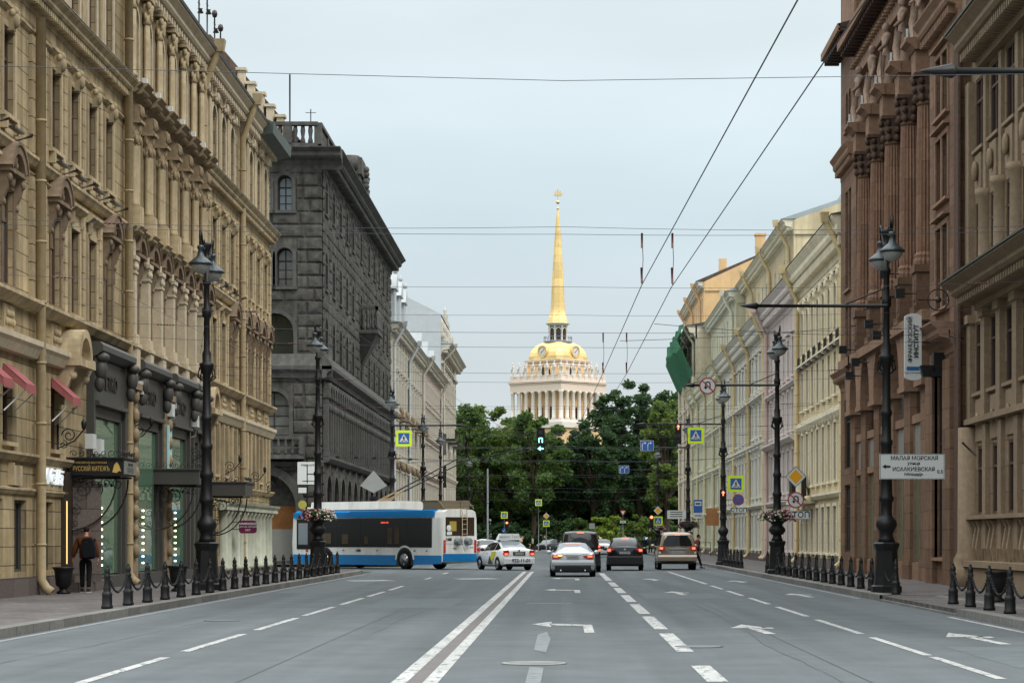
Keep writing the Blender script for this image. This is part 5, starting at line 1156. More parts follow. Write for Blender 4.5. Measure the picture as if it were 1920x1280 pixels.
# --- bollards with chains
g = MB()
g.lathe([(.17,0),(.17,.05),(.15,.07),(.145,.26),(.155,.3),(.13,.33),(.10,.36),(.115,.4),(.095,.44),(.075,.62),(.09,.65),(.09,.68),(.07,.7),(.075,.74),(.085,.78),(.06,.83),(.03,.86),(.045,.885),(.0,.91)], 0, 0, 12)
g.v = [(x*.72, y*.72, z) for x, y, z in g.v]; boll = g.mesh('post', M['iron'])
CH = {}
def chain_mesh(span):
    k = round(span, 2)
    if k in CH: return CH[k]
    g = MB(); n = int(span/.062); sag = .38*min(1, span/2.2)
    pts = [Vector((0, .09+(span-.18)*i/n, .7 - sag*(1-(2*i/n-1)**2))) for i in range(n+1)]
    for i in range(n):
        a, b = pts[i], pts[i+1]; m_ = (a+b)/2; t = (b-a).normalized(); e = .022
        sd_ = Vector((1,0,0)) if i % 2 else t.cross(Vector((1,0,0))).normalized()
        L2_ = (b-a).length*.72
        q = [m_-t*L2_, m_-t*L2_*.5+sd_*e, m_+t*L2_*.5+sd_*e, m_+t*L2_, m_+t*L2_*.5-sd_*e, m_-t*L2_*.5-sd_*e, m_-t*L2_]
        g.tube(q, .009, 4, cap=False)
    CH[k] = g.mesh('chain', M['iron']); return CH[k]
def bollards(pts, side, grp, desc, z=.15):
    for i, (x, y) in enumerate(pts):
        t = thing('bollard', desc % ORD[i], 'bollard', (x, y, z), 0, grp); put('post', boll, t)
        if i+1 < len(pts):
            x2, y2 = pts[i+1]; sp_ = math.hypot(x2-x, y2-y); c_ = put('chain', chain_mesh(sp_), t); c_.rotation_euler[2] = math.atan2(-(x2-x), y2-y)
bollards([(-9.38, 46.8+2.27*k) for k in range(9)], -1, 'chained bollards along the left kerb', 'black bollard on the left kerb, %s from the near end')
bollards([(-9.38, 46.8+2.27*k) for k in range(9, 22)], -1, 'chained bollards along the left kerb', 'black bollard on the left kerb, %s beyond the nearest lamp post')
bollards([(8.57, 50.0-2.12*k) for k in range(5)], 1, 'chained bollards along the right kerb', 'black bollard at the right edge past the dropped kerb, %s from its far end')
bollards([(8.57, 58.6+2.3*k) for k in range(17)], 1, 'chained bollards along the right kerb', 'black bollard on the right kerb, %s going away from the direction-sign lamp')
bollards([(8.57, 109.5+2.3*k) for k in range(7)], 1, 'short row of bollards by the red arrow signal', 'black bollard by the low red arrow signal, %s from its near end')
# --- litter urns
for x, y, l in ((-13.0, 59.2, 'black urn litter bin against the tan wall beside the backpack wearer'), (-10.5, 62.0, 'black litter bin standing behind the nearest left lamp base'), (9.9, 51.9, 'dark litter bin behind the near right bollards')):
    g = MB(); g.lathe([(.17,0),(.19,.04),(.1,.1),(.12,.16),(.2,.22),(.23,.5),(.25,.62),(.29,.66),(.29,.7),(.22,.7),(.2,.4)], 0, 0, 14); tag(g.build('litter_bin', M['iron'], loc=(x, y, .15)), l, 'litter bin')
# --- flower planters round the posts
M['leaf_pl'] = mat('planter_leaves', (.05,.10,.03), .8, var=.3); M['petal_w'] = mat('white_petals', (.62,.55,.48), .7, var=.15, vs=20); M['petal_p'] = mat('pink_petals', (.50,.20,.24), .7, var=.25, vs=20); M['petal_m'] = mat('purple_petals', (.13,.05,.09), .7, var=.2, vs=20)
def planter(x, y, label, cols_, z=.15, s=1.):
    t = thing('flower_planter', label, 'planter', (x, y, z), 0, 'flower planters ringing the lamp posts')
    g = MB(); g.lathe([(.12,1.55),(.25,1.6),(.34,1.75),(.32,1.85),(.2,1.95),(.26,2.05),(.5,2.2),(.6,2.32),(.58,2.38),(.3,2.4)], 0, 0, 20); g.build('bowl', M['iron'], t)
    r_ = random.Random(int(y)); L_ = MB(); fl_ = [MB() for _ in cols_]
    for i in range(420):
        a = r_.uniform(0, 6.283); rr = r_.uniform(.3, .78); zz = 2.36 + .2*math.sqrt(max(0, 1-(rr/.8)**2)) + r_.uniform(-.14, .06) - (.16 if rr > .65 else 0)
        px_, py_ = rr*math.cos(a), rr*math.sin(a); q = r_.uniform(.03, .055)
        k = 0 if math.cos(a) < .1 else len(cols_)-1
        if r_.random() < .22: k = r_.randrange(len(cols_))
        (L_ if r_.random() < .35 else fl_[k]).ball(px_, py_, zz, q, q, q*.8, 5, 3)
    L_.build('foliage', M['leaf_pl'], t)
    for f_, c_ in zip(fl_, cols_): f_.build('flowers', c_, t)
planter(-9.75, 90.4, 'flower bowl of white and pink blooms in front of the trolleybus', [M['petal_p'], M['petal_w']])
planter(8.65, 92.0, 'flower bowl of white and pink blooms below the orange diamond sign', [M['petal_w'], M['petal_p']])
planter(8.65, 157.7, 'dark purple flower bowl on the lamp post above the beige off-roader', [M['petal_m'], M['petal_m']])
planter(8.65, 208, 'smaller far flower bowl of pinkish cream blooms left of the beige off-roader', [M['petal_w'], M['petal_p']])
# ------------------------------------------------------------------ signs
M['s_yel'] = mat('sign_fluorescent_yellow', (.62,.80,.02), .5, var=.02); M['s_blue'] = mat('sign_face_blue', (.015,.10,.36), .45, var=.03); M['s_white'] = mat('sign_face_white', (.60,.62,.60), .5, var=.03); M['s_red'] = mat('sign_face_red', (.38,.04,.05), .5, var=.03)
M['s_or'] = mat('sign_face_orange', (.78,.36,.01), .5, var=.02); M['s_back'] = mat('sign_back_grey', (.3,.31,.3), .5, metal=.2); M['pole'] = mat('grey_steel_pole', (.2,.23,.24), .5, metal=.3, var=.1)
SIGN = [M['s_white'], M['s_blue'], M['s_yel'], M['black'], M['s_red'], M['s_or'], M['s_back']]
def disc(g, r, y0, y1, m, n=28, cx=0, cz=0): g.prism([(cx+r*math.cos(2*math.pi*i/n), cz+r*math.sin(2*math.pi*i/n)) for i in range(n)], y0, y1, m)
def sq(g, w, h, y0, y1, m, c=.04, cx=0, cz=0): g.prism([(cx-w/2+c,cz-h/2),(cx+w/2-c,cz-h/2),(cx+w/2,cz-h/2+c),(cx+w/2,cz+h/2-c),(cx+w/2-c,cz+h/2),(cx-w/2+c,cz+h/2),(cx-w/2,cz+h/2-c),(cx-w/2,cz-h/2+c)], y0, y1, m)
def line(g, x0, z0, x1, z1, w, y0, y1, m):
    d = Vector((x1-x0, z1-z0)); d.normalize(); n = Vector((-d.y, d.x))*w/2
    g.prism([(x0+n.x,z0+n.y),(x0-n.x,z0-n.y),(x1-n.x,z1-n.y),(x1+n.x,z1+n.y)], y0, y1, m)
def sign(kind, x, y, z, s, label, brackets=None, cat='road sign', rz=0):
    t = thing('road_sign', label, cat, (x, y, z), rz); g = MB(); f = MB()
    Y0 = 0; a = -.02; b = -.026; c = -.032; d_ = -.038
    if kind == 'crossing':
        sq(g, s, s, -.02, 0, 2, .05*s); sq(f, s*.68, s*.68, b, a, 1, .01)
        f.prism([(-.29*s,-.23*s),(.29*s,-.23*s),(0,.29*s)], c, b, 0)
        k = s*.5; P = lambda x0, z0, x1, z1, w_: line(f, x0*k, z0*k, x1*k, z1*k, w_*k, d_, c, 3)
        disc(f, .055*k, d_, c, 3, 10, .02*k, .27*k); P(.0,.2,.0,-.08,.13); P(-.01,-.05,-.14,-.4,.08); P(.02,-.05,.17,-.38,.08); P(0,.17,.15,.0,.06); P(-.02,.17,-.13,-.02,.06)
        for xx in (-.36,-.22,.28,.38): P(xx,-.4,xx+.02,-.3,.08)
    elif kind == 'uturn' or kind == 'nostop':
        disc(g, s/2, -.02, 0, 4); disc(f, s*.42, b, a, 0 if kind == 'uturn' else 1)
        if kind == 'uturn':
            line(f, .14*s,-.2*s,.14*s,.1*s,.075*s, c, b, 3); line(f, -.12*s,-.02*s,-.12*s,.1*s,.075*s, c, b, 3)
            n = 8
            for i in range(n):
                t0, t1 = math.pi*i/n, math.pi*(i+1)/n; f.prism([(.01*s+r_*math.cos(tt), .1*s+r_*math.sin(tt)) for r_, tt in ((.095*s,t0),(.17*s,t0),(.17*s,t1),(.095*s,t1))], c, b, 3)
            f.prism([(-.24*s,-.04*s),(0,-.04*s),(-.12*s,-.22*s)], c, b, 3)
        line(f, -.3*s, .3*s, .3*s, -.3*s, .07*s, d_, c, 4)
        if kind == 'nostop': line(f, -.3*s,-.3*s,.3*s,.3*s,.07*s, d_-.001, c, 4)
    elif kind == 'diamond':
        g.prism([(0,-s/2),(s/2,0),(0,s/2),(-s/2,0)], -.02, 0, 0); f.prism([(0,-s*.33),(s*.33,0),(0,s*.33),(-s*.33,0)], b, a, 5)
        for q in ((0,-1,1,0),(1,0,0,1),(0,1,-1,0),(-1,0,0,-1)): line(f, q[0]*s*.48, q[1]*s*.48, q[2]*s*.48, q[3]*s*.48, .02*s, b, a, 3)
    elif kind == 'stop':
        sq(g, s, s*.34, -.02, 0, 0, .01); [f.box(-s*.48, s*.48, b, a, zz-.006, zz+.006, 3) for zz in (-.15*s, .15*s)]; [f.box(xx-.006, xx+.006, b, a, -.15*s, .15*s, 3) for xx in (-.48*s, .48*s)]
        f.text('СТОП', 0, 0, .3*s, a, .003, 3, sx=1.12, bold=.004)
    elif kind == 'lanes':
        sq(g, s, s*.78, -.02, 0, 0, .03); sq(f, s*.95, s*.73, b, a, 1, .03)
        for xx in (-.36*s, .06*s):
            line(f, xx, -.34*s, xx, .08*s, .05*s, c, b, 0); line(f, xx-.0*s, .08*s, xx+.07*s, .2*s, .05*s, c, b, 0); line(f, xx+.05*s, .2*s, xx+.18*s, .2*s, .05*s, c, b, 0); f.prism([(xx+.17*s,.1*s),(xx+.31*s,.2*s),(xx+.17*s,.3*s)], c, b, 0)
    elif kind == 'busstop':
        sq(g, s, s*1.5, -.02, 0, 1, .02); sq(f, s*.76, s*.5, b, a, 0, .02, 0, .3*s); f.box(-.28*s, .28*s, c, b, .2*s, .38*s, 3); sq(g, s*1.1, s*.6, -.02, 0, 0, .01, 0, -1.1*s)
        [f.box(-.4*s, .4*s, b, a, zz*s, zz*s+.03, 3) for zz in (-1.05,-1.18)]
    elif kind == 'yield': g.prism([(-s/2,s*.4),(s/2,s*.4),(0,-s*.5)], -.02, 0, 4); f.prism([(-s*.3,s*.28),(s*.3,s*.28),(0,-s*.27)], b, a, 0)
    elif kind == 'blueround':
        disc(g, s/2, -.02, 0, 1); line(f, .15*s, .25*s, -.12*s, -.15*s, .1*s, b, a, 0); f.prism([(-.26*s,-.0*s),(-.0*s,-.2*s),(-.25*s,-.27*s)], b, a, 0)
    elif kind == 'back': sq(g, s, s, -.02, 0, 6, .02)
    elif kind == 'plate': sq(g, s, s*.45, -.02, 0, 0, .01); [f.box(-.35*s, .3*s, b, a, zz*s, zz*s+.04*s, 3) for zz in (-.12, .0, .12)]
    g.build('plate', SIGN, t)
    if f.v: f.build('symbol', SIGN, t)
    if brackets:
        h = MB(); [h.tube([Vector(p), Vector(q)], .018, 5) for p, q in brackets]; h.build('bracket', M['iron'], t)
    return t
sign('crossing', 7.15, 122.7, 7.12, .88, 'yellow-bordered pedestrian crossing sign hanging from the right arm by the red arrow', [((-.2,.02,.44),(-.2,.1,.62)),((.2,.02,.44),(.2,.1,.62))])
sign('crossing', 9.32, 122.8, 4.52, .88, 'yellow-bordered pedestrian crossing sign low on the right, above the round no-stopping sign', [((-.4,.02,.1),(-.7,.1,.1)),((-.4,.02,-.2),(-.7,.1,-.2))])
sign('nostop', 9.45, 122.8, 3.66, .62, 'round blue no-stopping sign with a red cross under the crossing sign', [((-.3,.02,0),(-.8,.1,0))])
sign('stop', 9.48, 122.8, 3.1, .92, 'white СТОП plate under the round no-stopping sign', [((-.45,.02,0),(-.8,.1,0))])
sign('uturn', 5.82, 91.7, 7.72, .68, 'round no U-turn sign hanging high from the arm over the road')
sign('diamond', 9.38, 91.8, 4.07, .87, 'orange and white diamond priority sign on the right planter lamp post', [((-.4,.02,0),(-.72,.1,0))])
sign('uturn', 9.38, 91.8, 3.13, .66, 'round no U-turn sign below the orange diamond', [((-.3,.02,0),(-.72,.1,0))])
sign('stop', 9.47, 91.8, 2.52, 1.02, 'larger white СТОП plate below the no U-turn sign', [((-.5,.02,0),(-.8,.1,0))])
sign('lanes', 5.8, 157.4, 7.98, .93, 'blue sign with two right-turning arrows, the higher and nearer one')
sign('lanes', 5.55, 207.6, 7.84, .92, 'blue sign with two right-turning arrows, the lower and farther one')
sign('crossing', -8.92, 127.4, 7.17, .9, 'yellow-bordered pedestrian crossing sign hanging from the left arm', [((-.2,.02,.44),(-.2,.1,.7)),((.2,.02,.44),(.2,.1,.7))])
sign('busstop', 9.33, 157.5, 3.8, .6, 'blue and white bus stop sign on the right by the ivory building', [((-.3,.02,.1),(-.7,.1,.1))])
sign('plate', 7.85, 157.5, 3.22, 1.3, 'small white street direction plate left of the purple flower bowl', [((.6,.02,0),(.8,.1,0))])
sign('diamond', 8.65, 207.7, 4.1, .85, 'small far diamond sign on the lamp post behind the beige off-roader'); sign('crossing', 8.65, 207.75, 3.15, .85, 'small far crossing sign below the far right diamond')
def post_sign(x, y, h, lst, label):
    g = MB(); g.tube([(x,y,.1),(x,y,h)], .05, 6); tag(g.build('signpost', M['pole']), label, 'sign post')
    for k, z, s, l in lst: sign(k, x, y-.08, z, s, l)
post_sign(-7.35, 284, 5, [('crossing', 4.45, .85, 'small yellow-bordered crossing sign far off, left of the taxi roof'), ('blueround', 2.55, .62, 'small round blue arrow sign just above the taxi roof sign')], 'thin grey post above the taxi carrying a crossing sign')
post_sign(-3.1, 286, 6.6, [('crossing', 6.05, .85, 'small crossing sign far off, highest of those against the trees')], 'thin grey post against the trees carrying the highest small crossing sign')
post_sign(-2.1, 283, 4.9, [('diamond', 4.35, .85, 'small diamond sign far off over the middle of the road'), ('crossing', 3.4, .8, 'small crossing sign right below the small far diamond')], 'thin grey post with a small diamond above a crossing sign')
post_sign(7.4, 282, 5.2, [('yield', 4.7, .8, 'small give-way triangle far off above the black hatchback'), ('plate', 3.6, .7, 'small white plate under the far give-way triangle')], 'thin grey post with a give-way triangle over white plates')
post_sign(3.6, 284, 3.5, [('back', 3.1, .7, 'small grey back of a sign far off between van and hatchback')], 'thin post with a small sign seen from behind')
# direction sign with street names
ds = thing('direction_sign', 'white Cyrillic direction sign with left arrow on the nearest right lamp post', 'direction sign', (9.29, 60.6, 3.5))
g = MB(); sq(g, 1.74, .68, -.02, .0, 0, .01); [g.box(-.85, .85, -.023, -.02, zz-.006, zz+.006, 1) for zz in (-.325, .325)]; [g.box(xx-.006, xx+.006, -.023, -.02, -.32, .32, 1) for xx in (-.85, .85)]; g.build('panel', [M['s_white'], M['black']], ds)
g = MB(); g.text('МАЛАЯ МОРСКАЯ', .06, .22, .145, -.024, .003, sx=.98, bold=.002); g.text('улица', .04, .085, .12, -.024, .003, bold=.002); g.text('ИСААКИЕВСКАЯ', .04, -.075, .145, -.024, .003, sx=.95, bold=.002); g.text('площадь', .04, -.205, .12, -.024, .003, bold=.002); g.text('0.5', .74, -.14, .13, -.024, .003, bold=.002)
line(g, -.72, 0, -.58, 0, .05, -.028, -.02, 0); g.prism([(-.8,0),(-.7,.06),(-.7,-.06)], -.028, -.02); g.build('lettering', M['black'], ds)
h = MB(); [h.tube([(-.64,.02,z_),(-.64,.3,z_)], .03, 6) for z_ in (-.2,.2)]; h.build('bracket', M['iron'], ds)
# scheme board on a thin post by the palace
sb = thing('scheme_board', 'pale junction scheme board on a thin post in front of the dark palace corner', 'sign board', (-14.15, 126.6, .15))
g = MB(); g.tube([(-.1,0,0),(-.1,0,5.9)], .05, 6); g.build('post', M['black'], sb)
g = MB(); sq(g, 1.25, 1.25, -.1, -.06, 0, .02, 0, 5.05); sq(g, .45, .3, -.1, -.06, 0, .01, -.35, 4.1); g.build('panel', M['s_white'], sb)
g = MB(); line(g, -.08, 4.5, -.08, 5.55, .05, -.11, -.1, 0); line(g, -.08, 5.0, .35, 5.0, .05, -.11, -.1, 0); g.box(-.35, .4, -.11, -.1, 4.6, 4.63); g.text('Невский', -.05, 5.5, .18, -.105, .003); g.build('lettering', M['black'], sb)
g = MB(); disc(g, .24, -.1, -.05, 0, 20, -.35, 3.3); g.build('round_plate', mat('dull_yellow_plate', (.36,.33,.07), .6), sb)
# traffic lights
M['glow_r'] = mat('red_signal', (.6,.05,.02), .4, emit=(1,.16,.08), es=5, var=0); M['glow_g'] = mat('green_signal', (.1,.6,.45), .4, emit=(.25,1,.75), es=3.2, var=0); M['lens'] = mat('dark_lens', (.02,.02,.02), .2, var=0)
def tlight(x, y, z, label, lit='red_arrow', w=.34, n=3, cell=.34):
    t = thing('traffic_light', label, 'traffic light', (x, y, z)); H_ = n*cell
    g = MB(); g.box(-w/2, w/2, -.12, .1, -H_/2, H_/2)
    for i in range(n):
        zc = H_/2 - cell*(i+.5); g.arc(0, zc, .125, .15, -.3, -.12, 20, 160, 10)
    g.build('housing', M['black'], t)
    g = MB()
    for i in range(n): zc = H_/2 - cell*(i+.5); disc(g, .115, -.125, -.12, 0, 16, 0, zc)
    g.build('lens', M['lens'], t)
    g = MB(); zc = H_/2 - cell/2
    if lit == 'red_arrow': line(g, 0, zc-.12, 0, zc+.04, .05, -.14, -.125, 0); g.prism([(-.09,zc+.02),(.09,zc+.02),(0,zc+.14)], -.14, -.125); g.build('signal', M['glow_r'], t)
    elif lit == 'red': disc(g, .14, -.14, -.125, 0, 16, 0, zc); g.build('signal', M['glow_r'], t)
    elif lit == 'green_left':
        z2 = H_/2 - cell*1.5; line(g, -.075, z2-.11, -.075, z2+.1, .045, -.14, -.125, 0); line(g, .075, z2-.11, .075, z2+.1, .045, -.14, -.125, 0); line(g, -.095, z2+.09, .095, z2+.09, .045, -.14, -.125, 0)
        z3 = H_/2 - cell*2.5; line(g, -.02, z3, .13, z3, .06, -.14, -.125, 0); g.prism([(-.14,z3),(-.0,z3+.1),(-.0,z3-.1)], -.14, -.125); g.build('signal', M['glow_g'], t)
    elif lit == 'green': disc(g, .12, -.14, -.125, 0, 16, 0, -H_/2+cell/2); g.build('signal', M['glow_g'], t)
    return t
tlight(-1.0, 101, 5.93, 'black hanging traffic light with green symbols over the middle of the road', 'green_left', .36, 3, .37)
tlight(6.2, 122.7, 7.2, 'traffic light with red arrow hanging high from the right arm', 'red_arrow', .34, 3, .36)
tlight(8.62, 122.7, 3.62, 'traffic light with red arrow low on the right lamp post', 'red_arrow', .34, 3, .38)
tlight(8.05, 207.5, 3.1, 'small far traffic light glowing red left of the far diamond sign', 'red', .36, 3, .4)
tlight(-10.55, 126.4, 3.3, 'dark traffic light beside the trolley poles with a small green glow', 'green', .4, 3, .4)
tlight(-7.0, 283, 3.1, 'tiny far traffic light glowing red above the taxi', 'red', .4, 3, .4)
g = MB(); g.prism([(-.75,-.1),(0,.75),(.75,-.1),(.0,-.5)], -.03, 0); tag(g.build('road_sign', M['s_back'], loc=(-10.55, 126.6, 4.6)), 'pale grey diamond sign seen from behind by the granite palace', 'road sign')
g = MB(); g.lathe([(.16,0),(.16,.3),(.12,.35),(.10,10.2),(.05,10.3)], 0, 0, 10); g.lathe([(.16,6),(.16,6.1)], 0, 0, 10); g.ball(.3, 0, 3.8, .18); tag(g.build('steel_mast', M['pole'], loc=(-9.5, 286, 0)), 'tall plain grey steel mast against the trees behind the trolleybus', 'mast')
g = MB(); g.box(-.6, .6, -.04, 0, -.7, .7); tag(g.build('hoarding_panel', mat('orange_panel', (.42,.2,.09), .7), loc=(12.1, 183, 3.3)), 'small orange-brown hoarding panel in front of the green building', 'panel')
for i, (x, y, w_, h) in enumerate(((9.6, 196, 1.6, 1.1), (9.6, 176, 1.6, 1.1))):
    g = MB(); g.tube([(-w_/2,0,0),(-w_/2,0,h),(w_/2,0,h),(w_/2,0,0)], .03, 5); g.tube([(0,0,0),(0,0,h)], .02, 5); tag(g.build('railing', M['iron'], loc=(x+1, y, .15)), ['low dark pavement railing near the green building, farther one', 'low dark pavement railing near the ivory building, nearer one'][i], 'railing')
# ------------------------------------------------------------------ overhead wires
M['wire'] = mat('wire', (.05,.055,.07), .5, var=0); M['insul'] = mat('insulator', (.10,.03,.025), .4, var=.1); M['insulw'] = mat('pale_insulator', (.45,.42,.38), .4)
def wire(pts, r, label, name='span_wire', grp='span wires across the street', ins=(), sag=.0, insm='insulw'):
    P = []
    for (a, b) in zip(pts, pts[1:]):
        a, b = Vector(a), Vector(b); n = 10
        for i in range(n): f = i/n; p = a.lerp(b, f); p.z -= sag*4*f*(1-f); P.append(p)
    P.append(Vector(pts[-1])); g = MB(); g.tube(P, r, 4); o = g.build(name, M['wire']); tag(o, label, 'overhead wire', grp)
    if ins:
        h = MB()
        for f in ins:
            i = int(f*(len(P)-1)); a, b = P[i], P[min(i+1, len(P)-1)]; d = (b-a).normalized()
            for k in range(6): h.tube([a+d*(.08*k), a+d*(.08*k+.05)], .022, 6)
        h.build('insulator', M[insm], o)
    return o
wire([(2.5,0,6.05),(1.92,18.6,6),(1.37,39.5,6),(1.06,61,6),(.6,88,5.95),(-1.6,108,5.85),(-5.0,121,5.8),(-14,135,5.8)], .008, 'left of the two thick trolley wires running up to the top', 'contact_wire', 'trolley contact wires')
wire([(3.1,0,6.05),(2.48,18.6,6),(1.9,40,6),(1.7,61,6),(1.2,88,5.95),(-1.0,108,5.85),(-4.4,121,5.8),(-13.4,136,5.8)], .008, 'right of the two thick trolley wires running up to the top', 'contact_wire', 'trolley contact wires')
spans = [(26.9,7.0,.0),(39.6,6.88,.1),(40.4,7.12,.15),(48.5,6.95,.12),(57.2,7.2,.12),(61.0,7.1,.1),(67.5,7.25,.1),(74,6.95,.1),(82,7.2,.1),(90,6.8,.12),(97,7.1,.15),(101,6.45,.1),(106,7.2,.2),(112,6.6,.15),(118,7.0,.2),(124,6.5,.15),(134,7.0,.2),(146,6.6,.2),(160,7.0,.2),(176,6.5,.2),(196,6.9,.2),(220,6.4,.2),(246,6.6,.2),(284,6.4,.3)]
for i, (y, z, sg_) in enumerate(spans):
    z0 = z; xl = -13.6 if y < 105 or y > 129 else -30; 
    wire([(xl,y,z0+.35),(0,y,z0),(12.4,y+.6,z0+.3)], .004 if y < 60 else .0055 if y < 120 else .008, 'thin span wire across the street, %s nearest to the viewer' % ORD[i], sag=sg_, ins=(.14,.86) if i % 2 else (.2,), insm='insul')
for (x, y, z0, z1, l) in ((1.37,39.6,6.9,6.0,'left dropper with dark insulators on the nearest pair over the road'), (1.9,39.6,6.9,6.0,'right dropper with dark insulators on the nearest pair over the road'), (1.07,61,7.1,6.0,'left dropper of the second pair in front of the spire building'), (1.7,61,7.1,6.0,'right dropper of the second pair in front of the trees')):
    g = MB(); g.tube([(0,0,z0),(.02,0,(z0+z1)/2),(0,0,z1)], .006, 4); g.tube([(0,0,z0),(0,0,z0-.26)], .02, 5); g.tube([(-.01,0,z1+.3),(0,0,z1+.02)], .02, 5); tag(g.build('wire_dropper', M['insul'], loc=(x, y, 0)), l, 'wire hanger', 'insulated droppers on the trolley wires')
for i, (a, b, l) in enumerate((((12.3,70,7.9),(2.0,50,6.3),'stay wire from the columned building down to the trolley wires'), ((12.3,78,9.2),(1.3,52,6.1),'steeper stay wire from the columned building towards the trolley wires'), ((-13.4,84,8.4),(-10,63.7,8.0),'stay wire between the tan building and the nearest left lamp'), ((-13.4,66,9.0),(-6,100,6.2),'long stay wire running down along the tan facade'), ((-13.2,72,12.6),(-2,118,6.6),'high stay wire sloping past the dark palace'), ((-9.6,127.7,6.9),(-6,240,6.4),'wire running away from the palace corner lamp'), ((8.65,123,7.0),(6,240,6.4),'wire running away from the red arrow lamp'), ((12.5,112,8.2),(-1,101,6.2),'stay wire from the yellow building to the hanging traffic light'), ((-13.6,100,8.0),(-1,101,6.2),'stay wire from the tan building to the hanging traffic light'))):
    wire([a, b], .006, l, 'stay_wire', 'stay wires', ins=(.3,), sag=.15, insm='insul')
# trolley wire hardware dropping off above the bus
g = MB()
for k in range(5): g.tube([(-12.5+k*.9,119+k*.9,5.9),(-11.5+k*.9,121+k*.6,5.85)], .02, 5); g.box(-12+k*.9, -11.8+k*.9, 120+k*.8, 120.2+k*.8, 5.8, 5.92)
tag(g.build('wire_switch', M['iron']), 'cluster of dark overhead wire switch hardware above the trolleybus', 'wire switch')
# ================================================================== tower with golden spire
M['goldleaf'] = mat('gilded_metal', (.88,.64,.28), .5, metal=.6, var=.06, vs=.8, joints=(2.2,1.6), jdepth=.75, msize=.03)
M['tochre'] = mat('tower_ochre', (.74,.50,.28), .85, var=.05, vs=.5); M['twhite'] = mat('tower_white', (.70,.64,.57), .8, var=.04, vs=.5); M['tgrey'] = mat('tower_grey', (.24,.26,.28), .7, var=.05); M['tpink'] = mat('tower_peach', (.74,.60,.50), .85, var=.04)
T = thing('spire_tower', 'yellow and white tower with gilded dome, clocks and tall golden spire', 'tower', (-1.09, 464, 0), R(49))
hs = 6.75
g = MB(); g.box(-8.5, 8.5, -8.5, 8.5, 0, 24.6); g.box(-5.2, 5.2, -5.2, 5.2, 24.6, 31.2); g.build('wall', M['tochre'], T)
for sx in (-1, 1):
    for v in (-3.4, 0, 3.4):
        for (x, y) in ((sx*5.22, v), (v, sx*5.22)):
            g = MB(); g.box(x-.5, x+.5, y-.5, y+.5, 25.4, 28.0); g.build('window', M['clay'], T)
g = MB(); g.box(-8.9, 8.9, -8.9, 8.9, 23.6, 24.7); g.box(-7.4, 7.4, -7.4, 7.4, 24.7, 25.3); g.build('base_cornice', M['twhite'], T)
g = MB(); g.lathe([(.55,25.3),(.55,25.6),(.42,25.7),(.40,28),(.36,30.6),(.5,30.8),(.55,31.1)], 0, 0, 12); cm = g.mesh('column', M['twhite'])
ps8 = [-6.5 + 13.0*i/7 for i in range(8)]
ring = [(x, -6.5) for x in ps8] + [(x, 6.5) for x in ps8] + [(-6.5, y) for y in ps8[1:-1]] + [(6.5, y) for y in ps8[1:-1]]
for x, y in ring: put('column', cm, T, (x, y, 0))
g = MB(); g.box(-6.9, 6.9, -6.9, 6.9, 31.1, 32.6); g.box(-7.05, 7.05, -7.05, 7.05, 32.6, 32.9); g.box(-7.25, 7.25, -7.25, 7.25, 32.9, 33.2); g.box(-7.0, 7.0, -7.0, 7.0, 33.2, 33.4); g.build('entablature', M['tpink'], T)
g = MB(); g.box(-6.75, 6.75, -6.75, 6.75, 33.4, 34.2, 0)
for x, y in ring: k = 1.0; g.box(x*k-.4, x*k+.4, y*k-.4, y*k+.4, 33.4, 34.35, 1)
g.box(-6.85, 6.85, -6.85, 6.85, 34.2, 34.32, 1); g.build('parapet', [M['tpink'], M['twhite']], T)
sm = []
for k in range(4):
    st = MB(); st.M = Matrix.Diagonal((1.15, 1.15, 1.2, 1)); statue(st, seed=20+k); st.M = None; sm.append(st.mesh('statue', M['twhite']))
for i, (x, y) in enumerate(ring): put('statue', sm[i % 4], T, (x*1.0, y*1.0, 34.3), math.atan2(y, x)+R(90))
g = MB(); g.box(-4.35, 4.35, -4.35, 4.35, 33.4, 37.3, 0); g.build('drum', M['tochre'], T)
for (x, y, r_) in ((0,-4.36,0),(-4.36,0,90)):
    g = MB(); 
    for dx in (-1.1, 1.1): g.prism(arch_poly(1.3, 2.2, True, 8), -.05, .02) if False else None
    P = arch_poly(1.5, 2.4, True, 8); g.M = Matrix.Translation((x, y, 34.0)) @ Matrix.Rotation(R(-90 if r_ else 0), 4, 'Z'); g.prism([(a-.6, b) for a, b in P], -.06, 0, 0); g.prism([(a*.5+1.4, b*.75) for a, b in P], -.06, 0, 0); g.M = None; g.build('arched_opening', M['clay'], T)
g = MB(); g.box(-4.6, 4.6, -4.6, 4.6, 36.6, 36.85); g.box(-4.75, 4.75, -4.75, 4.75, 37.2, 37.45); g.box(-4.9, 4.9, -4.9, 4.9, 37.45, 37.65); g.build('drum_cornice', M['tpink'], T)
g = MB()       # square dome with chamfered corners
prof = [(4.75,37.6),(4.7,38.4),(4.5,39.2),(4.1,40.0),(3.5,40.7),(2.7,41.2),(2.2,41.4)]
vs = []
for r_, z in prof:
    c_ = r_*.78
    vs += [(-c_,-r_,z),(c_,-r_,z),(r_,-c_,z),(r_,c_,z),(c_,r_,z),(-c_,r_,z),(-r_,c_,z),(-r_,-c_,z)]
g.add(vs, [(j*8+i, j*8+(i+1) % 8, (j+1)*8+(i+1) % 8, (j+1)*8+i) for j in range(len(prof)-1) for i in range(8)]); g.build('dome', M['goldleaf'], T)
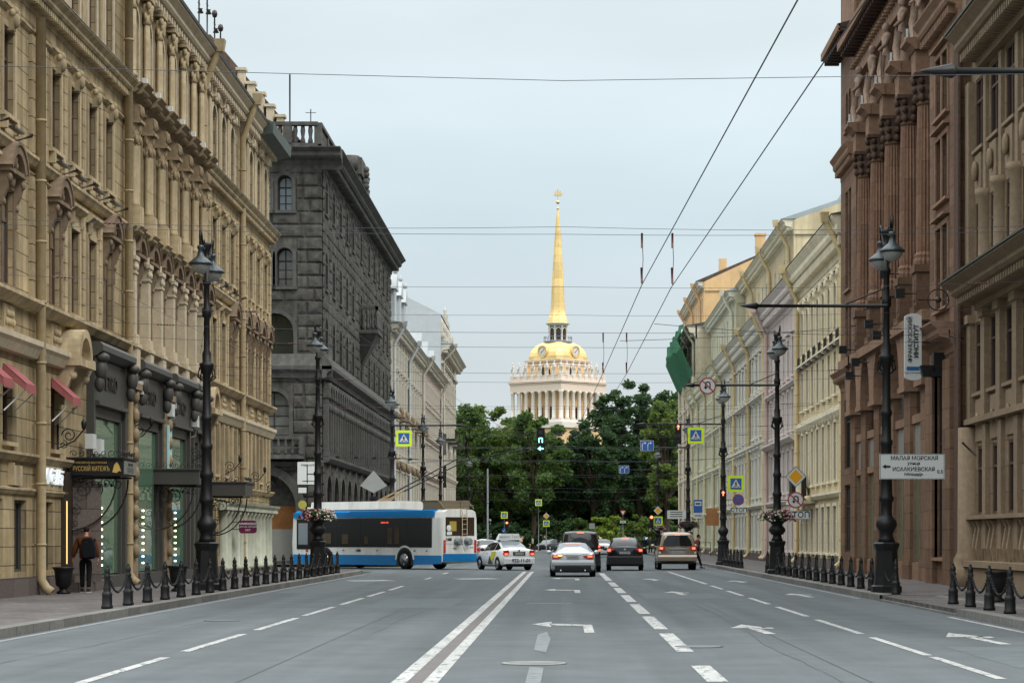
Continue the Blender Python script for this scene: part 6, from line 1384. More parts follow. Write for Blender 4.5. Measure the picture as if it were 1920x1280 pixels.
for rz_ in (0, -90):
    g = MB(); g.M = Matrix.Rotation(R(rz_), 4, 'Z') @ Matrix.Translation((0, -4.5, 39.3)); disc(g, 1.02, -.25, .6, 0, 24); g.arc(0, 0, .98, 1.25, -.4, 0, 0, 360, 24, 0); o = g.build('clock', M['goldleaf'], T)
    h = MB(); h.M = g.M; h = MB(); h.M = Matrix.Rotation(R(rz_), 4, 'Z') @ Matrix.Translation((0, -4.5, 39.3)); disc(h, .98, -.3, -.25, 0, 24); f2 = h.build('clock_face', M['twhite'], o)
    h = MB(); h.M = Matrix.Rotation(R(rz_), 4, 'Z') @ Matrix.Translation((0, -4.5, 39.3)); line(h, -.1, -.1, .55, .5, .09, -.34, -.3, 0); line(h, 0, 0, -.35, -.3, .12, -.34, -.3, 0)
    for i in range(12): a = R(30*i); line(h, .75*math.cos(a), .75*math.sin(a), .9*math.cos(a), .9*math.sin(a), .07, -.33, -.3, 0)
    h.build('clock_hands', M['black'], o)
g = MB(); g.lathe([(2.9,41.2),(3.0,41.45),(2.95,41.6),(2.0,41.6),(2.0,41.8)], 0, 0, 16, smooth=False)
for i in range(20): a = 2*math.pi*i/20; g.tube([(2.85*math.cos(a),2.85*math.sin(a),41.6),(2.85*math.cos(a),2.85*math.sin(a),42.5)], .05, 4)
g.tube([(2.85*math.cos(2*math.pi*i/20), 2.85*math.sin(2*math.pi*i/20), 42.5) for i in range(21)], .05, 4); g.build('gallery', M['tgrey'], T)
g = MB(); g.lathe([(1.75,41.6),(1.75,45.1)], 0, 0, 16, 1, smooth=False)
for i in range(8):
    a = 2*math.pi*i/8+R(22.5); g.lathe([(.22,0),(.16,.1),(.16,2.8),(.24,3.0)], 1.85*math.cos(a), 1.85*math.sin(a), 8, 0, 41.7)
    a2 = a+R(22.5); g.M = Matrix.Rotation(a2+R(90), 4, 'Z'); g.prism([(p[0], p[1]+42.0) for p in arch_poly(.75, 2.3, True, 6)], -1.83, -1.7, 2); g.arc(0, 43.92, .4, .52, -1.86, -1.7, 0, 180, 8, 0); g.M = None
g.lathe([(2.0,44.75),(2.15,45.0),(2.5,45.15),(2.5,45.3),(1.9,45.4)], 0, 0, 16, 0, smooth=False); g.build('lantern', [M['twhite'], M['tgrey'], M['clay']], T)
g = MB(); g.lathe([(2.25,45.35),(2.1,45.9),(1.75,46.9),(1.62,47.4),(1.6,47.6),(1.5,48.5),(1.2,54.5),(.78,61.5),(.35,67.0),(.12,68.6)], 0, 0, 8, smooth=False, rot=R(10)); g.build('spire', M['goldleaf'], T)
M['goldpale'] = mat('pale_gilt', (.72,.56,.30), .5, metal=.4, var=.05)
g = MB(); g.tube([(0,0,68.4),(0,0,72.6)], .06, 6); g.ball(0, 0, 68.7, .28); g.ball(0, 0, 70.0, .42, .42, .38); g.build('finial', M['goldpale'], T)
g = MB(); g.M = Matrix.Rotation(R(-49), 4, 'Z')
g.prism([(-.95,71.5),(-.6,71.25),(.6,71.25),(.95,71.5),(.8,71.6),(-.8,71.6)], -.15, .15)
for x_, h_, w_ in ((-.5,.7,.22),(0,1.0,.28),(.5,.75,.22)): g.tube([(x_,0,71.5),(x_,0,71.6+h_)], .04, 4); g.prism([(x_-w_,71.65),(x_+w_,71.65),(x_+w_*.7,71.6+h_*.8),(x_-w_*.7,71.6+h_*.8)], -.06, .06)
g.prism([(.9,71.5),(1.15,71.9),(.75,71.7)], -.03, .03); g.build('weathervane_ship', M['goldpale'], T)

# ================================================================== trees
def leafmat(name, c, c2):
    m = bpy.data.materials.new(name); m.use_nodes = True; t = m.node_tree; L = t.links; b = t.nodes['Principled BSDF']; b.inputs['Roughness'].default_value = .75; b.inputs['Specular IOR Level'].default_value = .3
    tcn = N('ShaderNodeTexCoord', t); n = N('ShaderNodeTexNoise', t); n.inputs['Scale'].default_value = .35; n.inputs['Detail'].default_value = 5; n.inputs['Roughness'].default_value = .7; L.new(tcn.outputs['Object'], n.inputs['Vector'])
    r_ = N('ShaderNodeMapRange', t); r_.inputs[1].default_value = .38; r_.inputs[2].default_value = .62; L.new(n.outputs[0], r_.inputs[0])
    mm = N('ShaderNodeMix', t, data_type='RGBA'); L.new(r_.outputs[0], mm.inputs[0]); mm.inputs[6].default_value = (*c, 1); mm.inputs[7].default_value = (*c2, 1)
    n2 = N('ShaderNodeTexNoise', t); n2.inputs['Scale'].default_value = 3.5; n2.inputs['Detail'].default_value = 2; L.new(tcn.outputs['Object'], n2.inputs['Vector'])
    r2_ = N('ShaderNodeMapRange', t); r2_.inputs[1].default_value = .3; r2_.inputs[2].default_value = .7; r2_.inputs[3].default_value = .55; r2_.inputs[4].default_value = 1.5; L.new(n2.outputs[0], r2_.inputs[0])
    v = N('ShaderNodeVectorMath', t, operation='SCALE'); L.new(mm.outputs[2], v.inputs[0]); L.new(r2_.outputs[0], v.inputs['Scale']); L.new(v.outputs[0], b.inputs['Base Color'])
    tr = N('ShaderNodeBsdfTranslucent', t); v3 = N('ShaderNodeVectorMath', t, operation='MULTIPLY'); v3.inputs[1].default_value = (1.4, 1.5, .8); L.new(v.outputs[0], v3.inputs[0]); L.new(v3.outputs[0], tr.inputs[0]); ms = N('ShaderNodeMixShader', t); ms.inputs[0].default_value = .4; o_ = [q for q in t.nodes if q.type == 'OUTPUT_MATERIAL'][0]; L.new(b.outputs[0], ms.inputs[1]); L.new(tr.outputs[0], ms.inputs[2]); L.new(ms.outputs[0], o_.inputs[0])
    return m
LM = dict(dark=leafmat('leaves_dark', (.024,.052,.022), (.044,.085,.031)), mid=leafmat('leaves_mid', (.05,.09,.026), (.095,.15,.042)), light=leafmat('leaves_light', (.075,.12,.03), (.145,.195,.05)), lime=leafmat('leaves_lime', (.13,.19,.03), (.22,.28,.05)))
M['bark'] = mat('bark', (.045,.035,.025), .9, var=.3, vs=3, bump=.4)
def tree_mesh(seed, H, cr, zb, nclump, nleaf, ls, pointy=.0):
    r_ = random.Random(seed); tb = MB(); lb = MB()
    tb.tube([(0,0,-.1),(.1*r_.uniform(-1,1),.1,H*.2),(.3*r_.uniform(-1,1),.2*r_.uniform(-1,1),H*.45),(.2,.1,H*.75)], [H*.022,H*.017,H*.012,H*.004], 8)
    cc = []
    for i in range(nclump):
        for _ in range(40):
            u, v, w_ = r_.uniform(-1,1), r_.uniform(-1,1), r_.uniform(-1,1)
            d = math.sqrt(u*u+v*v+w_*w_)
            if .45 < d < 1: break
        taper = 1 - pointy*max(0, w_)
        c_ = Vector((u*cr*taper, v*cr*taper, zb+(H-zb)*(.5+.5*w_*.92))); cc.append(c_)
        if i % 3 == 0:
            tb.tube([(0,0,zb+(c_.z-zb)*.35),((c_.x)*.5,c_.y*.5,zb+(c_.z-zb)*.62),tuple(c_)], [H*.008,H*.005,H*.0015], 5)
        cs_ = cr*r_.uniform(.2,.36)*(1.15-.4*d)
        for k in range(nleaf):
            th, ph = r_.uniform(0, 6.283), math.acos(r_.uniform(-1,1)); rr = cs_*r_.random()**.45*r_.uniform(.75,1.15)
            p = c_ + Vector((rr*math.sin(ph)*math.cos(th), rr*math.sin(ph)*math.sin(th), rr*.72*math.cos(ph)))
            a = Vector((r_.gauss(0,1), r_.gauss(0,1), r_.gauss(0,.6))).normalized(); b_ = a.cross(Vector((r_.gauss(0,1), r_.gauss(0,1), r_.gauss(0,1)))).normalized()
            q = ls*r_.uniform(.6,1.3); lb.add([p-a*q, p+b_*q*.55, p+a*q, p-b_*q*.55], [(0,1,2,3)])
    return tb.mesh('trunk', M['bark']), lb
TM = {}
def tree(name, label, x, y, H, cr, zb, tone, var, cat='tree', nclump=62, nleaf=165, ls=.3, grp=None, pointy=.25, rz=0):
    key = (round(H), round(cr), round(zb,1), var)
    if key not in TM: TM[key] = (tree_mesh(hash(key) % 9999 if False else var*37+round(H)*3+round(cr), H, cr, zb, nclump, nleaf, ls, pointy), {})
    (tk, lb), cmap = TM[key]
    if tone not in cmap: cmap[tone] = lb.mesh('crown', LM[tone])
    t = thing(name, label, cat, (x, y, 0), rz, grp); put('trunk', tk, t); put('crown', cmap[tone], t); return t
def TX(px_, y): return (px_-1056)*y/F
def TH(py_, y): return 1.6 + (1008-py_)*y/F
GT = 'trees of the garden below the spire tower'
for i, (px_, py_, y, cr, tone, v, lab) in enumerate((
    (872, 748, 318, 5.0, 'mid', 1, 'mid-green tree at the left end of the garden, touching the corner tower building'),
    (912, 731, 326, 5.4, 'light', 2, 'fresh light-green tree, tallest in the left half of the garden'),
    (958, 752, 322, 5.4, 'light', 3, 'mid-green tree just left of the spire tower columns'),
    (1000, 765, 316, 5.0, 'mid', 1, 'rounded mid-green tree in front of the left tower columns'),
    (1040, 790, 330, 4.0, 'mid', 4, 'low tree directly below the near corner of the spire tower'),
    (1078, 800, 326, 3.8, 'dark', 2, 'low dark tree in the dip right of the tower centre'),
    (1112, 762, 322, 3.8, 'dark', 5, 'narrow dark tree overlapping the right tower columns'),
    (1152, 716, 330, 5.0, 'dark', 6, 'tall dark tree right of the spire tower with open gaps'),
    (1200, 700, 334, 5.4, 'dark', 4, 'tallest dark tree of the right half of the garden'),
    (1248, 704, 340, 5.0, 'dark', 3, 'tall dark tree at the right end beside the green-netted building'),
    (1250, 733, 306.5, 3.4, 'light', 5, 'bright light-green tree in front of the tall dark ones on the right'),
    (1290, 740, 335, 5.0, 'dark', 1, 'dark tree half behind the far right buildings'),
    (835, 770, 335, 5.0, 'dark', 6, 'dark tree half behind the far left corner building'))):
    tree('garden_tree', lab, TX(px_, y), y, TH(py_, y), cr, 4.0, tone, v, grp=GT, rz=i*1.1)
r5 = random.Random(5)
for i in range(12):
    px_ = 850 + 38*i; y = 352 + r5.uniform(-4, 8)
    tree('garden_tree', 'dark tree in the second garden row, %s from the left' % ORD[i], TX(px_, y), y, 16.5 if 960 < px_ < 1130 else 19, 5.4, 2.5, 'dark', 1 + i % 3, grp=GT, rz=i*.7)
for i in range(12):
    px_ = 862 + 36*i; y = 342 + r5.uniform(-4, 5)
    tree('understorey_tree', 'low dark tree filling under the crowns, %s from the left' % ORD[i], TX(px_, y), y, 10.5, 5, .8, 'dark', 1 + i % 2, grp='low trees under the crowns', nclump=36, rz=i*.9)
for i in range(14):
    px_ = 858 + 31*i; y = 314 + r5.uniform(-3, 4)
    if abs(px_-1138) < 14: continue
    tree('shrub', 'garden shrub along the road edge, %s from the left' % ORD[i], TX(px_, y), y, r5.choice([4.0, 5.0, 3.0]), 2.4, .2, r5.choice(['mid','dark','mid','light']), 1 + i % 3, cat='shrub', grp='shrubs along the garden edge', nclump=24, nleaf=110, ls=.22, pointy=.1, rz=i)
tree('round_shrub', 'bright lime-green rounded shrub above the black hatchback', TX(1138, 309.5), 309.5, 5.3, 2.3, .3, 'lime', 7, cat='shrub', nclump=30, nleaf=150, ls=.2, pointy=.1)
# ================================================================== vehicles
def carpaint(name, c, metal=.0, rough=.28): return mat(name, c, rough, metal=metal, var=.03, coat=.6)
M['cglass'] = mat('car_glass', (.012,.014,.016), .03, var=0); M['cglass_painted_sky'] = mat('car_glass_painted_sky', (.17,.20,.22), .06, var=0); M['tyre'] = mat('tyre_rubber', (.012,.012,.012), .85, var=.1); M['rim'] = mat('alloy_rim', (.3,.31,.32), .3, metal=.7, var=0)  # paler car glass: sky reflection put into its base colour
M['tail'] = mat('tail_light_red', (.45,.015,.01), .2, var=0, coat=.5); M['tailglow'] = mat('brake_light_lit', (.8,.08,.03), .3, emit=(1,.12,.05), es=3.2, var=0); M['amber'] = mat('indicator_lit', (.9,.35,.05), .3, emit=(1,.45,.12), es=3.5, var=0)
M['plate'] = mat('number_plate', (.38,.39,.38), .5, var=.05); M['chrome'] = mat('chrome', (.5,.5,.5), .15, metal=.9, var=0); M['plastic'] = mat('black_plastic', (.018,.018,.019), .55, var=0); M['headl'] = mat('head_light', (.5,.52,.52), .1, var=0)
def loft(st, body, K=9):
    """st: list of (y, zb, zs, zr, wb, wr, cabin)"""
    secs = []
    for (y, zb, zs, zr, wb, wr) in st:
        m_ = (zb+zs)/2; half = [(0,zb),(wb*.9,zb),(wb*.985,zb+.08),(wb,m_),(wb*.985,zs-.1),(wb*.94,zs),(wr,zr-.07),(wr*.88,zr-.01),(wr*.5,zr+.02),(0,zr+.025)]
        secs.append([(-x, y, z) for x, z in half[::-1]] + [(x, y, z) for x, z in half[1:]])
    n = len(secs[0]); vs = [p for s in secs for p in s]; fs = []
    for j in range(len(secs)-1):
        for i in range(n-1): fs.append((j*n+i, j*n+i+1, (j+1)*n+i+1, (j+1)*n+i))
    fs.append(tuple(range(n-1, -1, -1))); fs.append(tuple((len(secs)-1)*n+i for i in range(n)))
    body.add(vs, fs, 0, True); return secs
def wheel_m(r, w=.22):
    k = ('wheel', r)
    if k in CACHE: return CACHE[k]
    t = MB(); t.M = Matrix.Rotation(R(90), 4, 'Y'); t.lathe([(r*.62,-w/2),(r*.93,-w/2),(r,-w/2+.03),(r,w/2-.03),(r*.93,w/2),(r*.62,w/2)], 0, 0, 28, 0)
    q = MB(); q.M = t.M; q.lathe([(r*.66,-w/2-.006),(r*.6,-w/2+.02),(r*.15,-w/2+.05),(r*.1,-w/2)], 0, 0, 20, 0)
    for i in range(5): a = 2*math.pi*i/5; q.tube([(r*.1*math.cos(a), r*.1*math.sin(a), -w/2), (r*.6*math.cos(a), r*.6*math.sin(a), -w/2+.0)], r*.07, 4, 0)
    CACHE[k] = (t.mesh('tyre', M['tyre']), q.mesh('rim', M['rim'])); return CACHE[k]
def car(name, label, x, y, rz, st, paintm, rear, wheels, r, track, cabin, glass='cglass', cat='car', rearglass=None, z=0.0, lit=True, front=False):
    t = thing(name, label, cat, (x, y, z), rz)
    b = MB(); secs = loft(st, b)
    # wheel arch recesses (dark) standing just proud of the flank
    o = b.build('body', paintm, t)
    wa = max(s_[4] for s_ in st)
    ub = MB(); ub.box(-wa*.86, wa*.86, .15, st[-1][0]-.15, st[2][1]-.06, st[2][1]+.12)
    for yy in wheels:
        for s in (-1, 1):
            P = [(yy+ (r+.07)*math.cos(R(a)), r+ (r+.07)*math.sin(R(a))) for a in range(-10, 191, 10)]
            ub.add([(s*(track+.002), p, q) for p, q in P] + [(s*(track-.3), p, q) for p, q in P], [tuple(range(len(P)))] + [(i, i+1, len(P)+i+1, len(P)+i) for i in range(len(P)-1)])
    ub.build('underbody', M['plastic'], t)
    for yy in wheels:
        for s in (-1, 1):
            ty, ri = wheel_m(r); w_ = bpy.data.objects.new('wheel', None); col.objects.link(w_); w_.parent = t; w_.location = (s*(track-.1), yy, r); w_.rotation_euler[2] = 0 if s < 0 else R(180); put('tyre', ty, w_); put('rim', ri, w_)
    # side glass between pillars: strips lifted just off the loft
    n = len(secs[0]); H = (n+1)//2
    for (ja, jb, ins) in cabin:
        for s in (0, 1):
            g = MB(); i0, i1 = (3, 4) if s == 0 else (n-5, n-4)
            a0, a1, b0, b1 = (Vector(secs[ja][i0]), Vector(secs[ja][i1]), Vector(secs[jb][i0]), Vector(secs[jb][i1]))
            c_ = (a0+a1+b0+b1)/4; q = [a0, a1, b1, b0]; q = [p.lerp(c_, ins) for p in q]
            nm = (q[1]-q[0]).cross(q[3]-q[0]).normalized(); 
            if nm.x*(1 if s else -1) < 0: nm = -nm
            g.add([p+nm*.012 for p in q], [(0,1,2,3)]); g.build('side_window', M[glass], t)
    rear(t)
    return t
def quadglass(t, name, m, w0, y0, z0, w1, y1, z1, off=.012, inset=0.):
    """sloped pane, bottom edge half-width w0 at (y0,z0), top edge half-width w1 at (y1,z1), slightly bowed"""
    g = MB(); d = Vector((0, y1-y0, z1-z0)); nm = Vector((0, -d.z, d.y)).normalized()*off
    if nm.y > 0 and y0 < 2: nm = -nm
    n = 6; vs = []
    for k, (w_, yy, zz) in enumerate(((w0,y0,z0),(w1,y1,z1))):
        for i in range(n+1): f = -1+2*i/n; vs.append((w_*f, yy+nm.y+.03*f*f, zz+nm.z+(.02*(1-f*f) if k else 0)))
    g.add(vs, [(i, i+1, n+2+i, n+1+i) for i in range(n)], 0, True); return g.build(name, m, t)
def lights(t, poly, y, m, name='tail_light', both=True, th=.03):
    for s in ((-1, 1) if both else (1,)):
        g = MB(); g.prism([(s*a, b) for a, b in poly], y-th, y+.12); g.build(name, m, t)
def plate(t, txt, y, z, w=.52, h=.115, m='plate'):
    g = MB(); g.box(-w/2, w/2, y-.012, y, z-h/2, z+h/2); o = g.build('number_plate', M[m], t); h_ = MB(); h_.text(txt, 0, z, h*.82, y-.014, .001, sx=.95); h_.build('lettering', M['black'], o)
def mirrors(t, x, y, z, m):
    for s in (-1, 1): g = MB(); g.ball(s*x, y, z, .12, .09, .085, 10, 6); g.tube([(s*(x-.2),y,z-.05),(s*x,y,z)], .025, 5); g.build('mirror', m, t)
# silver coupe-like sedan (rear straight on)
st = [(0,.36,.86,.90,.80,.70),(.06,.30,.98,1.01,.88,.76),(.45,.24,1.0,1.045,.915,.72),(.8,.22,.99,1.14,.925,.68),(1.55,.22,.97,1.38,.925,.60),(2.5,.22,.95,1.39,.925,.60),(3.3,.22,.94,1.2,.92,.64),(3.75,.22,.93,.99,.91,.72),(4.3,.26,.80,.86,.88,.70),(4.65,.32,.62,.66,.75,.6)]
def rearA(t):
    quadglass(t, 'rear_window', M['cglass_painted_sky'], .66, .62, 1.07, .53, 1.40, 1.35)
    lights(t, [(.42,.87),(.80,.93),(.845,.90),(.85,.80),(.78,.75),(.58,.755),(.5,.80)], -.005, M['tail'])
    lights(t, [(.6,.87),(.79,.89),(.80,.82),(.62,.81)], -.025, M['tailglow'], 'brake_light')
    g = MB(); g.prism([(-.46,.90),(-.62,.905),(-.58,.84),(-.44,.86)], -.06, 0); g.build('indicator', M['amber'], t)
    g = MB(); g.box(-.3, .3, 1.28, 1.36, 1.345, 1.36); g.build('high_brake_light', mat('brake_bar_lit', (.9,.5,.4), .3, emit=(1,.45,.35), es=1.2, var=0), t)
    g = MB(); g.extr([(.015,.88),(.03,.9),(.03,.91),(0,.93)], -.4, .4); g.extr([(.02,.955),(.045,.965),(0,.975)], -.7, .7); g.build('trim_strip', M['chrome'], t)
    g = MB(); g.extr([(0,.22),(.05,.24),(.055,.42),(.02,.46),(-.1,.46),(-.1,.22)], -.74, .74); g.build('diffuser', M['plastic'], t)
    g = MB(); g.extr([(-.05,.47),(.05,.49),(.06,.6),(.04,.7),(-.05,.72)], -.86, .86); g.build('bumper', PA, t)
    g = MB(); [g.tube([(s*.5,-.07,.3),(s*.5,.2,.3)], .045, 10) for s in (-1, 1)]; g.build('exhaust', M['chrome'], t)
    plate(t, 'С 333 МТ', -.06, .80); mirrors(t, 1.0, 2.9, 1.0, PA)
PA = carpaint('silver_paint', (.56,.58,.60), .35, .3)
car('sedan', 'silver sedan seen from behind with lit brake lights, first in the centre lane', .40, 93.6, 0, st, PA, rearA, (.95, 3.75), .33, .93, [(3,4,.12),(4,5,.06),(5,6,.08)])
# black people carrier
st = [(0,.45,1.1,1.80,.90,.70),(.06,.35,1.12,1.86,.95,.76),(.3,.3,1.12,1.89,.955,.79),(1.6,.3,1.1,1.90,.955,.80),(3.0,.3,1.08,1.88,.955,.78),(3.7,.3,1.06,1.5,.95,.74),(4.3,.3,1.0,1.08,.93,.78),(4.85,.38,.8,.84,.8,.65)]
PV = carpaint('black_van_paint', (.018,.016,.016), .2, .25)
def rearV(t):
    quadglass(t, 'rear_window', M['cglass'], .78, -.01, 1.16, .66, .03, 1.77, .02)
    lights(t, [(.83,.95),(.93,.95),(.93,1.3),(.85,1.3)], -.01, M['tail']); lights(t, [(.845,1.17),(.92,1.17),(.92,1.27),(.86,1.27)], -.03, M['tailglow'], 'brake_light'); lights(t, [(.84,.99),(.92,.99),(.92,1.07),(.84,1.07)], -.03, M['tailglow'], 'brake_light')
    g = MB(); g.box(-.16, .16, -.03, .02, 1.82, 1.86); g.build('high_brake_light', M['tailglow'], t)
    g = MB(); g.extr([(-.02,.38),(.07,.4),(.07,.6),(-.02,.62)], -.93, .93); g.build('bumper', M['plastic'], t); plate(t, 'О 178 КМ', -.03, .85); mirrors(t, 1.08, 3.5, 1.15, PV)
car('minivan', 'black minivan with big dark rear window half hidden behind the silver sedan', .80, 106.4, 0, st, PV, rearV, (.95, 4.05), .35, .955, [(1,3,.08),(3,4,.08),(4,5,.12)])
# black crossover hatchback
st = [(0,.42,.98,1.05,.82,.70),(.06,.34,1.06,1.3,.88,.66),(.4,.28,1.06,1.56,.895,.61),(1.2,.26,1.02,1.605,.895,.63),(2.3,.26,.99,1.60,.895,.63),(3.0,.26,.97,1.36,.89,.66),(3.5,.26,.95,1.04,.88,.74),(4.0,.3,.86,.92,.85,.7),(4.3,.38,.68,.72,.7,.6)]
PQ = carpaint('black_car_paint', (.012,.012,.014), .2, .22)
def rearQ(t):
    quadglass(t, 'rear_window', M['cglass_painted_sky'], .60, .01, 1.13, .56, .33, 1.50, .03)
    lights(t, [(.52,1.05),(.66,1.11),(.86,1.07),(.87,.92),(.70,.90)], .0, M['tail']); lights(t, [(.68,1.06),(.84,1.05),(.85,.96),(.72,.94)], -.025, M['tailglow'], 'brake_light')
    g = MB(); g.box(-.17, .17, .30, .36, 1.53, 1.58); g.build('high_brake_light', M['tailglow'], t)
    g = MB(); g.extr([(-.02,.3),(.07,.32),(.08,.66),(.04,.72),(-.02,.72)], -.86, .86); g.build('bumper', M['plastic'], t); g = MB(); disc(g, .05, -.02, .0, 0, 14, 0, 1.05); g.build('badge', M['chrome'], t)
    g = MB(); [g.tube([(s*.66,.45,1.62),(s*.66,2.4,1.63)], .02, 5) for s in (-1, 1)]; g.build('roof_rail', M['plastic'], t)
    plate(t, 'К 451 ОН', -.03, .88); mirrors(t, .99, 3.05, 1.06, PQ)
car('hatchback', 'black crossover hatchback with lit tail lights to the right of the minivan', 3.02, 111.5, R(-1.5), st, PQ, rearQ, (.85, 3.5), .35, .895, [(2,3,.14),(3,4,.07),(4,5,.1)])
# beige off-roader
st = [(0,.5,1.12,1.76,.90,.70),(.1,.42,1.16,1.83,.95,.73),(.3,.36,1.16,1.86,.965,.74),(1.6,.36,1.14,1.89,.965,.76),(2.9,.36,1.12,1.87,.965,.75),(3.5,.36,1.1,1.55,.96,.74),(3.75,.36,1.1,1.18,.95,.8),(4.6,.42,1.0,1.06,.92,.78),(4.9,.5,.85,.88,.82,.7)]
PL = carpaint('beige_metallic_paint', (.32,.25,.185), .4, .3)
def rearL(t):
    quadglass(t, 'rear_window', M['cglass'], .74, -.02, 1.2, .62, -.0, 1.72, .02)
    lights(t, [(.62,1.17),(.92,1.2),(.93,.98),(.66,.98)], .0, M['tail']); lights(t, [(.72,1.13),(.88,1.14),(.88,1.04),(.74,1.04)], -.025, M['tailglow'], 'brake_light')
    g = MB(); g.box(-.12, .12, -.01, .04, 1.72, 1.78); g.build('high_brake_light', M['tailglow'], t)
    g = MB(); g.extr([(-.02,.45),(.08,.47),(.1,.66),(.05,.76),(-.02,.76)], -.96, .96); g.build('bumper', PL, t)
    g = MB(); g.extr([(.0,1.02),(.04,1.04),(.04,1.09),(.0,1.11)], -.45, .45); g.build('chrome_bar', M['chrome'], t)
    g = MB(); [g.prism([(s*.83,.8),(s*.93,.8),(s*.93,.93),(s*.83,.93)], -.02, .05) for s in (-1, 1)]; g.build('fog_light', M['headl'], t)
    g = MB(); g.prism([(-.5,.98),(.5,.98),(.38,.78),(-.38,.78)], -.012, .02); g.build('plate_recess', M['rim'], t)
    g = MB(); [g.tube([(s*.72,.35,1.92),(s*.72,2.8,1.93)], .022, 5) for s in (-1, 1)]; g.build('roof_rail', M['chrome'], t)
    plate(t, 'Х 001 АА', -.02, .9); mirrors(t, 1.1, 3.4, 1.2, PL)
car('off_roader', 'beige-gold off-road vehicle with lit brake lights, rightmost car in the road', 5.70, 113.5, 0, st, PL, rearL, (1.0, 3.85), .40, .96, [(1,3,.1),(3,4,.07),(4,5,.1)], cat='off-road car')
# white taxi turning left
st = [(0,.38,.90,.95,.76,.68),(.06,.3,1.0,1.05,.82,.70),(.5,.24,1.02,1.08,.845,.68),(.8,.22,1.0,1.16,.85,.64),(1.45,.22,.98,1.44,.85,.56),(2.3,.22,.96,1.465,.85,.57),(3.0,.22,.95,1.3,.85,.6),(3.45,.22,.94,1.0,.84,.68),(4.0,.26,.84,.9,.81,.66),(4.38,.34,.62,.66,.66,.56)]
PT = carpaint('white_taxi_paint', (.78,.80,.79), 0, .3)
M['tyel'] = mat('taxi_yellow', (.62,.55,.03), .5, var=.02); M['tgreyd'] = mat('taxi_grey', (.06,.065,.07), .5, var=.02)
def rearT(t):
    quadglass(t, 'rear_window', M['cglass_painted_sky'], .6, .66, 1.13, .5, 1.32, 1.42)
    lights(t, [(.56,1.0),(.80,.98),(.82,.78),(.60,.74),(.53,.86)], .0, M['tail']); lights(t, [(.60,.84),(.76,.85),(.76,.78),(.62,.77)], -.025, M['tailglow'], 'brake_light')
    g = MB(); g.prism([(-.62,.77),(-.76,.78),(-.74,.84),(-.62,.83)], -.04, 0); g.build('indicator', M['amber'], t)
    g = MB(); g.extr([(-.02,.3),(.05,.32),(.06,.56),(.03,.64),(-.02,.64)], -.8, .8); o = g.build('bumper', PT, t)
    h = MB(); h.text('922-11-01', .1, .48, .24, -.066, .003, sx=1.0, bold=.004); h.build('lettering', M['black'], o)
    g = MB(); g.box(-.32, .32, -.018, .0, .74, .92); g.build('plate_recess', M['plastic'], t); plate(t, 'В 715 ХК 98', -.03, .83, .48, .11); g = MB(); disc(g, .045, -.02, 0, 0, 12, 0, .98); g.build('badge', M['chrome'], t)
    g = MB(); g.extr([(.02,.28),(.055,.29),(.055,.33),(.02,.34)], -.7, .7); g.build('diffuser', M['plastic'], t)
    # roof sign
    s_ = MB(); s_.prism([(-.62,1.50),(.62,1.50),(.46,1.82),(-.46,1.82)], 1.35, 1.75); rs = s_.build('roof_sign', M['white'], t)
    h = MB(); h.text('Яндекс Такси', 0, 1.66, .19, 1.345, .002, sx=.95); h.build('lettering', M['s_back'], rs); h = MB(); [h.box(x_-.03, x_+.03, 1.4, 1.7, 1.44, 1.51) for x_ in (-.5,.5)]; h.build('foot', M['plastic'], rs)
    for s in (-1, 1):     # yellow wedge and grey triangle on the doors
        g = MB(); g.add([(s*.863,1.35,.93),(s*.863,1.72,.93),(s*.868,1.75,.5),(s*.868,2.05,.34),(s*.866,1.5,.62)], [(0,1,2,4)]); g.add([(s*.864,1.0,.93),(s*.864,1.62,.93),(s*.87,1.9,.6),(s*.87,1.6,.42)], [(0,1,2,3)]); g.build('door_marking', M['tyel'], t)
        g = MB(); g.add([(s*.873,1.55,.3),(s*.873,2.25,.3),(s*.874,1.95,.72)], [(0,1,2)]); g.build('door_marking', M['tgreyd'], t)
        g = MB(); g.tube([(s*.86,2.35,.82),(s*.86,2.5,.82)], .015, 5); g.tube([(s*.86,1.45,.82),(s*.86,1.6,.82)], .015, 5); g.build('door_handle', M['plastic'], t)
    mirrors(t, .93, 2.9, 1.02, M['plastic'])
car('taxi', 'white taxi with roof sign and 922-11-01 on its bumper turning left behind the trolleybus', -2.18, 112.6, R(21), st, PT, rearT, (.85, 3.55), .31, .852, [(3,4,.1),(4,5,.05),(5,6,.08)], cat='taxi')
# far cars
def plain(t):
    quadglass(t, 'rear_window', M['cglass'], .6, .66, 1.13, .5, 1.32, 1.42); lights(t, [(.56,1.0),(.80,.98),(.82,.78),(.60,.74)], .0, M['tail'])
    g = MB(); [g.ball(s*.6, 4.15, .68, .17, .16, .09, 8, 5) for s in (-1, 1)]; g.build('head_light', M['headl'], t); g = MB(); g.add([(-.6,3.42,1.02),(.6,3.42,1.02),(.52,3.0,1.33),(-.52,3.0,1.33)], [(0,1,2,3)]); g.build('windscreen', M['cglass_painted_sky'], t); plate(t, 'А 000 АА', -.03, .83)
car('sedan', 'far dark sedan crossing the road between the taxi and the minivan', -.5, 291.5, R(118+30), st, PQ, plain, (.85, 3.55), .31, .852, [(3,4,.1),(4,5,.05),(5,6,.08)], z=0)
car('sedan', 'grey car mostly hidden between the trolleybus and the taxi', -4.9, 150, R(4), st, PA, plain, (.85, 3.55), .31, .852, [(3,4,.1),(4,5,.05),(5,6,.08)])
car('sedan', 'pale far car showing between the minivan and the black hatchback', 3.35, 190, R(0), st, PT, plain, (.85, 3.55), .31, .852, [(3,4,.1),(4,5,.05),(5,6,.08)])
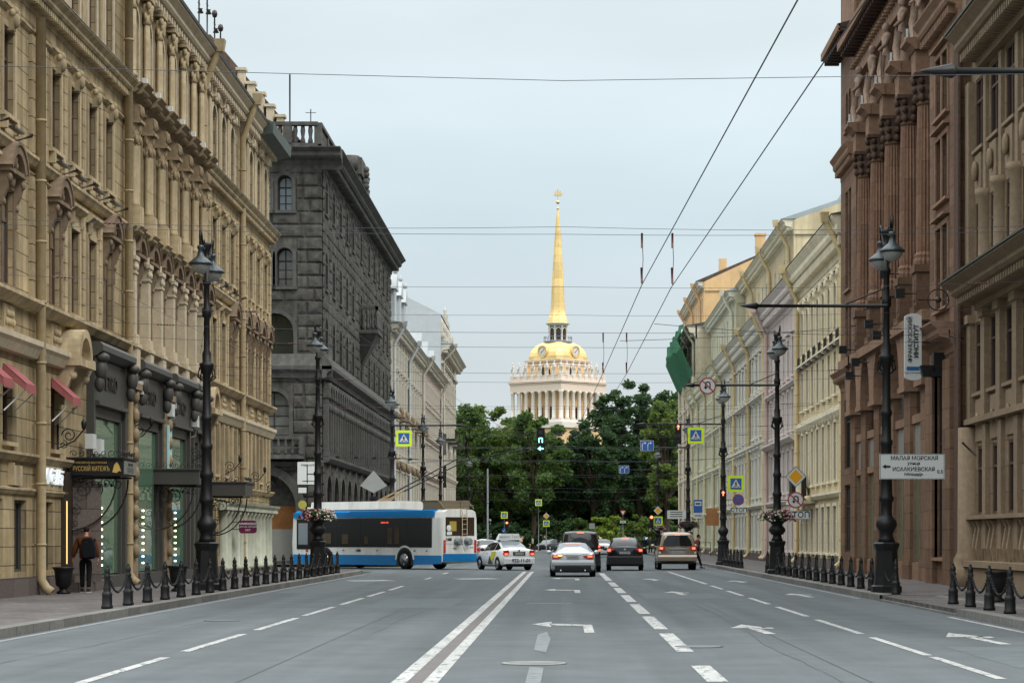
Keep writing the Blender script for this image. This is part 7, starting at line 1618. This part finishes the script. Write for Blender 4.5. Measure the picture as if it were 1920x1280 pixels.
car('sedan', 'small far silver car near the garden behind the trolleybus corner', -8.4, 297, R(100), st, PA, plain, (.85, 3.55), .31, .852, [(3,4,.1),(4,5,.05),(5,6,.08)])
# ------------------------------------------------------------------ trolleybus
M['bwhite'] = mat('bus_white', (.70,.70,.66), .4, var=.06, vs=1, streak=.15, coat=.3); M['bblue'] = mat('bus_blue', (.002,.165,.42), .5, var=.05); M['bglass'] = mat('bus_glass', (.009,.008,.008), .08, var=0, spec=.15); M['bint'] = mat('bus_interior_shape', (.10,.075,.05), .8, var=.3)
BU = thing('trolleybus', 'blue and white trolleybus crossing the junction from right to left with two poles raised', 'trolleybus', (-6.15, 115, 0), R(136))
Lb, Wb = 12., 2.55
def rbox(g, x0, x1, z0, z1, m=0, y0=0, y1=-Wb, c=.0): g.box(x0, x1, y1, y0, z0, z1, m)
g = MB()
prof = lambda i: [(i,-i,.32),(i,-i,2.78),(.10+i,-.10-i,2.98),(.32,-.32,3.06)]
def ringb(x, sh, zb):   # cross-section of the bus at x, shrink sh
    return [(x,-sh,zb),(x,-sh*.6,1.3),(x,-sh-.02,2.62),(x,-sh-.10,2.93),(x,-sh-.32,3.04),(x,-Wb/2,3.08),(x,-Wb+sh+.32,3.04),(x,-Wb+sh+.10,2.93),(x,-Wb+sh+.02,2.62),(x,-Wb+sh*.6,1.3),(x,-Wb+sh,zb)]
xs = [(0,.13,.42),(.03,.06,.4),(.14,.0,.36),(.6,0,.33),(2.6,0,.22),(6,0,.22),(11.3,0,.24),(11.75,.04,.28),(11.93,.12,.32),(12.0,.22,.36)]
vs = []; 
for x_, sh, zb in xs: vs += ringb(x_, sh, zb)
n = 11; fs = [(j*n+i, (j+1)*n+i, (j+1)*n+(i+1) % n, j*n+(i+1) % n) for j in range(len(xs)-1) for i in range(n)] + [tuple(range(n)), tuple((len(xs)-1)*n+i for i in range(n-1,-1,-1))]
g.add(vs, fs, 0); g.build('body', M['bwhite'], BU)
g = MB(); g.box(.62, 11.72, -.004, .012, 2.66, 2.94); g.box(.75, 7.1, .0, -.3, 2.94, 3.0); g.box(.62, 11.8, -Wb-.012, -Wb+.004, 2.66, 2.94)
g.add([(.55,.014,2.66),(11.75,.014,2.66),(11.75,-.09,2.95),(.55,-.09,2.95),(11.75,-.3,3.058),(.55,-.3,3.058)], [(0,1,2,3),(3,2,4,5)]); g.build('roof_band', M['bblue'], BU)
g = MB()
arch = [(2.75+.62*math.cos(R(a)), .5+.62*math.sin(R(a))) for a in range(180, -1, -15)]
arch2 = [(9.05+.60*math.cos(R(a)), .5+.60*math.sin(R(a))) for a in range(180, -1, -15)]
g.box(.02, 2.1, -.02, .014, .30, .72); g.box(3.4, 8.42, -.02, .014, .2, .72); g.box(9.68, 11.75, -.02, .014, .22, .72); g.add([(.02,.016,.3),(2.1,.016,.22),(2.1,.016,.3)], [(0,1,2)])
g.box(-.012, .02, -Wb+.1, -.1, .42, .80); g.build('skirt', M['bblue'], BU)
g = MB(); g.box(.72, 2.55, .0, .02, 1.12, 2.62); g.box(2.58, 4.2, .0, .02, 1.12, 2.62); g.box(4.23, 6.2, .0, .02, 1.12, 2.62); g.box(6.23, 8.2, .0, .02, 1.12, 2.62); g.box(8.23, 10.2, .0, .02, 1.12, 2.62); g.box(10.24, 11.45, .0, .02, 1.0, 2.62); g.build('side_windows', M['bglass'], BU)
g = MB()
for xx in (2.57, 4.21, 6.21, 8.21, 10.22): g.box(xx-.02, xx+.02, .02, .026, 1.12, 2.62)
g.box(.72, 10.2, .02, .024, 2.2, 2.22); g.box(10.5, 11.3, .021, .024, 1.2, 1.22); g.build('window_bar', M['plastic'], BU)
g = MB(); [g.box(a_, a_+w_, .0205, .0215, 1.3, 1.3+h_) for a_, w_, h_ in ((3.2,.35,.9),(3.75,.35,.85),(7.2,.5,.5),(8.6,.7,.55),(5.6,.3,.4))]; g.build('painted_interior_reflection', M['bint'], BU)  # flat brown patches painted on the panes for reflected interior shapes
g = MB(); g.box(4.0, 4.6, .0205, .022, 2.36, 2.44); g.build('route_display', mat('red_led', (.3,.02,.01), .4, emit=(1,.1,.04), es=.8, var=0), BU)
g = MB(); g.box(10.52, 11.3, .021, .028, 1.25, 2.4); g.build('driver_window', M['cglass_painted_sky'], BU)
g = MB(); g.prism(arch + [(3.4,.2),(2.1,.2)], .0, .017); g.build('wheel_arch', M['plastic'], BU)
g = MB(); g.arc(2.75, .5, .62, .72, 0, .03, 0, 180, 14); g.build('arch_trim', M['bwhite'], BU)
g = MB(); g.prism(arch2 + [(9.66,.2),(8.44,.2)], .0, .017); g.build('wheel_arch', M['plastic'], BU)
for xx in (2.75, 9.05):
    for yy, s in ((-.1, 1), (-Wb+.12, -1)):
        w_ = bpy.data.objects.new('wheel', None); col.objects.link(w_); w_.parent = BU; w_.location = (xx, yy, .49); w_.rotation_euler[2] = R(90) if s < 0 else R(-90); w_.scale = (1.2,1,1)
        ty, ri = wheel_m(.49, .28); put('tyre', ty, w_); put('rim', ri, w_)
g = MB(); g.extr([(-.5,3.02),(-.42,3.12),(-.45,3.38),(-.6,3.46),(-2.0,3.46),(-2.1,3.05)], .9, 7.8); g.prism([(7.8,3.05),(8.3,3.05),(7.8,3.44)], -2.05, -.5); g.build('roof_unit', M['bwhite'], BU)
g = MB(); g.box(10.2, 11.3, -1.9, -.6, 3.04, 3.26); g.box(8.6, 9.6, -1.7, -.8, 3.04, 3.14); g.build('roof_unit', M['bwhite'], BU)
g = MB(); g.box(.35, .4, -2.3, -.25, 3.05, 3.5); g.add([(.0,-.26,3.05),(1.9,-.26,3.05),(1.9,-.26,3.5),(.5,-.26,3.5)], [(0,1,2,3)]); g.tube([(1.9,-.25,3.5),(.5,-.25,3.5),(.05,-.25,3.1)], .03, 5); g.tube([(1.9,-2.3,3.5),(.5,-2.3,3.5),(.05,-2.3,3.1)], .03, 5); g.tube([(.05,-.25,3.25),(.05,-2.3,3.25)], .025, 5); g.build('roof_rack', mat('roof_rack_brown', (.16,.13,.09), .7), BU)
# rear face
g = MB(); g.box(-.015, .03, -2.28, -.28, 1.72, 2.66); rw = g.build('rear_window', mat('bus_rear_glass', (.035,.022,.014), .1, var=0), BU)
g = MB(); g.box(-.022, -.015, -1.02, -.55, 1.95, 2.45); g.box(-.024, -.022, -.95, -.6, 2.0, 2.4); g.build('yellow_notice', mat('yellow_notice', (.36,.27,.05), .6), rw); g = MB(); g.box(-.024, -.015, -.7, -.35, 1.76, 1.92); g.ball(-.02, -.5, 2.1, .01, .18, .16); g.build('white_notice', M['white'], rw)
for yy in (-.2, -Wb+.2): g = MB(); g.box(-.03, .03, yy-.07, yy+.07, .85, 1.5); g.build('tail_light', M['tail'], BU)
g = MB(); g.tube([(-.07,-1.38,1.5),(-.07,-1.38,2.95),(.1,-1.38,3.15)], .02, 5); g.tube([(-.07,-1.72,1.75),(-.07,-1.72,2.95),(.1,-1.72,3.15)], .02, 5); [g.tube([(-.07,-1.38,z_),(-.07,-1.72,z_)], .016, 5) for z_ in (1.8,2.05,2.3,2.55,2.8)]; g.build('ladder', mat('ladder_metal', (.42,.33,.22), .6), BU)
for yy in (-1.05, -1.75): g = MB(); g.M = Matrix.Translation((-.02, yy, 1.42)) @ Matrix.Rotation(R(-90), 4, 'Y'); g.lathe([(.2,0),(.2,.1),(.12,.14),(.12,.2),(.19,.24),(.15,.26)], 0, 0, 16); g.build('rope_drum', M['pole'], BU)
def btext(txt, x, y, z, size, rear=False, m='black', sx=1.):
    g = MB(); g.M = Matrix.Translation((x, y, z)) @ Matrix.Rotation(R(-90) if rear else R(180), 4, 'Z'); g.text(txt, 0, 0, size, 0, .003, sx=sx, bold=.003); return g.build('lettering', M[m], BU)
btext('2488', -.015, -.5, 1.52, .2, True); btext('2488', 6.4, .016, .94, .2)
g = MB(); [g.box(x_-.07, x_+.07, .012, .016, .92, .97) for x_ in (1.1, 2.0, 4.9, 7.6)]; g.box(10.1, 10.16, .012, .016, .9, 1.1); g.build('vent_slot', M['plastic'], BU)
g = MB(); g.box(10.5, 10.7, .012, .016, .85, 1.08); g.build('badge', M['tail'], BU)
g = MB(); g.box(-.018, -.012, -1.0, -.8, 1.05, 1.09); g.box(-.018, -.012, -2.2, -2.0, 1.1, 1.13); g.box(-.016, -.012, -Wb+.12, -.12, 1.3, 1.31); g.build('vent_slot', M['plastic'], BU)
for k, (ya, yb) in enumerate(((-1.1,-.45),(-1.6,-1.25))):
    g = MB(); g.tube([(6.2,ya,3.45),(5.4,ya,3.75)], .09, 8, 1); g.tube([(6.2,ya,3.5),(4.6,ya,4.05)], .05, 8, 1); g.tube([(4.6,ya,4.05),(-.9,yb,5.65),(-1.3,yb,5.72)], [.04,.025,.02], 6, 0); g.build('trolley_pole', [M['plastic'], mat('pole_spring_tan', (.36,.25,.15), .6)], BU)
g = MB(); g.tube([(-.6,-.7,5.5),(-.15,-1.2,1.5),(-.15,-1.5,.9)], .012, 4); g.build('pole_rope', M['plastic'], BU)

# ================================================================== people
M['skin'] = mat('skin', (.36,.19,.13), .6, var=.05); M['hair'] = mat('dark_hair', (.02,.014,.01), .7, var=.2); M['jacketb'] = mat('rust_brown_jacket', (.085,.030,.012), .85, var=.15, vs=5); M['trous'] = mat('black_trousers', (.010,.011,.013), .85, var=.1); M['shoe'] = mat('dark_trainers', (.02,.02,.02), .6); M['sole'] = mat('white_soles', (.5,.5,.48), .6)
def skin(name, pts, edges, radii, m, parent, sub=2, root=0):
    me = bpy.data.meshes.new(name); me.from_pydata([Vector(p) for p in pts], edges, []); me.materials.append(m)
    o = bpy.data.objects.new(name, me); col.objects.link(o); o.parent = parent
    bpy.context.view_layer.objects.active = o
    md = o.modifiers.new('skin', 'SKIN'); sv = me.skin_vertices[0].data
    for v, r_ in zip(sv, radii): v.radius = r_ if isinstance(r_, tuple) else (r_, r_)
    sv[root].use_root = True; md.use_smooth_shade = True
    o.modifiers.new('sub', 'SUBSURF').levels = sub; o.modifiers['sub'].render_levels = sub
    dg = bpy.context.evaluated_depsgraph_get(); nm = bpy.data.meshes.new_from_object(o.evaluated_get(dg)); nm.materials.clear(); nm.materials.append(m)
    for p in nm.polygons: p.use_smooth = True
    o.modifiers.clear(); o.data = nm; nm.name = name; bpy.data.meshes.remove(me); return o
def person(label, x, y, z, rz, h=1.75, top=None, bottom=None, hair=None, lean=.0, stride=.0, arms=((.08,.0),(.08,.0)), skirt=False, fingers=False, hood=None, sleeve=True):
    t = thing('person', label, 'person', (x, y, z), rz); k = h/1.75; L_ = lambda p: (p[0]*k, p[1]*k, p[2]*k)
    s = stride; ly = lean
    hip = .92; P = [(0,0,hip),(0,ly*.35,1.15),(0,ly*.75,1.38),(0,ly*1.1,1.50),(0,ly*1.25,1.56),(0,ly*1.5+.02,1.64),
         (-.09,0,.88),(-.10,s*.5+.02,.50),(-.10,s,.09),(.09,0,.88),(.10,-s*.4+.03,.50),(.10,-s-.02,.09),
         (-.19,ly*.9,1.42),(-.24-arms[0][0]*.5,ly*.7+arms[0][1]*.5,1.15),(-.25-arms[0][0],ly*.5+arms[0][1]+.03,.90),
         (.19,ly*.9,1.42),(.24+arms[1][0]*.5,ly*.7+arms[1][1]*.5,1.15),(.25+arms[1][0],ly*.5+arms[1][1]+.03,.90)]
    E = [(0,1),(1,2),(2,3),(3,4),(4,5),(0,6),(6,7),(7,8),(0,9),(9,10),(10,11),(2,12),(12,13),(13,14),(2,15),(15,16),(16,17)]
    Rr = [(.14,.11),(.13,.1),(.15,.1),(.06,.06),(.05,.055),(.075,.09),.085,.055,.035,.085,.055,.035,.055,.042,.028,.055,.042,.028]
    skin('body', [L_(p) for p in P], E, [tuple(q*k for q in r_) if isinstance(r_, tuple) else r_*k for r_ in Rr], M['skin'], t)
    # head with face, ears
    hx, hy, hz = L_((0, ly*1.55+.03, 1.655)); g = MB(); g.ball(hx, hy, hz, .075*k, .095*k, .115*k, 16, 12); g.ball(hx, hy+.095*k, hz-.015, .012, .02, .025, 6, 5); [g.ball(hx+q*.078*k, hy, hz-.01, .012, .02, .03, 6, 5) for q in (-1, 1)]; g.ball(hx, hy+.06*k, hz-.075*k, .04*k, .035*k, .035*k, 8, 6); g.box(hx-.025, hx+.025, hy+.088*k, hy+.092*k, hz-.052, hz-.045); [g.ball(hx+q*.03, hy+.083*k, hz+.015, .012, .01, .008, 6, 4) for q in (-1, 1)]; g.build('head', M['skin'], t)
    if hood: g = MB(); g.ball(hx, hy-.01, hz+.0, .11*k, .12*k, .15*k, 14, 10); g.ball(hx, hy, hz-.14*k, .13*k, .11*k, .1*k, 12, 8); g.build('headscarf', hood, t)
    else: g = MB(); g.ball(hx, hy-.022*k, hz+.03*k, .083*k, .098*k, .1*k, 16, 10); g.build('hair', hair or M['hair'], t)
    jp = [(0,.0,.86),(0,ly*.2,1.0),(0,ly*.45,1.2),(0,ly*.8,1.40),(0,ly*1.02,1.49)] + [P[12],P[13],(P[14][0],P[14][1],P[14][2]+.03)] + [P[15],P[16],(P[17][0],P[17][1],P[17][2]+.03)]
    jr = [(.19,.14),(.18,.14),(.195,.14),(.185,.13),(.085,.075),.1,.08,.055,.1,.08,.055]
    skin('jacket', [L_(p) for p in jp], [(0,1),(1,2),(2,3),(3,4),(3,5),(5,6),(6,7),(3,8),(8,9),(9,10)], [tuple(q*k for q in r_) if isinstance(r_, tuple) else r_*k for r_ in jr], top, t)
    if skirt: g = MB(); g.lathe([(.3*k,.06),(.24*k,.5*k),(.2*k,.95*k),(.19*k,1.0*k)], 0, 0, 16, sy=.75); g.build('skirt', bottom, t)
    else: skin('trousers', [L_(p) for p in ((0,0,.95),(0,0,.9),P[6],P[7],(P[8][0],P[8][1],.12),P[9],P[10],(P[11][0],P[11][1],.12))], [(0,1),(1,2),(2,3),(3,4),(1,5),(5,6),(6,7)], [(.15*k,.12*k),(.14*k,.12*k),.1*k,.075*k,.062*k,.1*k,.075*k,.062*k], bottom, t)
    for q, p in ((-1, P[8]), (1, P[11])):
        g = MB(); x0, y0 = p[0]*k, p[1]*k; g.prism([(x0-.045,.02),(x0+.045,.02),(x0+.04,.1),(x0-.04,.1)], y0-.08, y0+.06); g.frus(x0, y0+.1, .02, .07, .045, .1, .035, .08); g.box(x0-.048, x0+.048, y0-.085, y0+.2, 0, .022, 1); g.build('shoe', [M['shoe'], M['sole']], t)
    if fingers:
        for q, p in ((-1, P[14]), (1, P[17])):
            g = MB(); bx, by, bz = (v*k for v in p); g.ball(bx, by, bz-.05, .022, .04, .05, 10, 8)
            for i, ln in enumerate((.06,.075,.07,.055)): yy = by-.03+.02*i; g.tube([(bx,yy,bz-.08),(bx-q*.005,yy+.004,bz-.08-ln*.55),(bx-q*.02,yy+.006,bz-.08-ln)], [.010,.009,.007], 6)
            g.tube([(bx,by+.035,bz-.03),(bx-q*.01,by+.062,bz-.06),(bx-q*.015,by+.065,bz-.09)], [.012,.010,.008], 6); g.build('hand', M['skin'], t)
    return t
person('person in rust-brown jacket and black trousers walking away along the left shopfronts', -12.72, 60.6, .15, R(2), 1.74, M['jacketb'], M['trous'], lean=.10, stride=.10, arms=((.10,-.02),(.06,.06)), fingers=True)
bp = thing('backpack', 'black backpack slung on the right shoulder of the person in the brown jacket', 'backpack', (-12.60, 60.45, 1.35))
g = MB(); g.M = Matrix.Rotation(R(-6), 4, 'Y')
pr = [(-.17,-.27),(-.1,-.31),(.1,-.31),(.17,-.27),(.18,0),(.16,.18),(.1,.25),(-.1,.25),(-.16,.18),(-.18,0)]
g.prism(pr, -.16, .02); g.prism([(a*.9, b*.92) for a, b in pr], -.2, -.15); g.prism([(a*.75, b*.45-.12) for a, b in pr], -.245, -.19); g.build('bag', M['trous'], bp)
g = MB(); g.tube([(.1,.0,.22),(.12,.12,.24),(.12,.24,.1),(.12,.2,-.15),(.12,0,-.25)], .022, 6); g.box(-.05, .0, -.205, -.2, .12, .16, 0); g.build('strap', M['black'], bp)
mdark = mat('dark_navy_coat', (.014,.016,.022), .85); mred = mat('dull_red_top', (.10,.03,.03), .85); mblue = mat('pale_blue_scarf', (.10,.17,.27), .85); mgrey = mat('grey_coat', (.05,.055,.06), .85); mpale = mat('pale_coat', (.42,.38,.33), .85)
person('person in dark clothes and reddish top walking right behind the beige off-roader', 6.95, 118.5, 0, R(-80), 1.76, mred, mdark, stride=.28, lean=.05, arms=((.02,.15),(.02,-.12)))
person('person in pale blue headscarf and long dark coat on the far crossing', 7.7, 216, .0, R(180), 1.68, mdark, mdark, skirt=True, hood=mblue)
person('person in dark clothes standing left of the blue headscarf', 6.9, 218, 0, R(160), 1.74, mdark, mdark, stride=.1); person('person in grey coat just right of the blue headscarf', 8.5, 222, 0, R(200), 1.72, mgrey, mdark, stride=.12)
person('person in pale coat crossing far off by the dark sedan', -3.8, 283, 0, R(80), 1.75, mpale, mdark, stride=.2)
person('distant person in dark clothes on the far right pavement under the bus stop sign', 10.4, 186, .15, R(170), 1.74, mdark, mgrey, stride=.15)
